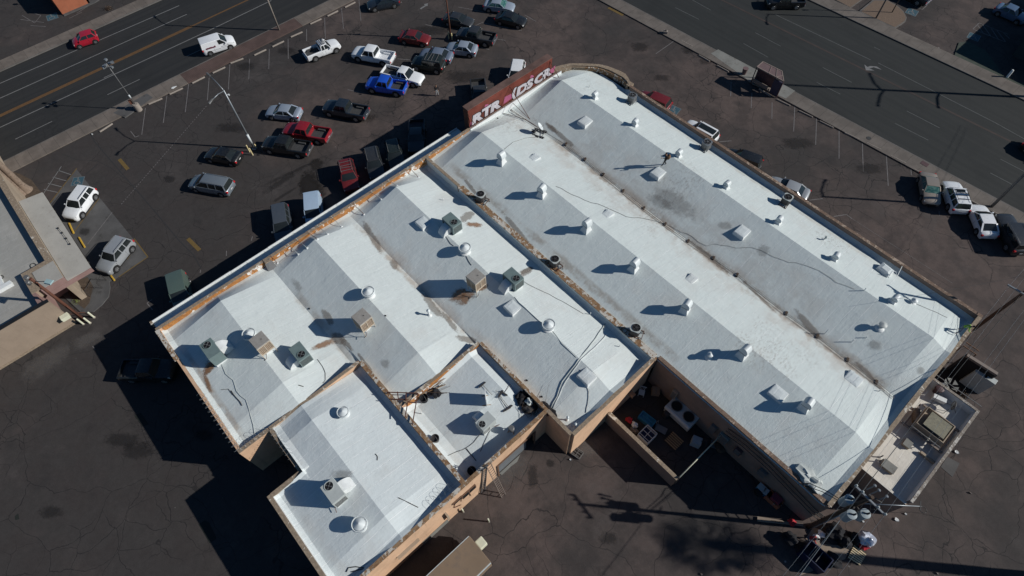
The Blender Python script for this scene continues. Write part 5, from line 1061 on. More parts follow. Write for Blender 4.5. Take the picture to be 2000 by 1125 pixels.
# ------------------------------------------------------------------ sunken court clutter
BU = thing('timber_bundle', 'bundle of thin battens and branches lying along the court parapet', 'timber', on(840, 760), 0)
q_ = on(840, 760); m = MB(); rr = random.Random(5)
for k in range(16):
    a = on(805+rr.uniform(-6, 12), 782+rr.uniform(-6, 4), .06+.02*k*.5); b = on(855+rr.uniform(-14, 16), 741+rr.uniform(-3, 12), .06+.02*k*.5); m.bar(a-q_, b-q_, .035, .03)
m.build('battens', 'wood', BU)
m = MB()
for k in range(12):
    a = on(822+rr.uniform(-3, 12), 775+rr.uniform(-6, 4), .12); b = on(868+rr.uniform(-12, 12), 760+rr.uniform(-18, 8), .15); m.tube([a-q_, (a+b)/2-q_+V(rr.uniform(-.2, .2), rr.uniform(-.2, .2), .1), b-q_], .016, 4)
m.build('branches', 'wood_dark', BU)
def bucket(label, px, r, h, mat='cloth_black', name='tar_bucket', cat='bucket'):
    t = thing(name, label, cat, on(*px)); m = MB(); m.lathe([(r*.85, 0), (r, h), (r*.92, h), (r*.8, h*.6)], (0, 0, 0), 14); m.build('pail', mat, t, angle=40)
    m = MB(); m.tube([(-r, 0, h*.9), (-r*.7, .05, h*1.35), (0, .08, h*1.5), (r*.7, .05, h*1.35), (r, 0, h*.9)], .014, 5); m.build('handle', 'mid_metal', t); return t
bucket('black tar drum at the left end of the timber bundle', (829, 781), .36, .55); bucket('black bucket in the lower left corner of the court', (851, 859), .34, .5, 'dark_metal'); bucket('black pail against the court rear wall shadow', (922, 922), .36, .5, 'cloth_black')
DP = thing('tarp_pile', 'dark crumpled tarp beside the tar drum', 'tarp', on(851, 768)); MB().blob((0, 0, .15), (.5, .35, .3), 3, 5, .6).build('tarp', 'cloth_black', DP)
SP = thing('upright_board', 'thin white board standing on edge in the court, throwing a square shadow', 'board', on(950, 782)); q_ = on(950, 782)
b0_, b1_ = on(948.6, 770.5)-q_, on(951, 793.5)-q_; n_b = (b1_-b0_).cross(V(0, 0, 1)).normalized()*.03
m = MB(); m.loft([[b0_-n_b, b0_+n_b, b0_+n_b+V(0, 0, 1.45), b0_-n_b+V(0, 0, 1.45)], [b1_-n_b, b1_+n_b, b1_+n_b+V(0, 0, 1.45), b1_-n_b+V(0, 0, 1.45)]]); m.build('sheet', 'white_paint', SP)
for e_ in (b0_, b1_): m = MB(); m.bar(e_*.8-n_b*12, e_*.8+n_b*12, .06, .04); m.build('foot', 'wood', SP)
def broom(label, head, end, name='push_broom'):
    a, b = on(*head), on(*end); t = thing(name, label, 'broom', a, math.atan2(b.y-a.y, b.x-a.x)); L = (b-a).length
    m = MB(); m.box(-.06, .06, -.35, .35, .02, .12); m.build('head', 'dark_metal', t); m = MB(); m.tube([(.05, 0, .1), (L, .0, .12+b.z-a.z)], .017, 6); m.build('handle', 'wood_dark', t)
broom('push broom with its head up at the top of the court', (942, 752), (961, 772)); broom('push broom lying across the others in the court', (978, 770), (968, 764)); broom('long mop with dark tip in the court', (994, 797), (974, 770)); broom('second long mop lying beside the first', (990, 800), (976, 775)); broom('stick with a hooked head leaning to the court parapet', (984, 769), (997, 752))
BH = thing('bag_heap', 'heap of dark refuse bags with one white bundle in the court corner', 'bags', on(1030, 790)); q_ = on(1030, 790)
for k, (x, y, r, mt) in enumerate(((1022, 775, .42, 'cloth_black'), (1035, 782, .4, 'cloth_black'), (1020, 786, .38, 'cloth_black'), (1031, 801, .40, 'dark_metal'), (1040, 797, .35, 'cloth_black'), (1012, 776, .25, 'cloth_black'))):
    p = on(x, y)-q_; MB().blob(p+V(0, 0, r*.6), (r, r, r*.8), 3, k, .55).build('bag', mt, BH, angle=30)
MB().blob(on(1033, 790)-q_+V(0, 0, .62), (.30, .28, .28), 3, 9, .6).build('white_bundle', 'unit_grey', BH, angle=30)
GB = thing('burner_stand', 'small brass burner on a stand at the court rear shadow', 'burner', on(999, 843)); m = MB(); m.lathe([(.2, .55), (.28, .6), (.28, .8), (.2, .95)], (0, 0, 0), 8); m.build('pot', 'mid_metal', GB); m = MB()
for k in range(3): a = 2*PI*k/3; m.bar((.3*math.cos(a), .3*math.sin(a), 0), (.16*math.cos(a), .16*math.sin(a), .6), .05)
m.build('legs', 'wood', GB)
# rusty frame bridging annex wall and court parapet
RF = thing('rusty_frame', 'rusty angle-iron frame bridging the annex wall and the court parapet', 'frame', (0, 0, 0))
m = MB(); hh = PT+.25
F1 = [at(*p, hh) for p in ((756, 766), (816, 768), (806, 826))]; F2 = [at(*p, hh-.1) for p in ((760, 779), (798, 781))]
for a, b in ((F1[0], F1[1]), (F1[1], F1[2]), (F2[0], F2[1]), (at(793, 766, hh), at(793, 783, hh)), (at(797, 783, hh), at(791, 815, hh)), (at(797, 785, hh), at(813, 787, hh)), (at(776, 765, hh), at(778, 779, hh-.1))): m.bar(a, b, .07, .07)
for p in (F1[0], F1[1], F1[2]): m.bar(p, V(p.x, p.y, PT-.3), .06)
m.build('rails', 'rust', RF)
# dry branches at the corner
DB = thing('dry_branches', 'tangle of dry palm branches at the corner where court and yard roofs meet', 'branches', on(1060, 795)); q_ = on(1060, 795); m = MB(); rr = random.Random(11)
for k in range(46):
    a = on(1040+rr.uniform(-25, 30), 806+rr.uniform(-8, 10), .1)-q_; b = a+V(rr.uniform(-1.4, .4), rr.uniform(.2, 1.7), rr.uniform(.1, .6)); m.tube([a, (a+b)/2+V(0, 0, .15), b], .014, 4, .006)
m.build('twigs', 'wood_dark', DB); MB().blob((.6, .2, .1), (.7, .35, .25), 3, 2, .8).build('leaf_litter', 'cloth_black', DB)
for k, (p, l) in enumerate((((1108, 820), 'white roof ball vent at the yard corner, upper one'), ((1123, 833), 'white roof ball vent at the yard corner, lower one'))):
    pipe('ball_vent', l, p, .06, .5, hat=True, group='ball vents')
# ------------------------------------------------------------------ razor wire on the left parapet ends
def coils(label, a, b, n, r=.28):
    a, b = V(*a), V(*b); m = MB(); N = n*10; d = (b-a).normalized(); x = d.cross(V(0, 0, 1)).normalized()
    m.tube([a.lerp(b, k/N)+x*r*math.cos(2*PI*k/10)+V(0, 0, r*.9*math.sin(2*PI*k/10)+r*.8) for k in range(N+1)], .010, 4, cap=False); return tag(m.build('razor_wire', 'galv'), label, 'razor wire')
coils('razor wire coils on the lower end of the left parapet', (8.5, .1, PT), (14.8, .1, PT), 13); coils('razor wire coils across the notch wall', (14.9, .3, PT), (14.9, 2.7, PT), 6); coils('razor wire coils at the lower right end of the annex roof', (28.2, 8.6, 4.7), (28.2, 10.9, 4.7), 5, .35); coils('razor wire coils along the inner annex corner', (15.2, 2.9, PT), (18.2, 2.9, PT), 7)
# ------------------------------------------------------------------ stains on roofs
def rstain(name, px, mat, sub=6, lift=.012):
    """quad draped on the roof"""
    m = MB(); A_, B_, C_, D_ = [on(*p) for p in px]; n = sub; st = []
    for i in range(n+1):
        for j in range(n+1):
            s, t_ = i/n, j/n; p = (A_*(1-s)+B_*s)*(1-t_)+(D_*(1-s)+C_*s)*t_; m.v.append(V(p.x, p.y, zroof(p.x, p.y)+.018*noise.noise(V(p.x*.9, p.y*.9, 3))+lift+.012))
    for i in range(n):
        for j in range(n): a = i*(n+1)+j; m.face([a, a+n+1, a+n+2, a+1])
    o = m.build(name, mat, fix=False); uv = o.data.uv_layers.new(name='uv')
    for l in o.data.loops: k = l.vertex_index; uv.data[l.index].uv = ((k//(n+1))/n, (k % (n+1))/n)
    return struct(o)
RS = [([(892, 556), (925, 562), (905, 590), (865, 595)], 'rusty_run'), ([(912, 558), (940, 565), (915, 600), (880, 600)], 'rusty_run'), ([(925, 560), (952, 548), (960, 560), (935, 575)], 'rusty_run'), ([(400, 700), (440, 690), (410, 735), (390, 735)], 'rusty_run'), ([(408, 705), (436, 700), (402, 738), (392, 735)], 'rusty_run'), ([(390, 722), (402, 722), (420, 770), (408, 775)], 'rusty_run'), ([(600, 680), (655, 650), (665, 668), (605, 690)], 'rusty_run'), ([(640, 645), (675, 650), (680, 680), (650, 670)], 'ponding'), ([(705, 635), (725, 632), (722, 648), (705, 650)], 'rusty_run'), ([(895, 420), (925, 405), (930, 425), (900, 440)], 'ponding'), ([(905, 430), (945, 435), (945, 448), (905, 442)], 'rusty_run'), ([(1008, 535), (1040, 515), (1045, 528), (1015, 548)], 'ponding'), ([(1010, 530), (1040, 518), (1044, 526), (1014, 542)], 'ponding'),
    ([(812, 562), (835, 570), (875, 625), (850, 625)], 'ponding'), ([(850, 600), (870, 605), (905, 655), (890, 655)], 'ponding'), ([(756, 505), (772, 500), (785, 530), (765, 530)], 'ponding'), ([(700, 430), (712, 425), (760, 500), (740, 500)], 'ponding'), ([(620, 600), (640, 600), (660, 640), (640, 640)], 'ponding'), ([(655, 655), (675, 660), (700, 690), (680, 690)], 'ponding'), ([(690, 680), (705, 690), (740, 740), (725, 740)], 'ponding'), ([(880, 650), (925, 655), (940, 670), (900, 670)], 'ponding'),
    ([(1056, 235), (1075, 240), (1140, 295), (1120, 295)], 'ponding'), ([(1060, 232), (1085, 250), (1095, 265), (1070, 255)], 'ponding'), ([(895, 340), (915, 350), (945, 395), (925, 380)], 'ponding'), ([(970, 410), (985, 410), (1060, 500), (1040, 500)], 'ponding'), ([(1150, 600), (1165, 605), (1290, 715), (1270, 720)], 'ponding'),
    ([(1260, 355), (1330, 360), (1400, 450), (1290, 420)], 'scuff'), ([(1250, 370), (1300, 380), (1340, 420), (1270, 410)], 'scuff'), ([(1395, 430), (1430, 430), (1440, 450), (1400, 450)], 'scuff'), ([(1480, 470), (1510, 480), (1500, 510), (1470, 500)], 'scuff'), ([(740, 700), (765, 700), (760, 725), (745, 720)], 'scuff'), ([(645, 915), (700, 915), (690, 945), (640, 940)], 'scuff'), ([(1690, 660), (1730, 665), (1725, 690), (1690, 685)], 'scuff'), ([(1785, 715), (1810, 712), (1808, 735), (1790, 735)], 'scuff'), ([(1540, 600), (1560, 600), (1620, 670), (1600, 670)], 'ponding'), ([(1660, 700), (1680, 705), (1740, 770), (1725, 770)], 'ponding'), ([(1330, 460), (1350, 465), (1440, 540), (1420, 540)], 'ponding'), ([(1430, 530), (1455, 545), (1530, 620), (1510, 610)], 'ponding'), ([(560, 540), (585, 545), (600, 570), (580, 575)], 'scuff')]
for i, (q4, mt) in enumerate(RS): rstain('roof_stain', q4, mt, lift=.002*(i % 9))
# ------------------------------------------------------------------ neighbouring buildings
LB = thing('commercial_building', 'left neighbouring shop with a grey recessed roof, pale walkway canopy and pink wall', 'building')
U0 = -70
def atx(x, y, X):   # photo point on the vertical plane x = X
    d = RIGHT*((x-1000)/F) + UP*(-(y-562.5)/F) + FWD
    return CAM + d*((X-CAM.x)/d.x)
m = MB(); m.box(U0, -12.6, -4.85, -4.3, 0, 4.0); m.build('street_wall', 'stucco_tan', LB); m = MB(); m.box(-15.5, -12.6, -7.0, -4.86, 3.0, 4.0); m.build('corner_wall', 'stucco_tan', LB)
m = MB(); m.box(-15.5, -14.6, -7.0, -4.86, 0, 3.0); m.build('recessed_wall', 'stucco_pink', LB)
m = MB(); m.box(-10.75, -10.42, -60, -6.3, 0, 4.15); m.build('yard_wall', 'stucco_tan_bright', LB); m = MB(); m.box(-14.6, -10.76, -7.2, -6.9, 0, 3.99); m.build('return_wall', 'stucco_pink', LB)
m = MB(); m.box(-10.77, -10.40, -60, -6.28, 4.15, 4.24); m.build('coping', 'trim_black', LB); m = MB(); m.box(-10.43, -10.36, -60, -6.4, 0, .25); m.build('plinth', 'cap_tan', LB)
m = MB(); m.box(U0, -15.5, -60, -4.86, 0, 3.4); m.build('roof', 'roof_grey', LB); m = MB(); m.box(-15.5, -10.76, -60, -7.2, 0, 3.4); m.build('roof', 'roof_grey', LB)
m = MB(); m.box(U0, -12.5, -4.88, -4.27, 4.0, 4.05); m.build('parapet_cap', 'cap_tan', LB); m = MB(); m.box(-15.53, -12.5, -7.2, -4.88, 4.0, 4.05); m.build('parapet_cap', 'cap_tan', LB)
m = MB(); m.loft([[(x, -4.26, 3.2), (x, -2.0, 3.1), (x, -2.0, 3.3), (x, -4.26, 3.62)] for x in (-25.6, -12.35)]); m.build('walkway_canopy', 'canopy_concrete', LB)
m = MB(); m.box(-14.9, -12.35, -6.3, -4.28, 4.051, 4.10); m.build('roof_patch', 'canopy_concrete', LB)
m = MB(); m.box(-12.34, -12.26, -6.4, -1.98, 2.85, 3.36); m.build('fascia', 'stucco_pink', LB); m = MB(); m.box(-12.6, -12.3, -6.4, -4.28, 3.37, 4.05); m.build('fascia', 'stucco_pink', LB)
m = MB(); a = at(10, 540, 3.4); m.box(a.x-1.6, a.x+1.2, a.y-.8, a.y-.3, 3.4, 3.7); m.build('roof_duct', 'white_paint', LB); m = MB(); m.box(a.x+1.21, a.x+1.7, a.y-1.0, a.y+.3, 3.4, 3.8); m.build('roof_duct', 'white_paint', LB)
for cx2, cy2, rx in ((3, 541, 4), (65, 519, 6)): m = MB(); m.tube([at(cx2+rx*math.cos(t), cy2+rx*.8*math.sin(t), 3.45) for t in [PI*k/6 for k in range(13)]], .03, 5); m.build('hose_loop', 'cable', LB)
CL = ((114, 446), (122, 455), (130, 466), (137, 477)); m = MB(); m.tube([at(*p, 3.52) for p in CL], .02, 5); m.build('canopy_cable', 'cable', LB)
for p in CL: m = MB(); m.lathe([(.08, 0), (.08, .12)], at(*p, 3.42), 8); m.build('canopy_light', 'cable', LB)
EB_ = thing('wall_light', 'cream box light fixed to the tan wall beside the brown pole', 'wall light', atx(126, 617, -10.3)); m = MB(); m.box(-.1, .45, -.38, .38, -.22, .22); m.build('housing', 'ivory', EB_, bevel=.03); m = MB(); m.tube([(0, .3, -.1), (0, .9, -.5), (.02, 1.35, -.9), (.05, 1.4, -2.0)], .035, 6); m.build('conduit', 'rust', EB_)
for k, p in enumerate(((184, 620), (176, 631), (163, 633))):
    t = thing('bollard', 'cream bollard guarding the brown pole, %s of three from the right' % ORD[k], 'bollard', at(*p), 0, 'bollards by the brown pole'); m = MB(); m.lathe([(.09, 0), (.09, 1.0), (.05, 1.06), (.01, 1.08)], (0, 0, 0), 12); m.build('post', 'ivory', t, angle=30); m = MB(); m.lathe([(.16, 0), (.14, .05)], (0, 0, 0), 12); m.build('footing', 'stop_concrete', t)
def lamp_pole(name, label, base, h, mat, r=.11, arms=(), cat='lamp post', collar=None):
    b = at(*base); t = thing(name, label, cat, b); m = MB(); m.tube([(0, 0, 0), (0, 0, h*.5), (0, 0, h)], r, 10, r*.6); m.build('pole', mat, t)
    m = MB(); m.lathe([(r*2.4, 0), (r*2.4, .05), (r*1.3, .12)], (0, 0, 0), 12); m.build('base_plate', mat, t)
    if collar: m = MB(); m.lathe([(r*1.15, collar[0]), (r*1.12, collar[1])], (0, 0, 0), 10); m.build('collar', 'white_metal', t)
    for (az, ln, z, rise) in arms:
        dx, dy = math.cos(az), math.sin(az); m = MB(); m.tube([(0, 0, z), (dx*ln*.45, dy*ln*.45, z+rise*.75), (dx*ln, dy*ln, z+rise)], r*.42, 6); a = m.build('arm', mat, t)
        m = MB(); q_ = V(dx*ln, dy*ln, z+rise); d = V(dx, dy, 0); n = V(-dy, dx, 0)
        m.loft([[q_+n*w+V(0, 0, zz)+d*x for w, zz in ((-.09, 0), (.09, 0), (.07, .09), (-.07, .09))] for x in (-.1, .1)]+[[q_+n*w+V(0, 0, zz)+d*.65 for w, zz in ((-.14, -.03), (.14, -.03), (.08, .09), (-.08, .09))]]); m.build('lamp_head', 'mid_metal', a)
    return t
IR = math.atan2(RIGHT.y, RIGHT.x)
lamp_pole('lamp_post', 'tall grey lamp pole with two curved arms, guarded by yellow posts in the lot', (497, 290), 8.7, 'galv', .12, [(IR+2.35, 2.4, 8.6, .55), (IR-1.9, 1.9, 8.55, .4)], collar=(.9, 2.3))
for k, p in enumerate(((488, 297), (494, 303), (501, 289))):
    t = thing('bollard', 'slim yellow guard post at the foot of the twin-armed lamp pole, %s from the left' % ORD[k], 'bollard', at(*p), 0, 'yellow posts at the lamp pole'); m = MB(); m.lathe([(.07, 0), (.07, 1.1 if k < 2 else .6), (.02, 1.15 if k < 2 else .65)], (0, 0, 0), 10); m.build('post', 'bollard_yellow', t, angle=30); m = MB(); m.lathe([(.12, 0), (.1, .04)], (0, 0, 0), 10); m.build('footing', 'stop_concrete', t)
SGP = lamp_pole('floodlight_pole', 'thin pole crowned by a cluster of small floodlights on a fat concrete base, left street', (272, 215), 7.0, 'mid_metal', .06)
m = MB(); m.lathe([(.40, 0), (.38, .95), (.32, 1.0)], (0, 0, 0), 18); m.build('concrete_base', 'stop_concrete', SGP, angle=30); m = MB(); m.box(-.5, -.2, -.45, -.1, 1.0, 1.5); m.build('control_box', 'rust', SGP); m = MB(); m.lathe([(.09, 1.9), (.09, 2.4)], (0, 0, 0), 10); m.build('collar', 'white_metal', SGP)
for k, (a, r_, z) in enumerate(((.4, .55, 6.6), (1.5, .6, 6.8), (2.6, .55, 6.5), (3.7, .7, 6.4), (4.9, .5, 6.7), (5.6, .35, 6.95), (2.1, .2, 7.3))):
    m = MB(); e = V(r_*math.cos(a), r_*math.sin(a), z); m.tube([(0, 0, z-.15), e], .03, 5); am = m.build('bracket', 'mid_metal', SGP); m = MB(); m.box(e.x-.16, e.x+.16, e.y-.12, e.y+.12, z-.08, z+.14, rot=a); m.build('floodlight', 'galv', am)
lamp_pole('lamp_post', 'pale pole at the brick pavement cut by the top edge of the photo', (546, 60), 9.5, 'stop_concrete', .13, [(R(180), 2.2, 9.3, .4)])
BP = lamp_pole('lamp_post', 'brown lamp pole standing among the cars of the upper lot', (881, 77), 8.2, 'rust', .12, [(IR+PI, .9, 8.0, .15), (IR, .9, 8.0, .15)])
for k, p in enumerate(((877, 76), (883, 78))):
    t = thing('bollard', 'pale post hugging the brown lamp pole, %s of two' % ORD[k], 'bollard', at(*p), 0, 'posts at the brown lamp pole'); m = MB(); m.lathe([(.09, 0), (.09, 1.0), (.02, 1.05)], (0, 0, 0), 10); m.build('post', 'bollard_yellow', t, angle=30); m = MB(); m.lathe([(.14, 0), (.12, .04)], (0, 0, 0), 10); m.build('footing', 'stop_concrete', t)
lamp_pole('lamp_post', 'thick grey street light between the white and black parked cars, right street', (1935, 405), 10.2, 'mid_metal', .17, [(R(100), 2.4, 10.1, .5)])
lamp_pole('lamp_post', 'pale street light at the tip of the gravel island', (1710, 37), 8.4, 'mid_metal', .11, [(IR-PI/2, 1.8, 8.2, .4)])
lamp_pole('lamp_post', 'thin dark lamp pole on a round footing inside the gravel island', (1741, 26), 6.0, 'dark_metal', .07, [(IR+PI, .8, 5.8, .2)])
lamp_pole('lamp_post', 'very tall roadside mast beyond the right edge, seen by its long shadow across the street', (2096, 195), 21, 'mid_metal', .22, [(R(130), 2.5, 13.0, .5), (R(-60), 2.5, 12.8, .4), (R(-50), 2.2, 9.0, .4)])
# brown left utility pole with arm
P1 = thing('utility_pole', 'rusty brown pole leaning over the tan roof with one lamp arm', 'utility pole', at(165, 625)); m = MB(); m.tube([(0, 0, 0), (0, 0, 7.7)], .17, 10, .13); m.build('pole', 'rust', P1)
e = at(97, 551, 7.9)-at(165, 625); m = MB(); m.tube([(0, 0, 7.2), (e.x*.5, e.y*.5, 7.6), (e.x*.85, e.y*.85, 7.9)], .04, 6); a = m.build('arm', 'mid_metal', P1); m = MB(); m.loft([[(e.x*k+w*e.y*.12, e.y*k-w*e.x*.12, z) for w, z in ((-1, 7.86), (1, 7.86), (.8, 8.0), (-.8, 8.0))] for k in (.82, 1.12)]); m.build('lamp_head', 'lamp_blue', a)
m = MB(); m.lathe([(.22, 7.5), (.22, 7.9)], (-.25, -.2, 0), 10); m.lathe([(.18, 7.3), (.18, 7.7)], (.1, -.35, 0), 10); m.build('equipment', 'mid_metal', P1); m = MB(); m.tube([(.22, .05, 0), (.22, .05, 3.0)], .05, 6); m.build('riser', 'rust', P1)
# ------------------------------------------------------------------ utility poles and lines at the rear
UP1 = thing('utility_pole', 'wooden utility pole with three grey transformers at the bottom right', 'utility pole', at(1578, 1029)); B0 = at(1578, 1029)
m = MB(); m.tube([(0, 0, 0), (0, 0, 10.6)], .17, 12, .12); m.build('pole', 'wood_dark', UP1)
m = MB(); m.bar((-1.15, -.05, 10.35), (1.2, -.3, 10.35), .12, .12); am = m.build('crossarm', 'galv', UP1)
for x in (-1.1, -.6, .6, 1.15): m = MB(); m.lathe([(.05, 10.42), (.09, 10.46), (.05, 10.5), (.09, 10.55), (.04, 10.62)], (x, -.05-.11*(x+1.15), 0), 8); m.build('insulator', 'unit_grey', am)
for k, (px, zt_) in enumerate((((1659.5, 974.7), 8.7), ((1664, 1004.7), 8.6), ((1690.5, 1003), 8.6))):
    q_ = at(*px, zt_)-B0; m = MB(); m.lathe([(.26, zt_-1.15), (.32, zt_-1.1), (.32, zt_-.05), (.34, zt_-.03), (.34, zt_+.02), (.12, zt_+.06)], (q_.x, q_.y, 0), 18); tr = m.build('transformer', 'transformer', UP1, angle=30)
    m = MB(); m.lathe([(.07, zt_+.05), (.05, zt_+.12), (.07, zt_+.2), (.03, zt_+.28)], (q_.x+.12, q_.y+.1, 0), 8); m.box(q_.x-.16, q_.x+.14, q_.y-.05, q_.y+.02, zt_+.05, zt_+.09, rot=.3); m.build('bushing', 'dark_metal', tr)
    m = MB(); m.bar((0, 0, zt_-.4), (q_.x, q_.y, zt_-.4), .08, .12); m.tube([(q_.x+.12, q_.y+.1, zt_+.25), (q_.x*.6, q_.y*.6+.2, zt_+.9), (q_.x*.3, q_.y*.3, 10.0)], .015, 5); m.build('bracket', 'dark_metal', UP1)
for k, px in enumerate(((1697, 954), (1705, 963), (1720, 975))):
    q_ = at(*px, 9.6)-B0; m = MB(); m.bar((q_.x, q_.y, 9.3), (q_.x+.1, q_.y+.25, 9.95), .09); m.lathe([(.08, 9.9), (.12, 9.98), (.07, 10.06)], (q_.x+.1, q_.y+.25, 0), 8); m.build('cutout_fuse', 'galv', UP1)
q_ = at(1697, 966, 9.4)-B0; r_ = at(1722, 982, 9.4)-B0; m = MB(); m.bar(q_, r_, .10, .10); m.build('crossarm', 'dark_metal', UP1)
q_ = at(1799, 989, 9.0)-B0; m = MB(); m.tube([(0, 0, 8.7), (q_.x, q_.y, 9.0)], .035, 6); ar = m.build('arm', 'galv', UP1); m = MB(); m.tube([V(q_.x+.22*math.cos(t)+.2, q_.y+.22*math.sin(t)-.1, 9.0) for t in [PI*k/6 for k in range(13)]], .025, 5); m.bar(q_+V(-.2, .3, 0), q_+V(.1, -.3, 0), .06); m.build('loop', 'dark_metal', ar)
m = MB(); rr = random.Random(4)
for k in range(7): 
    a = V(rr.uniform(-.3, .3), rr.uniform(-.3, .3), rr.uniform(7, 8.2)); e_ = V(rr.uniform(-1.2, 1.0), rr.uniform(-1.4, .6), rr.uniform(7, 9.5)); m.tube([a, (a+e_)/2+V(0, 0, -.5), e_], .02, 5)
m.tube([(-.1, .1, 7.4), (-1.5, .4, 6.2), (-2.6, .3, 5.5), (-3.0, 0.1, 4.8)], .03, 6); m.tube([(-.1, .1, 7.2), (-1.7, .3, 5.8), (-2.8, .1, 4.9)], .03, 6); m.build('leads', 'cable', UP1)
m = MB(); m.tube([(.18, -.05, 0), (.18, -.05, 5.5)], .05, 6); m.build('riser', 'galv', UP1)
UP2 = thing('utility_pole', 'brown utility pole just outside the lower right corner of the big roof', 'utility pole', at(1902, 643)); B2 = at(1902, 643)
m = MB(); m.tube([(0, 0, 0), (0, 0, 11.1)], .17, 12, .12); m.build('pole', 'rust_frame', UP2)
m = MB(); m.bar((-1.35, -.45, 7.0), (1.2, -.35, 7.0), .13, .12); m.build('crossarm', 'galv', UP2); m = MB(); m.bar((-1.2, 0, 10.7), (1.2, 0, 10.7), .12, .12); m.bar((-.35, .35, 11.0), (.35, -.35, 11.0), .10, .10); m.build('crossarm', 'wood_dark', UP2)
for x in (-1.1, -.5, .5, 1.1): m = MB(); m.lathe([(.05, 10.76), (.08, 10.82), (.05, 10.88)], (x, 0, 0), 8); m.build('insulator', 'unit_grey', UP2)
def wire(label, a, b, sag=.5, r=.0075, mat='galv', off=0):
    m = MB(); a, b = V(*a), V(*b); m.tube([a.lerp(b, k/16)-V(0, 0, sag*4*(k/16)*(1-k/16)) for k in range(17)], r, 4); return tag(m.build('power_line', mat), label, 'power line')
for k, (x, z, x2, z2, l) in enumerate(((-1.1, 10.5, -1.2, 7.1, 'outermost left power line'), (-.6, 10.5, -.7, 7.1, 'second power line from the left'), (.6, 10.5, .7, 7.1, 'third power line from the left'), (1.15, 10.5, 1.1, 7.1, 'outermost right power line'))):
    A_ = V(B0.x+x, B0.y-.15, z); C_ = V(B2.x+x2, B2.y-.4, z2); wire(l+' over the low annex', A_, C_, .25)
    wire(l+' running off the bottom edge', A_, (B0.x+x*1.1, B0.y-45, 9.6), .3)
    wire(l+' leaving the right pole over the lot', C_, (C_.x-.6*(k-1.5), C_.y+38, 10.5), .4)
wire('thick low communication cable past the transformers', (B0.x, B0.y, 7.2), (B2.x, B2.y, 6.4), .5, .02, 'cable'); wire('lower communication cable running off the bottom edge', (B0.x, B0.y, 7.2), (B0.x+1.5, B0.y-45, 7.0), .5, .02, 'galv')
wire('thin service drop from the right pole down over the roof to the lower ventilators', (B2.x-.1, B2.y, 10.3), on(1742, 586, 1.1), .2, .010, 'wire_metal')
wire('long faint phone wire over the right-hand lot', at(1616, 415, .2), at(1856, 560, 3.0), .0, .008, 'wire_metal')
# ------------------------------------------------------------------ palms
def palm(label, base, h, px_crown=None, r=.30, nf=34, fl=1.7, loc=None, cs=1):
    b = at(*base) if loc is None else V(*loc); t = thing('palm_tree', label, 'palm tree', b); rr = random.Random(int(b.x*10)); prof = [(r*1.9, 0), (r*1.45, .25), (r*1.15, .8)]+[(r*(1.0-.25*k/14)*(1+.06*(k % 2)), 1.2+(h-1.2)*k/14) for k in range(15)]
    m = MB(); m.lathe(prof, (0, 0, 0), 14); m.build('trunk', 'bark', t, angle=50)
    m = MB()
    for k in range(nf):
        az = 2.399*k; el_ = R(75-130*k/nf); L = fl*rr.uniform(.8, 1.1); d = V(math.cos(az)*math.cos(el_), math.sin(az)*math.cos(el_), math.sin(el_)); c0 = V(0, 0, h); hub = c0+d*L*.5; m.tube([c0, hub], .02, 4)
        s = d.cross(V(0, 0, 1)).normalized(); u_ = s.cross(d)
        for j in range(-9, 10):
            an = j*R(9.5); dd = (d*math.cos(an)+s*math.sin(an)).normalized(); tip = hub+dd*L*.62*(1-.25*abs(j)/9)+V(0, 0, -.10*L*rr.random()-.04*abs(j)*.3); w_ = s*.035+u_*.01; mid = hub.lerp(tip, .6)
            m.poly([hub, mid-w_*1.0, tip, mid+w_*1.0])
    m.build('crown', 'frond', t, fix=False)
    m = MB()
    for k in range(26):
        az = 2.399*k+.4; q0 = V(math.cos(az)*r*.8, math.sin(az)*r*.8, h-.2-.6*(k/26)); m.tube([q0, q0+V(math.cos(az)*.28, math.sin(az)*.28, -.5), q0+V(math.cos(az)*.2, math.sin(az)*.2, -1.1)], .03, 4, .01)
    m.build('dead_skirt', 'wood', t); return t
palm('thick fan palm trunk by the left building, crown cut by the left edge', (53, 372), 8.3, r=.36, fl=2.0)
palm('second palm trunk beside the parapet corner at the left edge', (43, 379), 6.6, r=.32, fl=1.2)
palm('tall fan palm beyond the right edge, its shadow lying across the lower right lot', None, 18.5, r=.42, nf=60, fl=2.6, loc=(68.5, 45.2, 0))
FF = thing('feather_flag', 'yellow-green feather flag between the two palm trunks', 'flag', at(24, 351)); m = MB(); m.tube([(0, 0, 0), (0, 0, 2.6), (.15, .1, 3.2)], .02, 6); m.build('pole', 'galv', FF); m = MB(); m.loft([[(.03, 0, z), (.03, .02, z), (.03+w_, .35*w_, z), (.03+w_, .35*w_-.02, z)] for z, w_ in ((.3, .35), (1.2, .5), (2.4, .6), (3.1, .25))]); m.build('banner', 'flag_yellow', FF)
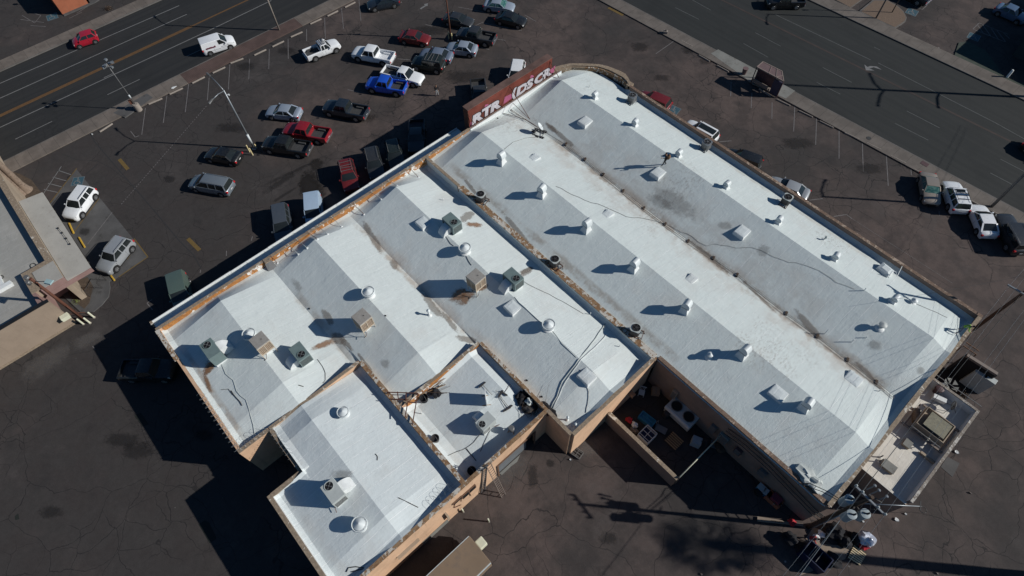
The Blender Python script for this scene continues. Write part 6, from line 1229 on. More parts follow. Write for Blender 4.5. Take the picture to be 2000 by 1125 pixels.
# ------------------------------------------------------------------ kiosk at the top left
KI = thing('drive_through_kiosk', 'small orange and tan kiosk at the upper left edge', 'building'); kz = 3.0
k1, k2 = at(118, 22, .6), at(160, 4, .6); cx_, cy_ = k1.x, k1.y; dy = max(3.0, k2.y-k1.y)
m = MB(); m.box(cx_-7, cx_, cy_, cy_+.25, 0, kz); m.box(cx_-.25, cx_, cy_+.25, cy_+4.0, 0, kz); m.box(cx_-7, cx_, cy_+3.75, cy_+4.0, 0, kz) ; m.build('wall', 'stucco_orange', KI)
m = MB(); m.box(cx_-7, cx_+.03, cy_-.05, cy_+.5, kz, kz+.1); m.box(cx_-.5, cx_+.03, cy_+.5, cy_+4.0, kz, kz+.1); m.build('parapet_cap', 'stucco', KI); m = MB(); m.box(cx_-6.9, cx_-.25, cy_+.26, cy_+3.74, kz-.6, kz-.5); m.build('roof', 'dark_roof', KI)
sl_ = [at(*p)[:2] for p in ((119, 22), (160, 4), (195, 0), (186, 6), (126, 32))]; slab('kiosk_apron', 'grey_slab', sl_, -.1, .12)
lamp_pole('lamp_post', 'short lamp with a white globe beside the orange kiosk', (107, 12), 3.4, 'dark_metal', .05); o = MB().blob((0, 0, 3.5), .22, 2, 1, 0).build('globe', 'white_paint', bpy.data.objects[-1] if False else None); o.location = at(107, 12); o.parent = [x for x in bpy.data.objects if x.get('label') == 'short lamp with a white globe beside the orange kiosk'][0]; o.location = (0, 0, 0)
def shrub(label, px, r, mat='frond', seed=1, name='shrub'):
    t = thing(name, label, 'shrub', at(*px)); rr = random.Random(seed); m = MB()
    for k in range(260):
        d = V(rr.gauss(0, 1), rr.gauss(0, 1), abs(rr.gauss(0, .7))).normalized()*r*rr.uniform(.4, 1)*(1+.3*math.sin(k)); s = V(rr.uniform(-1, 1), rr.uniform(-1, 1), rr.uniform(-1, 1)).normalized()*r*.09; u_ = d.cross(s).normalized()*r*.07; m.poly([d-s, d+u_, d+s, d-u_])
    m.build('foliage', mat, t, fix=False); m = MB()
    for k in range(9): a = 2*PI*k/9; m.tube([(0, 0, 0), (r*.5*math.cos(a), r*.5*math.sin(a), r*.5)], .012, 4)
    m.build('stems', 'wood_dark', t); return t
shrub('dry sparse shrub on the verge near the kiosk', (213, 18), .55, 'wood_dark', 2); shrub('dry scrub in the planter by the tan roof', (160, 570), .7, 'wood_dark', 3); shrub('small weed tuft in the planter bed', (150, 590), .4, 'frond', 5); shrub('low bush against the shaded annex wall', (1878, 770), .6, 'wood_dark', 6)
shrub('dark street tree beyond the top edge casting shade by the kiosk', (255, -22), 2.0, 'frond', 8, 'tree') 
# ------------------------------------------------------------------ bus shelter
a0, a1 = at(1466, 182), at(1518, 181); 
H_ = 2.5; c = [at(*p, H_) for p in ((1478.5, 131), (1490, 121), (1527, 139.5), (1530.5, 159))]
BS = thing('bus_shelter', 'mauve bus shelter with a seamed roof and a poster panel by the right street', 'bus shelter', (0, 0, 0))
print('SHELTER', c); P_ = [V(p.x, p.y, 0) for p in c]
m = MB(); m.prism([p[:2] for p in P_], H_-.05, H_+.04); m.build('roof', 'shelter_mauve', BS)
m = MB()
for i in range(4): a, b = P_[i], P_[(i+1) % 4]; m.bar(V(a.x, a.y, H_), V(b.x, b.y, H_), .10, .14)
for f in (.45, .72): a = P_[0].lerp(P_[3], f); b = P_[1].lerp(P_[2], f+.02); m.bar(V(a.x, a.y, H_+.06), V(b.x, b.y, H_+.06), .06, .05)
a = P_[0].lerp(P_[3], .72); b = P_[2].lerp(P_[3], .45); m.bar(V(a.x, a.y, H_+.06), V(b.x, b.y, H_+.06), .06, .05); m.build('roof_ribs', 'shelter_line', BS)
for p in (P_[0], P_[1], P_[2], P_[3]): m = MB(); m.bar(V(p.x, p.y, 0), V(p.x, p.y, H_), .09, .09); m.build('post', 'shelter_frame', BS)
e1 = (P_[3]-P_[0]).normalized(); m = MB(); a = P_[0]+e1*.1; b = P_[0].lerp(P_[3], .62); bk = (P_[1]-P_[0]).normalized()
pa = P_[0].lerp(P_[3], .70); m.loft([[pa+V(0, 0, .2), pa+V(0, 0, 2.2), P_[3]+V(0, 0, 2.2), P_[3]+V(0, 0, .2)], [q_+bk*.15 for q_ in (pa+V(0, 0, .2), pa+V(0, 0, 2.2), P_[3]+V(0, 0, 2.2), P_[3]+V(0, 0, .2))]]); m.build('poster_case', 'poster', BS)
m = MB(); s0, s1 = P_[0]+e1*.15-bk*.1, P_[0].lerp(P_[3], .62)-bk*.1; m.loft([[s0+V(0, 0, .42), s0+V(0, 0, .48), s1+V(0, 0, .48), s1+V(0, 0, .42)], [q_+bk*.5 for q_ in (s0+V(0, 0, .42), s0+V(0, 0, .48), s1+V(0, 0, .48), s1+V(0, 0, .42))]])
m.build('bench', 'bench_tan', BS); m = MB(); m.bar(s0-bk*.12+V(0, 0, .8), s1-bk*.12+V(0, 0, .8), .08, .5); m.build('bench_back', 'bench_tan', BS)
m = MB(); m.bar(P_[0]+bk*.7+V(0, 0, 1.0), P_[0].lerp(P_[3], .68)+bk*.7+V(0, 0, 1.0), .03, 1.8); m.build('rear_screen', 'shelter_frame', BS)
TC = thing('litter_bin', 'tapered maroon litter bin on the pavement beside the bus shelter', 'bin', at(1452, 146)); m = MB(); m.lathe([(.24, 0), (.34, .95), (.36, 1.0), (.30, 1.0)], (0, 0, 0), 12); m.build('body', 'shelter_mauve', TC, angle=30); m = MB(); m.lathe([(.29, .98), (.29, .985)], (0, 0, 0), 12); m.build('opening', 'black', TC)
WS = thing('street_bench', 'low tan bench kerb under the edge of the bus shelter', 'bench', at(1490, 172), math.atan2(e1.y, e1.x)); m = MB(); m.box(-1.3, .9, -.15, .15, .1, .45); m.build('seat', 'bench_tan', WS, bevel=.04); m = MB(); m.box(-1.1, -.9, -.12, .12, 0, .1); m.box(.5, .7, -.12, .12, 0, .1); m.build('foot', 'dark_metal', WS)
ME = thing('utility_cabinet', 'small pale meter box at the edge of the right pavement', 'utility box', at(1299, 66), .6); m = MB(); m.box(-.3, .3, -.22, .22, 0, .45); m.build('cabinet', 'stop_concrete', ME, bevel=.04); m = MB(); m.box(-.1, .1, -.1, .1, .45, .55); m.build('lid', 'dark_metal', ME)
WP = thing('marker_post', 'short white marker post at the dark verge by the upper right pavement', 'post', at(1966, 152)); m = MB(); m.lathe([(.14, 0), (.14, 1.1), (.10, 1.2)], (0, 0, 0), 12); m.build('post', 'white_paint', WP, angle=30); m = MB(); m.lathe([(.2, 0), (.18, .05)], (0, 0, 0), 12); m.build('footing', 'stop_concrete', WP)
for k, (p, l) in enumerate((((1697, 270), 'round utility cover in the right pavement'), ((1806, 320), 'rusty square grate in the right pavement'))):
    m = MB(); q_ = at(*p, .13); (m.lathe([(.28, 0), (.28, .02)], (0, 0, 0), 16) if k == 0 else m.box(-.4, .4, -.3, .3, 0, .02)); o = m.build('utility_cover', 'grate' if k == 0 else 'shelter_frame'); o.location = q_; tag(o, l, 'cover')
# dark building and shade at the upper right
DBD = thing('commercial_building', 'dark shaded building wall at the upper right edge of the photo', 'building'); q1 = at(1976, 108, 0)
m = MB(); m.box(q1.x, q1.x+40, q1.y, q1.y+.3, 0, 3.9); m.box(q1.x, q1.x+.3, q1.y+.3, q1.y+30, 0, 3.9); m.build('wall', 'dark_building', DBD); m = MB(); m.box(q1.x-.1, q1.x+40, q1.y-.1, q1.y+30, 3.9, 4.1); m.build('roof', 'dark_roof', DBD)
m = MB()
for k in range(5): m.box(q1.x-.03, q1.x-.005, q1.y+2+k*3.2, q1.y+4+k*3.2, .9, 2.6)
m.build('windows', 'glass', DBD)
# ------------------------------------------------------------------ ladders on the yard wall
def ladder(label, f0, f1, top, n, mat='bench_tan'):
    a, b = at(*f0), at(*f1); T_ = V(*top); side = (b-a); w_ = side.length; sd = side.normalized(); t = thing('ladder', label, 'ladder', a)
    L = T_-(a+b)/2; m = MB()
    for s in (0, 1): base = sd*w_*s; m.bar(base, V(0, 0, 0)+L+sd*(w_*.5+(s-.5)*.42), .04, .09)
    r_ = m.build('rails', mat, t); m = MB()
    for k in range(n): f = (k+.6)/n; l_ = L*f; m.bar(sd*0*(1-f)+(sd*(w_*.5-.21))*f+l_*1.0, sd*w_*(1-f)+(sd*(w_*.5+.21))*f+l_, .035)
    m.build('rungs', mat, t); return t
tp = at(953, 908, 5.5); ladder('long extension ladder with its feet out on the asphalt, leaning on the tan wall', (980, 972), (987, 965), (29.15, tp.y, 5.9), 17); tp2 = at(951, 912, 5.5); ladder('second ladder standing close to the tan wall, crossing the first at the top', (940, 961), (947.5, 954), (29.05, tp2.y-.1, 5.9), 13, 'galv')
for k, (p, l) in enumerate((((905, 1000), 'cream pipe bracket on the tan wall, left'), ((955, 1019), 'thin fallen post beside the tan wall with a white end'))):
    a = at(*p); t = thing('wall_bracket' if k == 0 else 'guard_post', l, 'post', (a.x, a.y, 0)); m = MB(); m.tube([(0, 0, 0), (0, 0, 1.2)], .06, 8); m.build('post', 'ivory', t); m = MB(); m.lathe([(.1, 0), (.09, .04)], (0, 0, 0), 8); m.build('footing', 'stop_concrete', t)
def mesh_crate(label, px, sx, sy, h, mat, fill=None, rot=0, name='crate', z=0):
    t = thing(name, label, 'crate', at(*px, z), rot); m = MB()
    for x in (-sx, sx): m.box(x-.03, x+.03, -sy, sy, 0, h)
    for y in (-sy, sy): m.box(-sx, sx, y-.03, y+.03, 0, h)
    m.build('rim', mat, t); m = MB()
    for f in (-.34, 0, .34): m.box(-sx, sx, f*2*sy-.02, f*2*sy+.02, h-.05, h-.01)
    m.box(-.02, .02, -sy, sy, h-.049, h-.012); m.build('divider', mat, t); m = MB(); m.box(-sx+.04, sx-.04, -sy+.04, sy-.04, .02, h*.6); m.build('contents', fill or 'black', t); return t
mesh_crate('black milk-crate grid lying at the foot of the tan corner wall', (1127, 886), .42, .34, .25, 'mid_metal', 'dark_metal', .2)
mesh_crate('deep blue crate with pale dividers leaning on the low yard wall', (1262, 853), .55, .62, .8, 'cable_white', 'navy_plastic', 0)
mesh_crate('blue striped crate in the shaded yard above the deep blue one', (1262, 822), .7, .35, .6, 'blue_plastic', 'blue_plastic', .1)
# ------------------------------------------------------------------ yard contents
DC = thing('condenser_unit', 'large grey double-fan condenser on the shaded yard side of the big wall', 'air conditioner', at(1332, 806, 1.2)-V(0, 0, 1.2), R(0))
m = MB(); m.box(-1.35, 1.35, -.62, .62, .25, 1.5); m.build('housing', 'unit_grey', DC, bevel=.03); m = MB(); m.box(-1.35, 1.35, -.74, -.63, 1.05, 1.52); m.build('front_panel', 'white_metal', DC)
for x in (-.66, .66): m = MB(); m.lathe([(.52, 1.5), (.52, 1.58), (.46, 1.58), (.46, 1.52)], (x, 0, 0), 22, cap=False); f = m.build('fan_ring', 'mid_metal', DC); m = MB(); m.lathe([(.46, 1.52), (.46, 1.53)], (x, 0, 0), 22); m.build('fan_well', 'black', f)
CH = thing('plastic_chair', 'white slatted plastic chair in the shaded yard', 'chair', at(1252, 770), .5); m = MB(); m.box(-.26, .26, -.26, .26, .40, .45); m.build('seat', 'cable_white', CH); m = MB()
for k in range(4): m.bar((-.24+.13*k, .26, .45), (-.26+.145*k, .36, .95), .05, .02)
m.bar((-.3, .36, .95), (.3, .36, .95), .08, .03); m.build('backrest', 'cable_white', CH)
for x in (-.24, .24):
    for y in (-.24, .24): m = MB(); m.bar((x, y, 0), (x*.95, y*.95, .4), .04); m.build('leg', 'cable_white', CH)
CB = thing('cardboard_box', 'brown cardboard box beside the white chair in the yard', 'box', at(1279, 767), .7); m = MB(); m.box(-.35, .35, -.35, .35, 0, .65); m.build('carton', 'cardboard', CB, bevel=.01); m = MB(); m.box(-.04, .04, -.35, .35, .65, .655); m.build('tape', 'bench_tan', CB)
def junk(name, label, cat, px, parts):
    t = thing(name, label, cat, at(*px)); 
    for nm, mt, fn in parts: m = MB(); fn(m); m.build(nm, mt, t, angle=30)
    return t
junk('vent_hood', 'rusty rectangular wall hood jutting over the yard from the tan wall', 'vent', (1225, 785), [('hood', 'cap_brown', lambda m: m.box(-.5, .4, -.2, .2, 1.9, 2.25)), ('flange', 'rust', lambda m: m.box(-.55, -.5, -.25, .25, 1.85, 2.3))])
junk('rag_heap', 'heap of red and white rags by the low yard wall', 'rags', (1232, 829), [('red_rag', 'red_cloth', lambda m: m.blob((-.3, .1, .3), (.3, .25, .25), 3, 1, .7)), ('white_rag', 'white_cloth', lambda m: m.blob((.3, .1, .35), (.27, .25, .3), 3, 2, .7)), ('tan_rag', 'bench_tan', lambda m: m.blob((.55, -.25, .2), (.35, .2, .2), 3, 3, .8))])
junk('barrel', 'dark barrel standing beside the double-fan condenser', 'barrel', (1300, 812), [('drum', 'dark_metal', lambda m: m.lathe([(.28, 0), (.3, .3), (.28, .6), (.28, .85)], (0, 0, 0), 14))])
junk('pallet_stack', 'dim stack of old pallets in the middle of the shaded yard', 'pallets', (1313, 862), [('lower_pallet', 'wood_dark', lambda m: [m.box(-.6, .6, -.5+.2*k, -.38+.2*k, .1, .13) for k in range(6)]), ('upper_pallet', 'wood', lambda m: [m.box(-.5, .7, -.5+.2*k, -.38+.2*k, .25, .28) for k in range(6)])])
junk('scrap_pile', 'dim scrap pile by the wall under the meter cabinets', 'scrap', (1400, 872), [('sheet', 'mid_metal', lambda m: m.box(-.6, .5, -.3, .4, .1, .16, rot=.5)), ('rubble', 'wood_dark', lambda m: m.blob((.2, 0, .2), (.6, .4, .25), 2, 7, .8))])
junk('hand_cart', 'dim wheeled cart near the middle of the shaded yard', 'cart', (1290, 840), [('deck', 'mid_metal', lambda m: m.box(-.5, .5, -.3, .3, .25, .3, rot=.3)), ('handle', 'galv', lambda m: m.tube([(-.5, -.2, .3), (-.6, -.1, .95), (-.6, .15, .95), (-.5, .2, .3)], .02, 5))])
junk('tyre_stack', 'two old tyres lying in the shade below the blue bins', 'tyres', (1480, 962), [('lower_tyre', 'tyre', lambda m: m.lathe([(.2, .0), (.34, .02), (.36, .12), (.34, .2), (.2, .22)], (0, 0, 0), 16)), ('upper_tyre', 'tyre', lambda m: m.lathe([(.2, .22), (.34, .24), (.36, .33), (.34, .42), (.2, .44)], (.05, .05, 0), 16))])
junk('appliance', 'pale boxy appliance standing in the deep shade of the yard', 'appliance', (1357, 866), [('cabinet', 'transformer', lambda m: m.box(-.4, .4, -.35, .35, 0, .9, rot=.4)), ('hose', 'cable', lambda m: m.tube([(.3, .2, .9), (.6, .5, 1.1), (.8, .2, .5)], .05, 6))])
for k, (p, l, sx, hh, mt) in enumerate((((1400, 828), 'grey meter cabinet high on the shaded wall above the gate', .55, 1.3, 'mid_metal'), ((1421, 846), 'larger grey switch cabinet right of the meter cabinet', .9, 1.2, 'unit_green'), ((1441, 882), 'brown junction box on the shaded wall', .6, .9, 'shelter_frame'), ((1482, 932), 'grey cabinet low on the shaded wall', .7, 1.0, 'mid_metal'), ((1310, 775), 'tan access panel on the upper yard wall', .5, 1.4, 'stucco_tan'))):
    q_ = at(p[0], p[1], 2.4); t = thing('wall_cabinet', l, 'cabinet', (q_.x, 30.49, 0)); z0 = q_.z-hh/2-.4; m = MB(); m.box(-sx/2, sx/2, -.28, 0, z0, z0+hh); m.build('cabinet', mt, t, bevel=.02); m = MB(); m.box(-sx/2+.05, sx/2-.05, -.295, -.281, z0+.08, z0+hh-.08); m.build('door', 'mid_metal', t)
for k in range(3):
    m = MB(); pts = [V(at(x, y, 3.5-.4*k).x, 30.40-.04*k, 3.9-.5*k+.5*math.sin(i*1.1)) for i, (x, y) in enumerate(((1410, 850), (1450, 870), (1490, 920), (1540, 960), (1590, 995), (1622, 1010)))]; m.tube(pts, .035, 6); tag(m.build('wall_cable', 'cable'), 'black cable drooping along the shaded long wall, %s from the top' % ORD[k], 'cable', 'cables on the shaded wall')
for k, p in enumerate(((1500, 938), (1511, 948), (1522, 957), (1531, 965))):
    q_ = at(*p, .5); t = thing('storage_bin', 'blue storage bin under the shaded wall, %s from the left' % ORD[k], 'bin', (q_.x, min(q_.y, 30.0), 0), .2*k, 'blue bins under the shaded wall'); m = MB(); m.box(-.3, .3, -.25, .25, 0, .55); m.build('tub', 'blue_plastic', t, bevel=.03); m = MB(); m.box(-.32, .32, -.27, .27, .55, .6); m.build('lid', 'unit_grey', t)
junk('orange_barrier', 'dull orange crate stack in the shade below the blue bins', 'crate', (1512, 980), [('lower_crate', 'stucco_orange', lambda m: m.box(-.8, .5, -.4, .4, 0, .6)), ('upper_crate', 'crimson_mark', lambda m: m.box(-.5, .3, -.3, .3, .6, .95))])
# ------------------------------------------------------------------ litter around the foot of the transformer pole
junk('cut_carpet', 'flat tan carpet sheet on the ground left of the transformer pole', 'carpet', (1585, 1060), [('sheet', 'tan_sheet', lambda m: m.prism([(at(*p)-at(1585, 1060))[:2] for p in ((1573, 1052), (1588, 1030), (1600, 1034), (1598, 1055), (1604, 1067), (1587, 1064))], 0, .05)), ('fold', 'cardboard', lambda m: m.prism([(at(*p)-at(1585, 1060))[:2] for p in ((1588, 1031), (1600, 1034), (1599, 1042), (1590, 1040))], .05, .09))])
def bag(label, px, r, mat, seed, z=0, name='rubbish_bag'):
    t = thing(name, label, 'bag', at(*px, z)); MB().blob((0, 0, r*.75), (r, r*.85, r*.85), 3, seed, .5).build('sack', mat, t, angle=35); MB().blob((r*.2, 0, r*1.6), (r*.2, r*.2, r*.22), 2, seed+3, .3).build('knot', mat, t, angle=35); return t
bag('white round bag on the carpet sheet, left one', (1593, 1050), .26, 'white_cloth', 1); bag('white round bag on the carpet sheet, right one', (1602, 1044), .3, 'white_cloth', 2); bag('crumpled silver film bundle over red cloth right of the pole', (1686, 1055), .62, 'silver_film', 3, .3); bag('red cloth sack under the silver bundle', (1683, 1066), .38, 'red_cloth', 4); bag('bright red bag by the leaning boards', (1545, 1021), .3, 'red_cloth', 5)
bag('black rubbish bag nearest the silver bundle', (1665, 1052), .5, 'cloth_black', 6); bag('black rubbish bag behind the pallet', (1645, 1060), .55, 'cloth_black', 7); bag('big black sack left of the pallet', (1622, 1095), .6, 'cloth_black', 8); bag('black sack in the shade beside the red jacket figure', (1540, 1055), .6, 'cloth_black', 9); bag('black lump of bags below the pole', (1625, 1040), .7, 'cloth_black', 10)
for k, (p, l) in enumerate((((1685, 1019), 'white paper scrap below the transformers'), ((1750, 1015), 'white cup on the asphalt under the long arm'), ((1867, 883), 'white lid beside the annex wall'), ((1895, 963), 'tan paper scrap on the lower right asphalt'), ((1830, 1120), 'pale scrap at the bottom edge right'), ((1370, 1122), 'tiny tan scrap at the bottom edge'), ((181, 263), 'white paper scrap near the kerb by the left street'), ((447, 186), 'silvery plastic bag blowing below the lamp pole'), ((1114, 898), 'white scrap below the black crate'), ((1768, 1004), 'tiny white scrap near the long arm'), ((340, 171), 'white flat board lying on the left pavement'))):
    r_ = .17 if k in (1, 2, 7) else .09; m = MB(); m.loft([[(r_*math.cos(a)*(1+.3*math.sin(3*a+k)), r_*.8*math.sin(a), z+.03*math.sin(2*a)) for a in [2*PI*j/9 for j in range(9)]] for z in (0.03, .12)]); o = m.build('litter', 'white_paint' if k not in (3, 4, 5) else 'bench_tan'); o.location = at(*p, .13 if k == 10 else 0); tag(o, l, 'litter')
    if k == 10: o.scale = (1.5, 5, .5); o.rotation_euler = (0, 0, R(0))
PL = thing('pallet', 'pale wooden pallet lying by the silver bundle', 'pallet', (0, 0, 0)); c4 = [at(*p) for p in ((1667, 1064), (1691, 1083), (1678, 1105), (1654, 1090))]
m = MB(); n_b = 7
for k in range(n_b):
    f = (k+.5)/n_b; a = c4[0].lerp(c4[3], f); b = c4[1].lerp(c4[2], f); m.bar(a+V(0, 0, .13), b+V(0, 0, .13), .085, .02)
m.build('deck_boards', 'pallet_wood', PL); m = MB()
for f in (.06, .5, .94): m.bar(c4[0].lerp(c4[1], f)+V(0, 0, .065), c4[3].lerp(c4[2], f)+V(0, 0, .065), .05, .10)
m.build('stringers', 'wood', PL)
junk('dumpster', 'dark blue open dumpster in the shade at the bottom edge', 'dumpster', (1585, 1090), [('bin', 'navy_plastic', lambda m: (m.box(-1.0, 1.0, -.65, -.58, 0, 1.2), m.box(-1.0, 1.0, .58, .65, 0, 1.2), m.box(-1.0, -.93, -.58, .58, 0, 1.2), m.box(.93, 1.0, -.58, .58, 0, 1.2), m.box(-.93, .93, -.58, .58, 0, .1))), ('lid_frame', 'mid_metal', lambda m: (m.box(-.5, -.46, -.5, .5, 1.2, 1.24), m.box(.1, .14, -.5, .5, 1.2, 1.24)))])
for k, (a, b, l) in enumerate((((1478, 1012), (1527, 1020), 'upper leaning board against the shaded wall'), ((1478, 1016), (1567, 1026), 'long pale board lying below the upper one'), ((1608, 1098), (1625, 1105), 'short curved timber beside the black sack'))):
    A_, B_ = at(*a), at(*b); m = MB(); m.bar(V(0, 0, .15), B_-A_+V(0, 0, .15), .22 if k < 2 else .12, .06); o = m.build('board', 'tan_sheet' if k < 2 else 'wood_dark'); o.location = A_; tag(o, l, 'board')
# ------------------------------------------------------------------ rear annex roof gear
def zA(px, z=3.3): return at(*px, z)
SW_ = thing('roof_plant', 'big box unit with a stained olive lid on a tan platform, low annex roof', 'air handler', zA((1812, 838)), 0)
m = MB(); m.box(-1.15, 1.15, -1.0, 1.0, .55, .85); m.build('platform', 'stucco_tan', SW_); m = MB(); m.box(-1.15, 1.15, -1.0, -.93, .85, 1.15); m.box(-1.15, 1.15, .93, 1.0, .85, 1.15); m.box(-1.15, -1.08, -.93, .93, .85, 1.15); m.box(1.08, 1.15, -.93, .93, .85, 1.15); m.build('platform_curb', 'stucco_tan', SW_); m = MB(); m.box(-.7, .9, -.75, .65, .85, 1.25); m.build('housing', 'mid_metal', SW_); m = MB(); m.box(-.75, .95, -.8, .7, 1.25, 1.3); m.build('lid', 'olive_pattern', SW_)
m = MB(); m.box(-1.9, 1.6, -1.45, -1.3, .45, .6); m.box(-1.4, 1.9, 1.2, 1.35, .45, .6)
for x in (-1.6, 0, 1.4): m.box(x, x+.1, -1.4, 1.3, .3, .42)
m.build('steel_beams', 'bench_tan', SW_); m = MB()
for k in range(7): m.bar((-1.1+.33*k, -1.2, .4), (-.9+.33*k, -1.35, .95), .05)
m.bar((-1.2, -1.38, .95), (1.2, -1.38, .95), .05); m.build('guard_rail', 'mid_metal', SW_)
for (x, y) in ((-1.1, -.95), (1.05, -.95), (-1.1, .9), (1.05, .9)): m = MB(); m.box(x-.05, x+.05, y-.05, y+.05, 0, .55); m.build('leg', 'mid_metal', SW_)
ES = thing('exhaust_stack', 'bright white ducts and a dark drum standing in for a round shadow, upper annex roof', 'exhaust fan', zA((1830, 782)), .3)
m = MB(); m.box(-.5, .5, -.2, .2, .1, .5); m.build('white_duct', 'white_paint', ES); m = MB(); m.lathe([(.2, 0), (.2, .5), (.34, .55), (.34, .8), (.1, .9)], (-.3, .7, 0), 18); m.build('shadow_drum', 'shelter_frame', ES, angle=30)  # dark drum stands in for a round cast shadow
FN = thing('sheet_metal_pile', 'pale star-shaped pile of tilted sheet panels on the annex roof', 'scrap', zA((1852, 756)), .2); m = MB()
for k in range(6): a = k*1.05; m.loft([[V(.2*math.cos(a), .2*math.sin(a), .3), V(.65*math.cos(a-.35), .65*math.sin(a-.35), .2+.12*k), V(.65*math.cos(a+.35), .65*math.sin(a+.35), .35+.08*k)], [V(.2*math.cos(a), .2*math.sin(a), .33), V(.65*math.cos(a-.35), .65*math.sin(a-.35), .23+.12*k), V(.65*math.cos(a+.35), .65*math.sin(a+.35), .38+.08*k)]])
m.build('sheets', 'pale_concrete', FN); m = MB(); m.box(-.9, -.2, -.8, -.3, 0, .6, rot=.4); m.build('box', 'mid_metal', FN)
RD = thing('air_duct', 'corrugated pale duct coming off the parapet beside the big box unit', 'duct', zA((1783, 803)), R(-60)); m = MB()
for k in range(7): m.lathe([(.26, k*.16), (.30, k*.16+.05), (.30, k*.16+.10), (.26, k*.16+.15)], (0, 0, .5), 12, 'x')
m.build('duct', 'cap_tan', RD, angle=30); m = MB(); m.box(0, 1.1, -.1, .1, 0, .3); m.build('cradle', 'wood', RD)
D2 = thing('satellite_dish', 'small side-on satellite dish on a tripod, annex roof', 'satellite dish', zA((1851, 800)), R(20)); m = MB(); m.lathe([(.02, .1), (.25, .06), (.42, -.04), (.42, -.06), (.25, .04), (.02, .08)], (0, 0, .9), 18, 'x'); m.build('dish', 'mid_metal', D2, angle=40); m = MB()
for a in (0, 2.1, 4.2): m.bar((0, 0, .85), (.6*math.cos(a), .6*math.sin(a), .02), .035)
m.build('tripod', 'dark_metal', D2)
for k, (p, l, w_) in enumerate((((1733, 913), 'raised tan roof hatch on the lower annex roof', .5), ((1770, 868), 'pale bench-like vent box in the shade of the platform', .28))):
    t = thing('roof_hatch', l, 'hatch', zA(p), R(2)); m = MB(); m.box(-w_, w_, -.35, .35, 0, .3); m.build('curb', 'stucco_tan', t, bevel=.02); m = MB(); m.box(-w_-.02, w_+.02, -.37, .37, .3, .34); m.build('lid', 'pale_concrete', t)
pipe('pipe_vent', 'thin pipe vent on the lower annex roof casting a long shadow', (1717, 902), .05, .8, 'mid_metal', group='annex pipes'); pipe('pipe_vent', 'short pipe close to the parapet on the lower annex roof', (1719, 893), .05, .5, 'mid_metal', group='annex pipes')
# trash enclosure at the annex end
TE = thing('trash_enclosure', 'pit coloured dark for shade, with a steel beam and grey cabinets beyond the annex', 'enclosure'); b0, b1 = at(1888, 694, 3.0), at(1947, 731, 3.0)
m = MB(); m.bar(b0, b1, .30, .25); m.build('beam', 'bench_tan', TE); m = MB(); m.bar(V(b0.x, b0.y, 1.4), V(b1.x, b1.y, 1.4), .2, 2.8); m.build('shade_wall', 'dark_roof', TE); w0, w1 = at(1852, 711, 3.6), at(1917, 752, 3.6)  # wall added to shade the pit, near-black for its shaded side
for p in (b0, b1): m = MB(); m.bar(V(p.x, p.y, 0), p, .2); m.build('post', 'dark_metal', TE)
m = MB(); m.poly([V(w0.x, 46.75, .02), V(b1.x, 46.75, .02), V(b1.x, b1.y, .02), V(w0.x, b0.y, .02)]); m.build('floor', 'dark_roof', TE, fix=False)  # near-black floor carries the shade of the pit in its colour
for k, p in enumerate(((1919, 727), (1937, 738))): q_ = at(*p, 2.3); m = MB(); m.box(q_.x-.5, q_.x+.5, q_.y-.4, q_.y+.15, 0, 2.3); m.build('cabinet', 'unit_grey', TE, bevel=.02)
m = MB(); m.bar(V(48.6, 46.9, 4.2), V(52.5, 46.9, 4.25), .05, .05); m.build('rail', 'mid_metal', TE)
RK = thing('frame_rack', 'small rusty frame by the right rear corner outside the parapet', 'frame', at(1868, 702)); m = MB(); m.bar((-.6, 0, 2), (.6, 0, 2), .08); m.bar((-.6, .5, 2), (.6, .5, 2), .08); m.bar((-.6, 0, 0), (-.6, 0, 2), .08); m.bar((.6, 0, 0), (.6, 0, 2), .08); m.build('frame', 'rust_frame', RK)
# crumpled membrane heap at the lower corner of the big roof
CR = thing('membrane_heap', 'crumpled silver-grey membrane heap with a pipe at the lower corner of the big roof', 'membrane', on(1580, 937)); MB().blob((0, 0, .15), (.95, .55, .35), 3, 12, .9).build('sheet', 'unit_grey', CR, angle=25); m = MB(); m.tube([on(1571, 947, .3)-on(1580, 937), on(1599, 939, .3)-on(1580, 937)], .08, 8); m.build('pipe', 'mid_metal', CR)
# signs with slatted shadows in the planter
for k, (a, l, w_) in enumerate((((205, 556), 'slim dark hooped rail standing in the planter', .10), ((182, 572), 'slatted dark metal bench-like rack in the planter', .45))):
    t = thing('planter_rail', l, 'rail', at(*a), SUN_AZ+PI/2); m = MB(); m.bar((-.5, 0, 0), (-.5, 0, 1.1), .04); m.bar((.5, 0, 0), (.5, 0, 1.1), .04); m.bar((-.5, 0, 1.1), (.5, 0, 1.1), .04); m.build('frame', 'dark_metal', t); m = MB()
    for j in range(2 if k == 0 else 7): x = -.4+.8*j/(1 if k == 0 else 6); m.bar((x, 0, .1), (x, 0, 1.1), .02)
    m.build('bars', 'dark_metal', t)
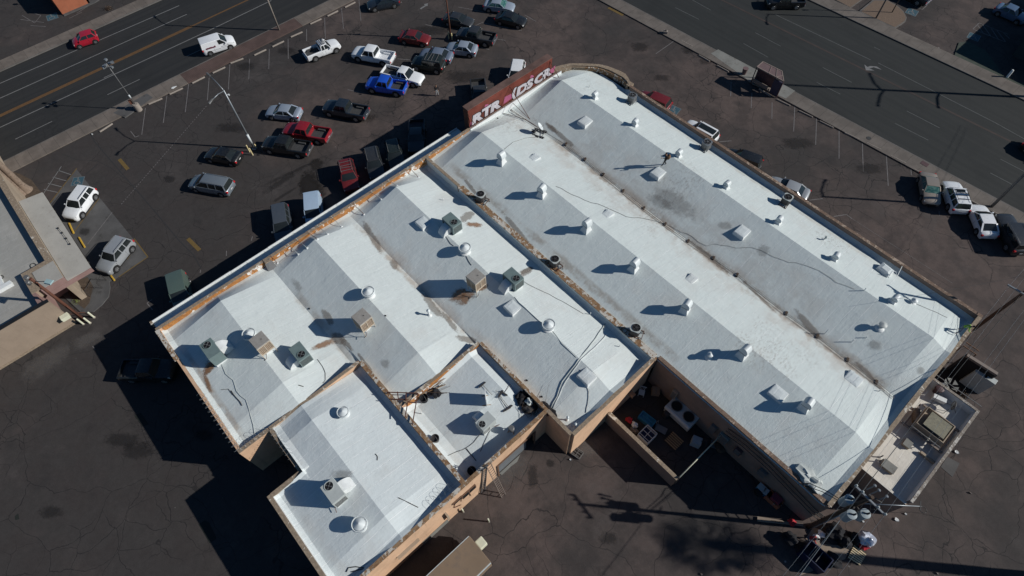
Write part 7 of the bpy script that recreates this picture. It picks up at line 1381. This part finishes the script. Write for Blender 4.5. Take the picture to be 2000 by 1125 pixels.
# ------------------------------------------------------------------ people
def person(label, pos, head, mats, pose, name='person'):
    """one skinned body; local x forward, y left, z up"""
    t = thing(name, label, 'person', pos, head)
    J = {'pel': (0, 0, .93, .125), 'spi': (0, 0, 1.10, .120), 'che': (.01, 0, 1.30, .135), 'nek': (.01, 0, 1.45, .055), 'hd0': (.02, 0, 1.54, .075), 'hd1': (.03, 0, 1.63, .088), 'hd2': (.02, 0, 1.70, .06),
         'shl': (0, .17, 1.38, .062), 'ell': (0, .24, 1.12, .045), 'wrl': (.06, .25, .88, .030), 'hal': (.09, .25, .81, .032), 'shr': (0, -.17, 1.38, .062), 'elr': (0, -.24, 1.12, .045), 'wrr': (.06, -.25, .88, .030), 'har': (.09, -.25, .81, .032),
         'hil': (0, .09, .88, .095), 'knl': (.03, .10, .48, .062), 'anl': (0, .10, .09, .042), 'tol': (.15, .11, .035, .035), 'hir': (0, -.09, .88, .095), 'knr': (.03, -.10, .48, .062), 'anr': (0, -.10, .09, .042), 'tor': (.15, -.11, .035, .035)}
    for k, v in pose.items(): J[k] = (*v, J[k][3])
    E_ = [('pel', 'spi'), ('spi', 'che'), ('che', 'nek'), ('nek', 'hd0'), ('hd0', 'hd1'), ('hd1', 'hd2')]
    for s in 'lr': E_ += [('che', 'sh'+s), ('sh'+s, 'el'+s), ('el'+s, 'wr'+s), ('wr'+s, 'ha'+s), ('pel', 'hi'+s), ('hi'+s, 'kn'+s), ('kn'+s, 'an'+s), ('an'+s, 'to'+s)]
    names = list(J); vs = [V(*J[n][:3]) for n in names]; rad = [J[n][3] for n in names]; ed = [(names.index(a), names.index(b)) for a, b in E_]
    for s, sg in (('l', 1), ('r', -1)):   # fingers and thumb
        h_ = V(*J['ha'+s][:3]); w_ = V(*J['wr'+s][:3]); d = (h_-w_).normalized(); sd = d.cross(V(0, 0, 1)); sd = (sd if sd.length > .2 else V(1, 0, 0)).normalized(); cu = d.cross(sd).normalized()
        hi = names.index('ha'+s)
        for k in range(4):
            b = h_+d*.035+sd*(k-1.5)*.021; vs += [b, b+d*(.03+.006*(k in (1, 2)))+cu*.008, b+d*(.055+.010*(k in (1, 2)))+cu*.025]; rad += [.011, .009, .008]; n = len(vs); ed += [(hi, n-3), (n-3, n-2), (n-2, n-1)]; names += ['f']*3
        b = h_-d*.01+sd*.036; vs += [b, b+d*.03+sd*.018]; rad += [.012, .010]; n = len(vs); ed += [(hi, n-2), (n-2, n-1)]; names += ['f']*2
    me = bpy.data.meshes.new('body'); me.from_pydata([tuple(v) for v in vs], ed, []); o = bpy.data.objects.new('tmp_body', me); COL.objects.link(o)
    sk = o.modifiers.new('s', 'SKIN'); sub = o.modifiers.new('b', 'SUBSURF'); sub.levels = 2; sub.render_levels = 2
    for i, r_ in enumerate(rad): me.skin_vertices[0].data[i].radius = (r_, r_)
    me.skin_vertices[0].data[0].use_root = True
    dg = bpy.context.evaluated_depsgraph_get(); m2 = bpy.data.meshes.new_from_object(o.evaluated_get(dg)); bpy.data.objects.remove(o)
    for x in mats[:4]: m2.materials.append(MAT[x])     # skin, top, trousers, shoes
    seg = [(vs[a], vs[b], names[a], names[b]) for a, b in ed]
    def kind(p):
        best = (9, None)
        for a, b, na, nb in seg:
            ab = b-a; tt = clamp((p-a).dot(ab)/max(ab.length_squared, 1e-6)); dd = (p-a-ab*tt).length
            if dd < best[0]: best = (dd, na, nb, tt)
        _, na, nb, tt = best
        if 'f' in (na, nb) or nb.startswith('ha') or nb.startswith('hd') or (nb == 'nek' and tt > .6): return 0
        if nb[:2] == 'to' or (nb[:2] == 'an' and tt > .9): return 3
        if nb[:2] in ('kn', 'an', 'hi') or (nb == 'spi' and tt < .35): return 2
        return 1
    for f in m2.polygons: f.material_index = kind(f.center); f.use_smooth = True
    b = bpy.data.objects.new('body', m2); COL.objects.link(b); b.parent = t
    hd = V(*J['hd1'][:3]); up_ = (V(*J['hd2'][:3])-V(*J['hd0'][:3])).normalized(); fw = V(1, 0, 0)-up_*up_.x; fw.normalize(); m = MB(); i0 = len(m.v)
    bm = bmesh.new(); bmesh.ops.create_icosphere(bm, subdivisions=3, radius=1); m3 = MB()
    for v in bm.verts: m3.v.append(hd+V(v.co.x*.098, v.co.y*.092, v.co.z*.105)+up_*.022-fw*.014)
    for f in bm.faces:
        c = f.calc_center_median()
        if not (c.x > .25 and c.z < .45) and c.z > -.45: m3.face([v.index for v in f.verts])
    bm.free(); m3.smooth = True; m3.build('hair', mats[4], t, angle=60)
    sd = up_.cross(fw); m = MB(); m.loft([[hd+fw*.080+sd*s*.012-up_*.02+up_*z for s, z in ((-1, 0), (1, 0), (0, .045))], [hd+fw*.108-up_*.018+sd*s*.006+up_*z for s, z in ((-1, 0), (1, 0), (0, .012))]])
    for s in (-1, 1): m.blob(hd+sd*s*.088-up_*.005, (.016, .010, .026), 1, 1, 0)
    m.build('nose_and_ears', mats[0], t); m = MB()
    for s in (-1, 1): m.blob(hd+fw*.083+sd*s*.032+up_*.012, (.008, .012, .007), 1, 1, 0)
    m.blob(hd+fw*.084-up_*.048, (.006, .022, .006), 1, 1, 0); m.build('eyes_and_mouth', 'cloth_black', t); return t
LEFTA = math.atan2(-RIGHT.y, -RIGHT.x)
p = on(1297, 323); t = person('roofer in dark clothes with a brown backpack walking on the roof', p, LEFTA+.1, ['skin', 'cloth_black', 'cloth_black', 'wood_dark', 'hair'],
    {'knl': (.14, .09, .50), 'anl': (.24, .09, .10), 'tol': (.38, .09, .07), 'knr': (.02, -.09, .48), 'anr': (-.20, -.09, .12), 'tor': (-.07, -.09, .05), 'ell': (.16, .22, 1.18), 'wrl': (.42, .18, 1.22), 'hal': (.50, .17, 1.23), 'elr': (.10, -.24, 1.14), 'wrr': (.34, -.2, 1.12), 'har': (.41, -.19, 1.13), 'che': (.05, 0, 1.29), 'nek': (.08, 0, 1.44), 'hd0': (.10, 0, 1.53), 'hd1': (.12, 0, 1.62), 'hd2': (.11, 0, 1.69)})
t.scale = (1.06, 1.06, 1.06)
m = MB(); m.blob((-.22, 0, 1.12), (.17, .20, .30), 3, 2, .25); m.build('backpack', 'cloth_brown', t, angle=40); m = MB()
for s in (-1, 1): m.tube([(-.1, s*.12, 1.36), (.05, s*.13, 1.42), (.14, s*.13, 1.28), (.02, s*.14, 1.0)], .02, 5)
m.build('strap', 'cloth_brown', t)
p = on(1869, 648); t = person('worker in a lime green vest leaning forward by the rear corner parapet', p, LEFTA+2.6, ['skin', 'cloth_lime', 'cloth_jeans', 'wood_dark', 'cloth_black'],
    {'spi': (.10, 0, 1.08), 'che': (.28, 0, 1.22), 'nek': (.40, 0, 1.33), 'hd0': (.46, 0, 1.38), 'hd1': (.52, 0, 1.44), 'hd2': (.55, 0, 1.50), 'shl': (.30, .18, 1.28), 'shr': (.30, -.18, 1.28), 'ell': (.42, .30, 1.04), 'wrl': (.60, .20, .88), 'hal': (.67, .18, .85), 'elr': (.40, -.30, 1.05), 'wrr': (.58, -.22, .90), 'har': (.65, -.2, .87), 'knl': (.12, .20, .48), 'anl': (.0, .28, .09), 'tol': (.15, .30, .04), 'knr': (.05, -.20, .48), 'anr': (-.12, -.26, .09), 'tor': (.03, -.28, .04)})
m = MB(); m.tube([(.68, .22, 1.0), (.75, -.3, .45), (.8, -.75, .03)], .016, 6); tag(m.build('long_pole', 'wood_dark'), 'thin pole held by the worker in the lime vest', 'tool'); o = [x for x in bpy.data.objects if x.name.startswith('long_pole')][0]; o.location = p; o.rotation_euler = (0, 0, LEFTA+2.6)
m = MB()
for s in (-1, 1): m.tube([(.05, s*.10, 1.0), (.22, s*.12, 1.36), (.40, s*.10, 1.24)], .022, 5)
m.build('reflective_strips', 'ivory', t)
p = at(854, 187); person('person in a dark jacket and pale jeans standing in the lot near the blue pickup', p, LEFTA+2.0, ['skin', 'cloth_black', 'cloth_pale', 'cloth_black', 'hair'], {'knl': (.06, .12, .48), 'anl': (.02, .16, .09), 'tol': (.16, .18, .04), 'anr': (-.04, -.14, .09), 'tor': (.1, -.15, .04), 'ell': (.0, .27, 1.12), 'wrl': (.12, .22, .92), 'hal': (.17, .2, .88)})
p = at(1574, 1054); person('figure in a red top bending over the carpet sheet by the transformer pole', p, LEFTA+2.8, ['skin', 'cloth_red', 'cloth_jeans', 'cloth_black', 'hair'], {'pel': (-.1, 0, .80), 'spi': (.06, 0, .95), 'che': (.24, 0, 1.08), 'nek': (.36, 0, 1.16), 'hd0': (.43, 0, 1.2), 'hd1': (.5, 0, 1.25), 'hd2': (.54, 0, 1.31), 'shl': (.26, .17, 1.12), 'shr': (.26, -.17, 1.12), 'ell': (.40, .26, .90), 'wrl': (.55, .2, .70), 'hal': (.61, .18, .66), 'elr': (.40, -.26, .90), 'wrr': (.55, -.2, .70), 'har': (.61, -.18, .66), 'hil': (-.1, .1, .76), 'hir': (-.1, -.1, .76), 'knl': (.12, .14, .44), 'anl': (-.05, .14, .09), 'tol': (.1, .15, .04), 'knr': (.10, -.14, .44), 'anr': (-.1, -.14, .09), 'tor': (.05, -.15, .04)})
for o_ in bpy.data.objects:
    l_ = o_.get('label')
    if l_ and len(l_.split()) > 16: print('LONGLABEL', o_.name, l_)
_seen = {}
for o_ in bpy.data.objects:
    l_ = o_.get('label')
    if l_:
        if l_ in _seen: print('DUPLABEL', l_)
        _seen[l_] = 1
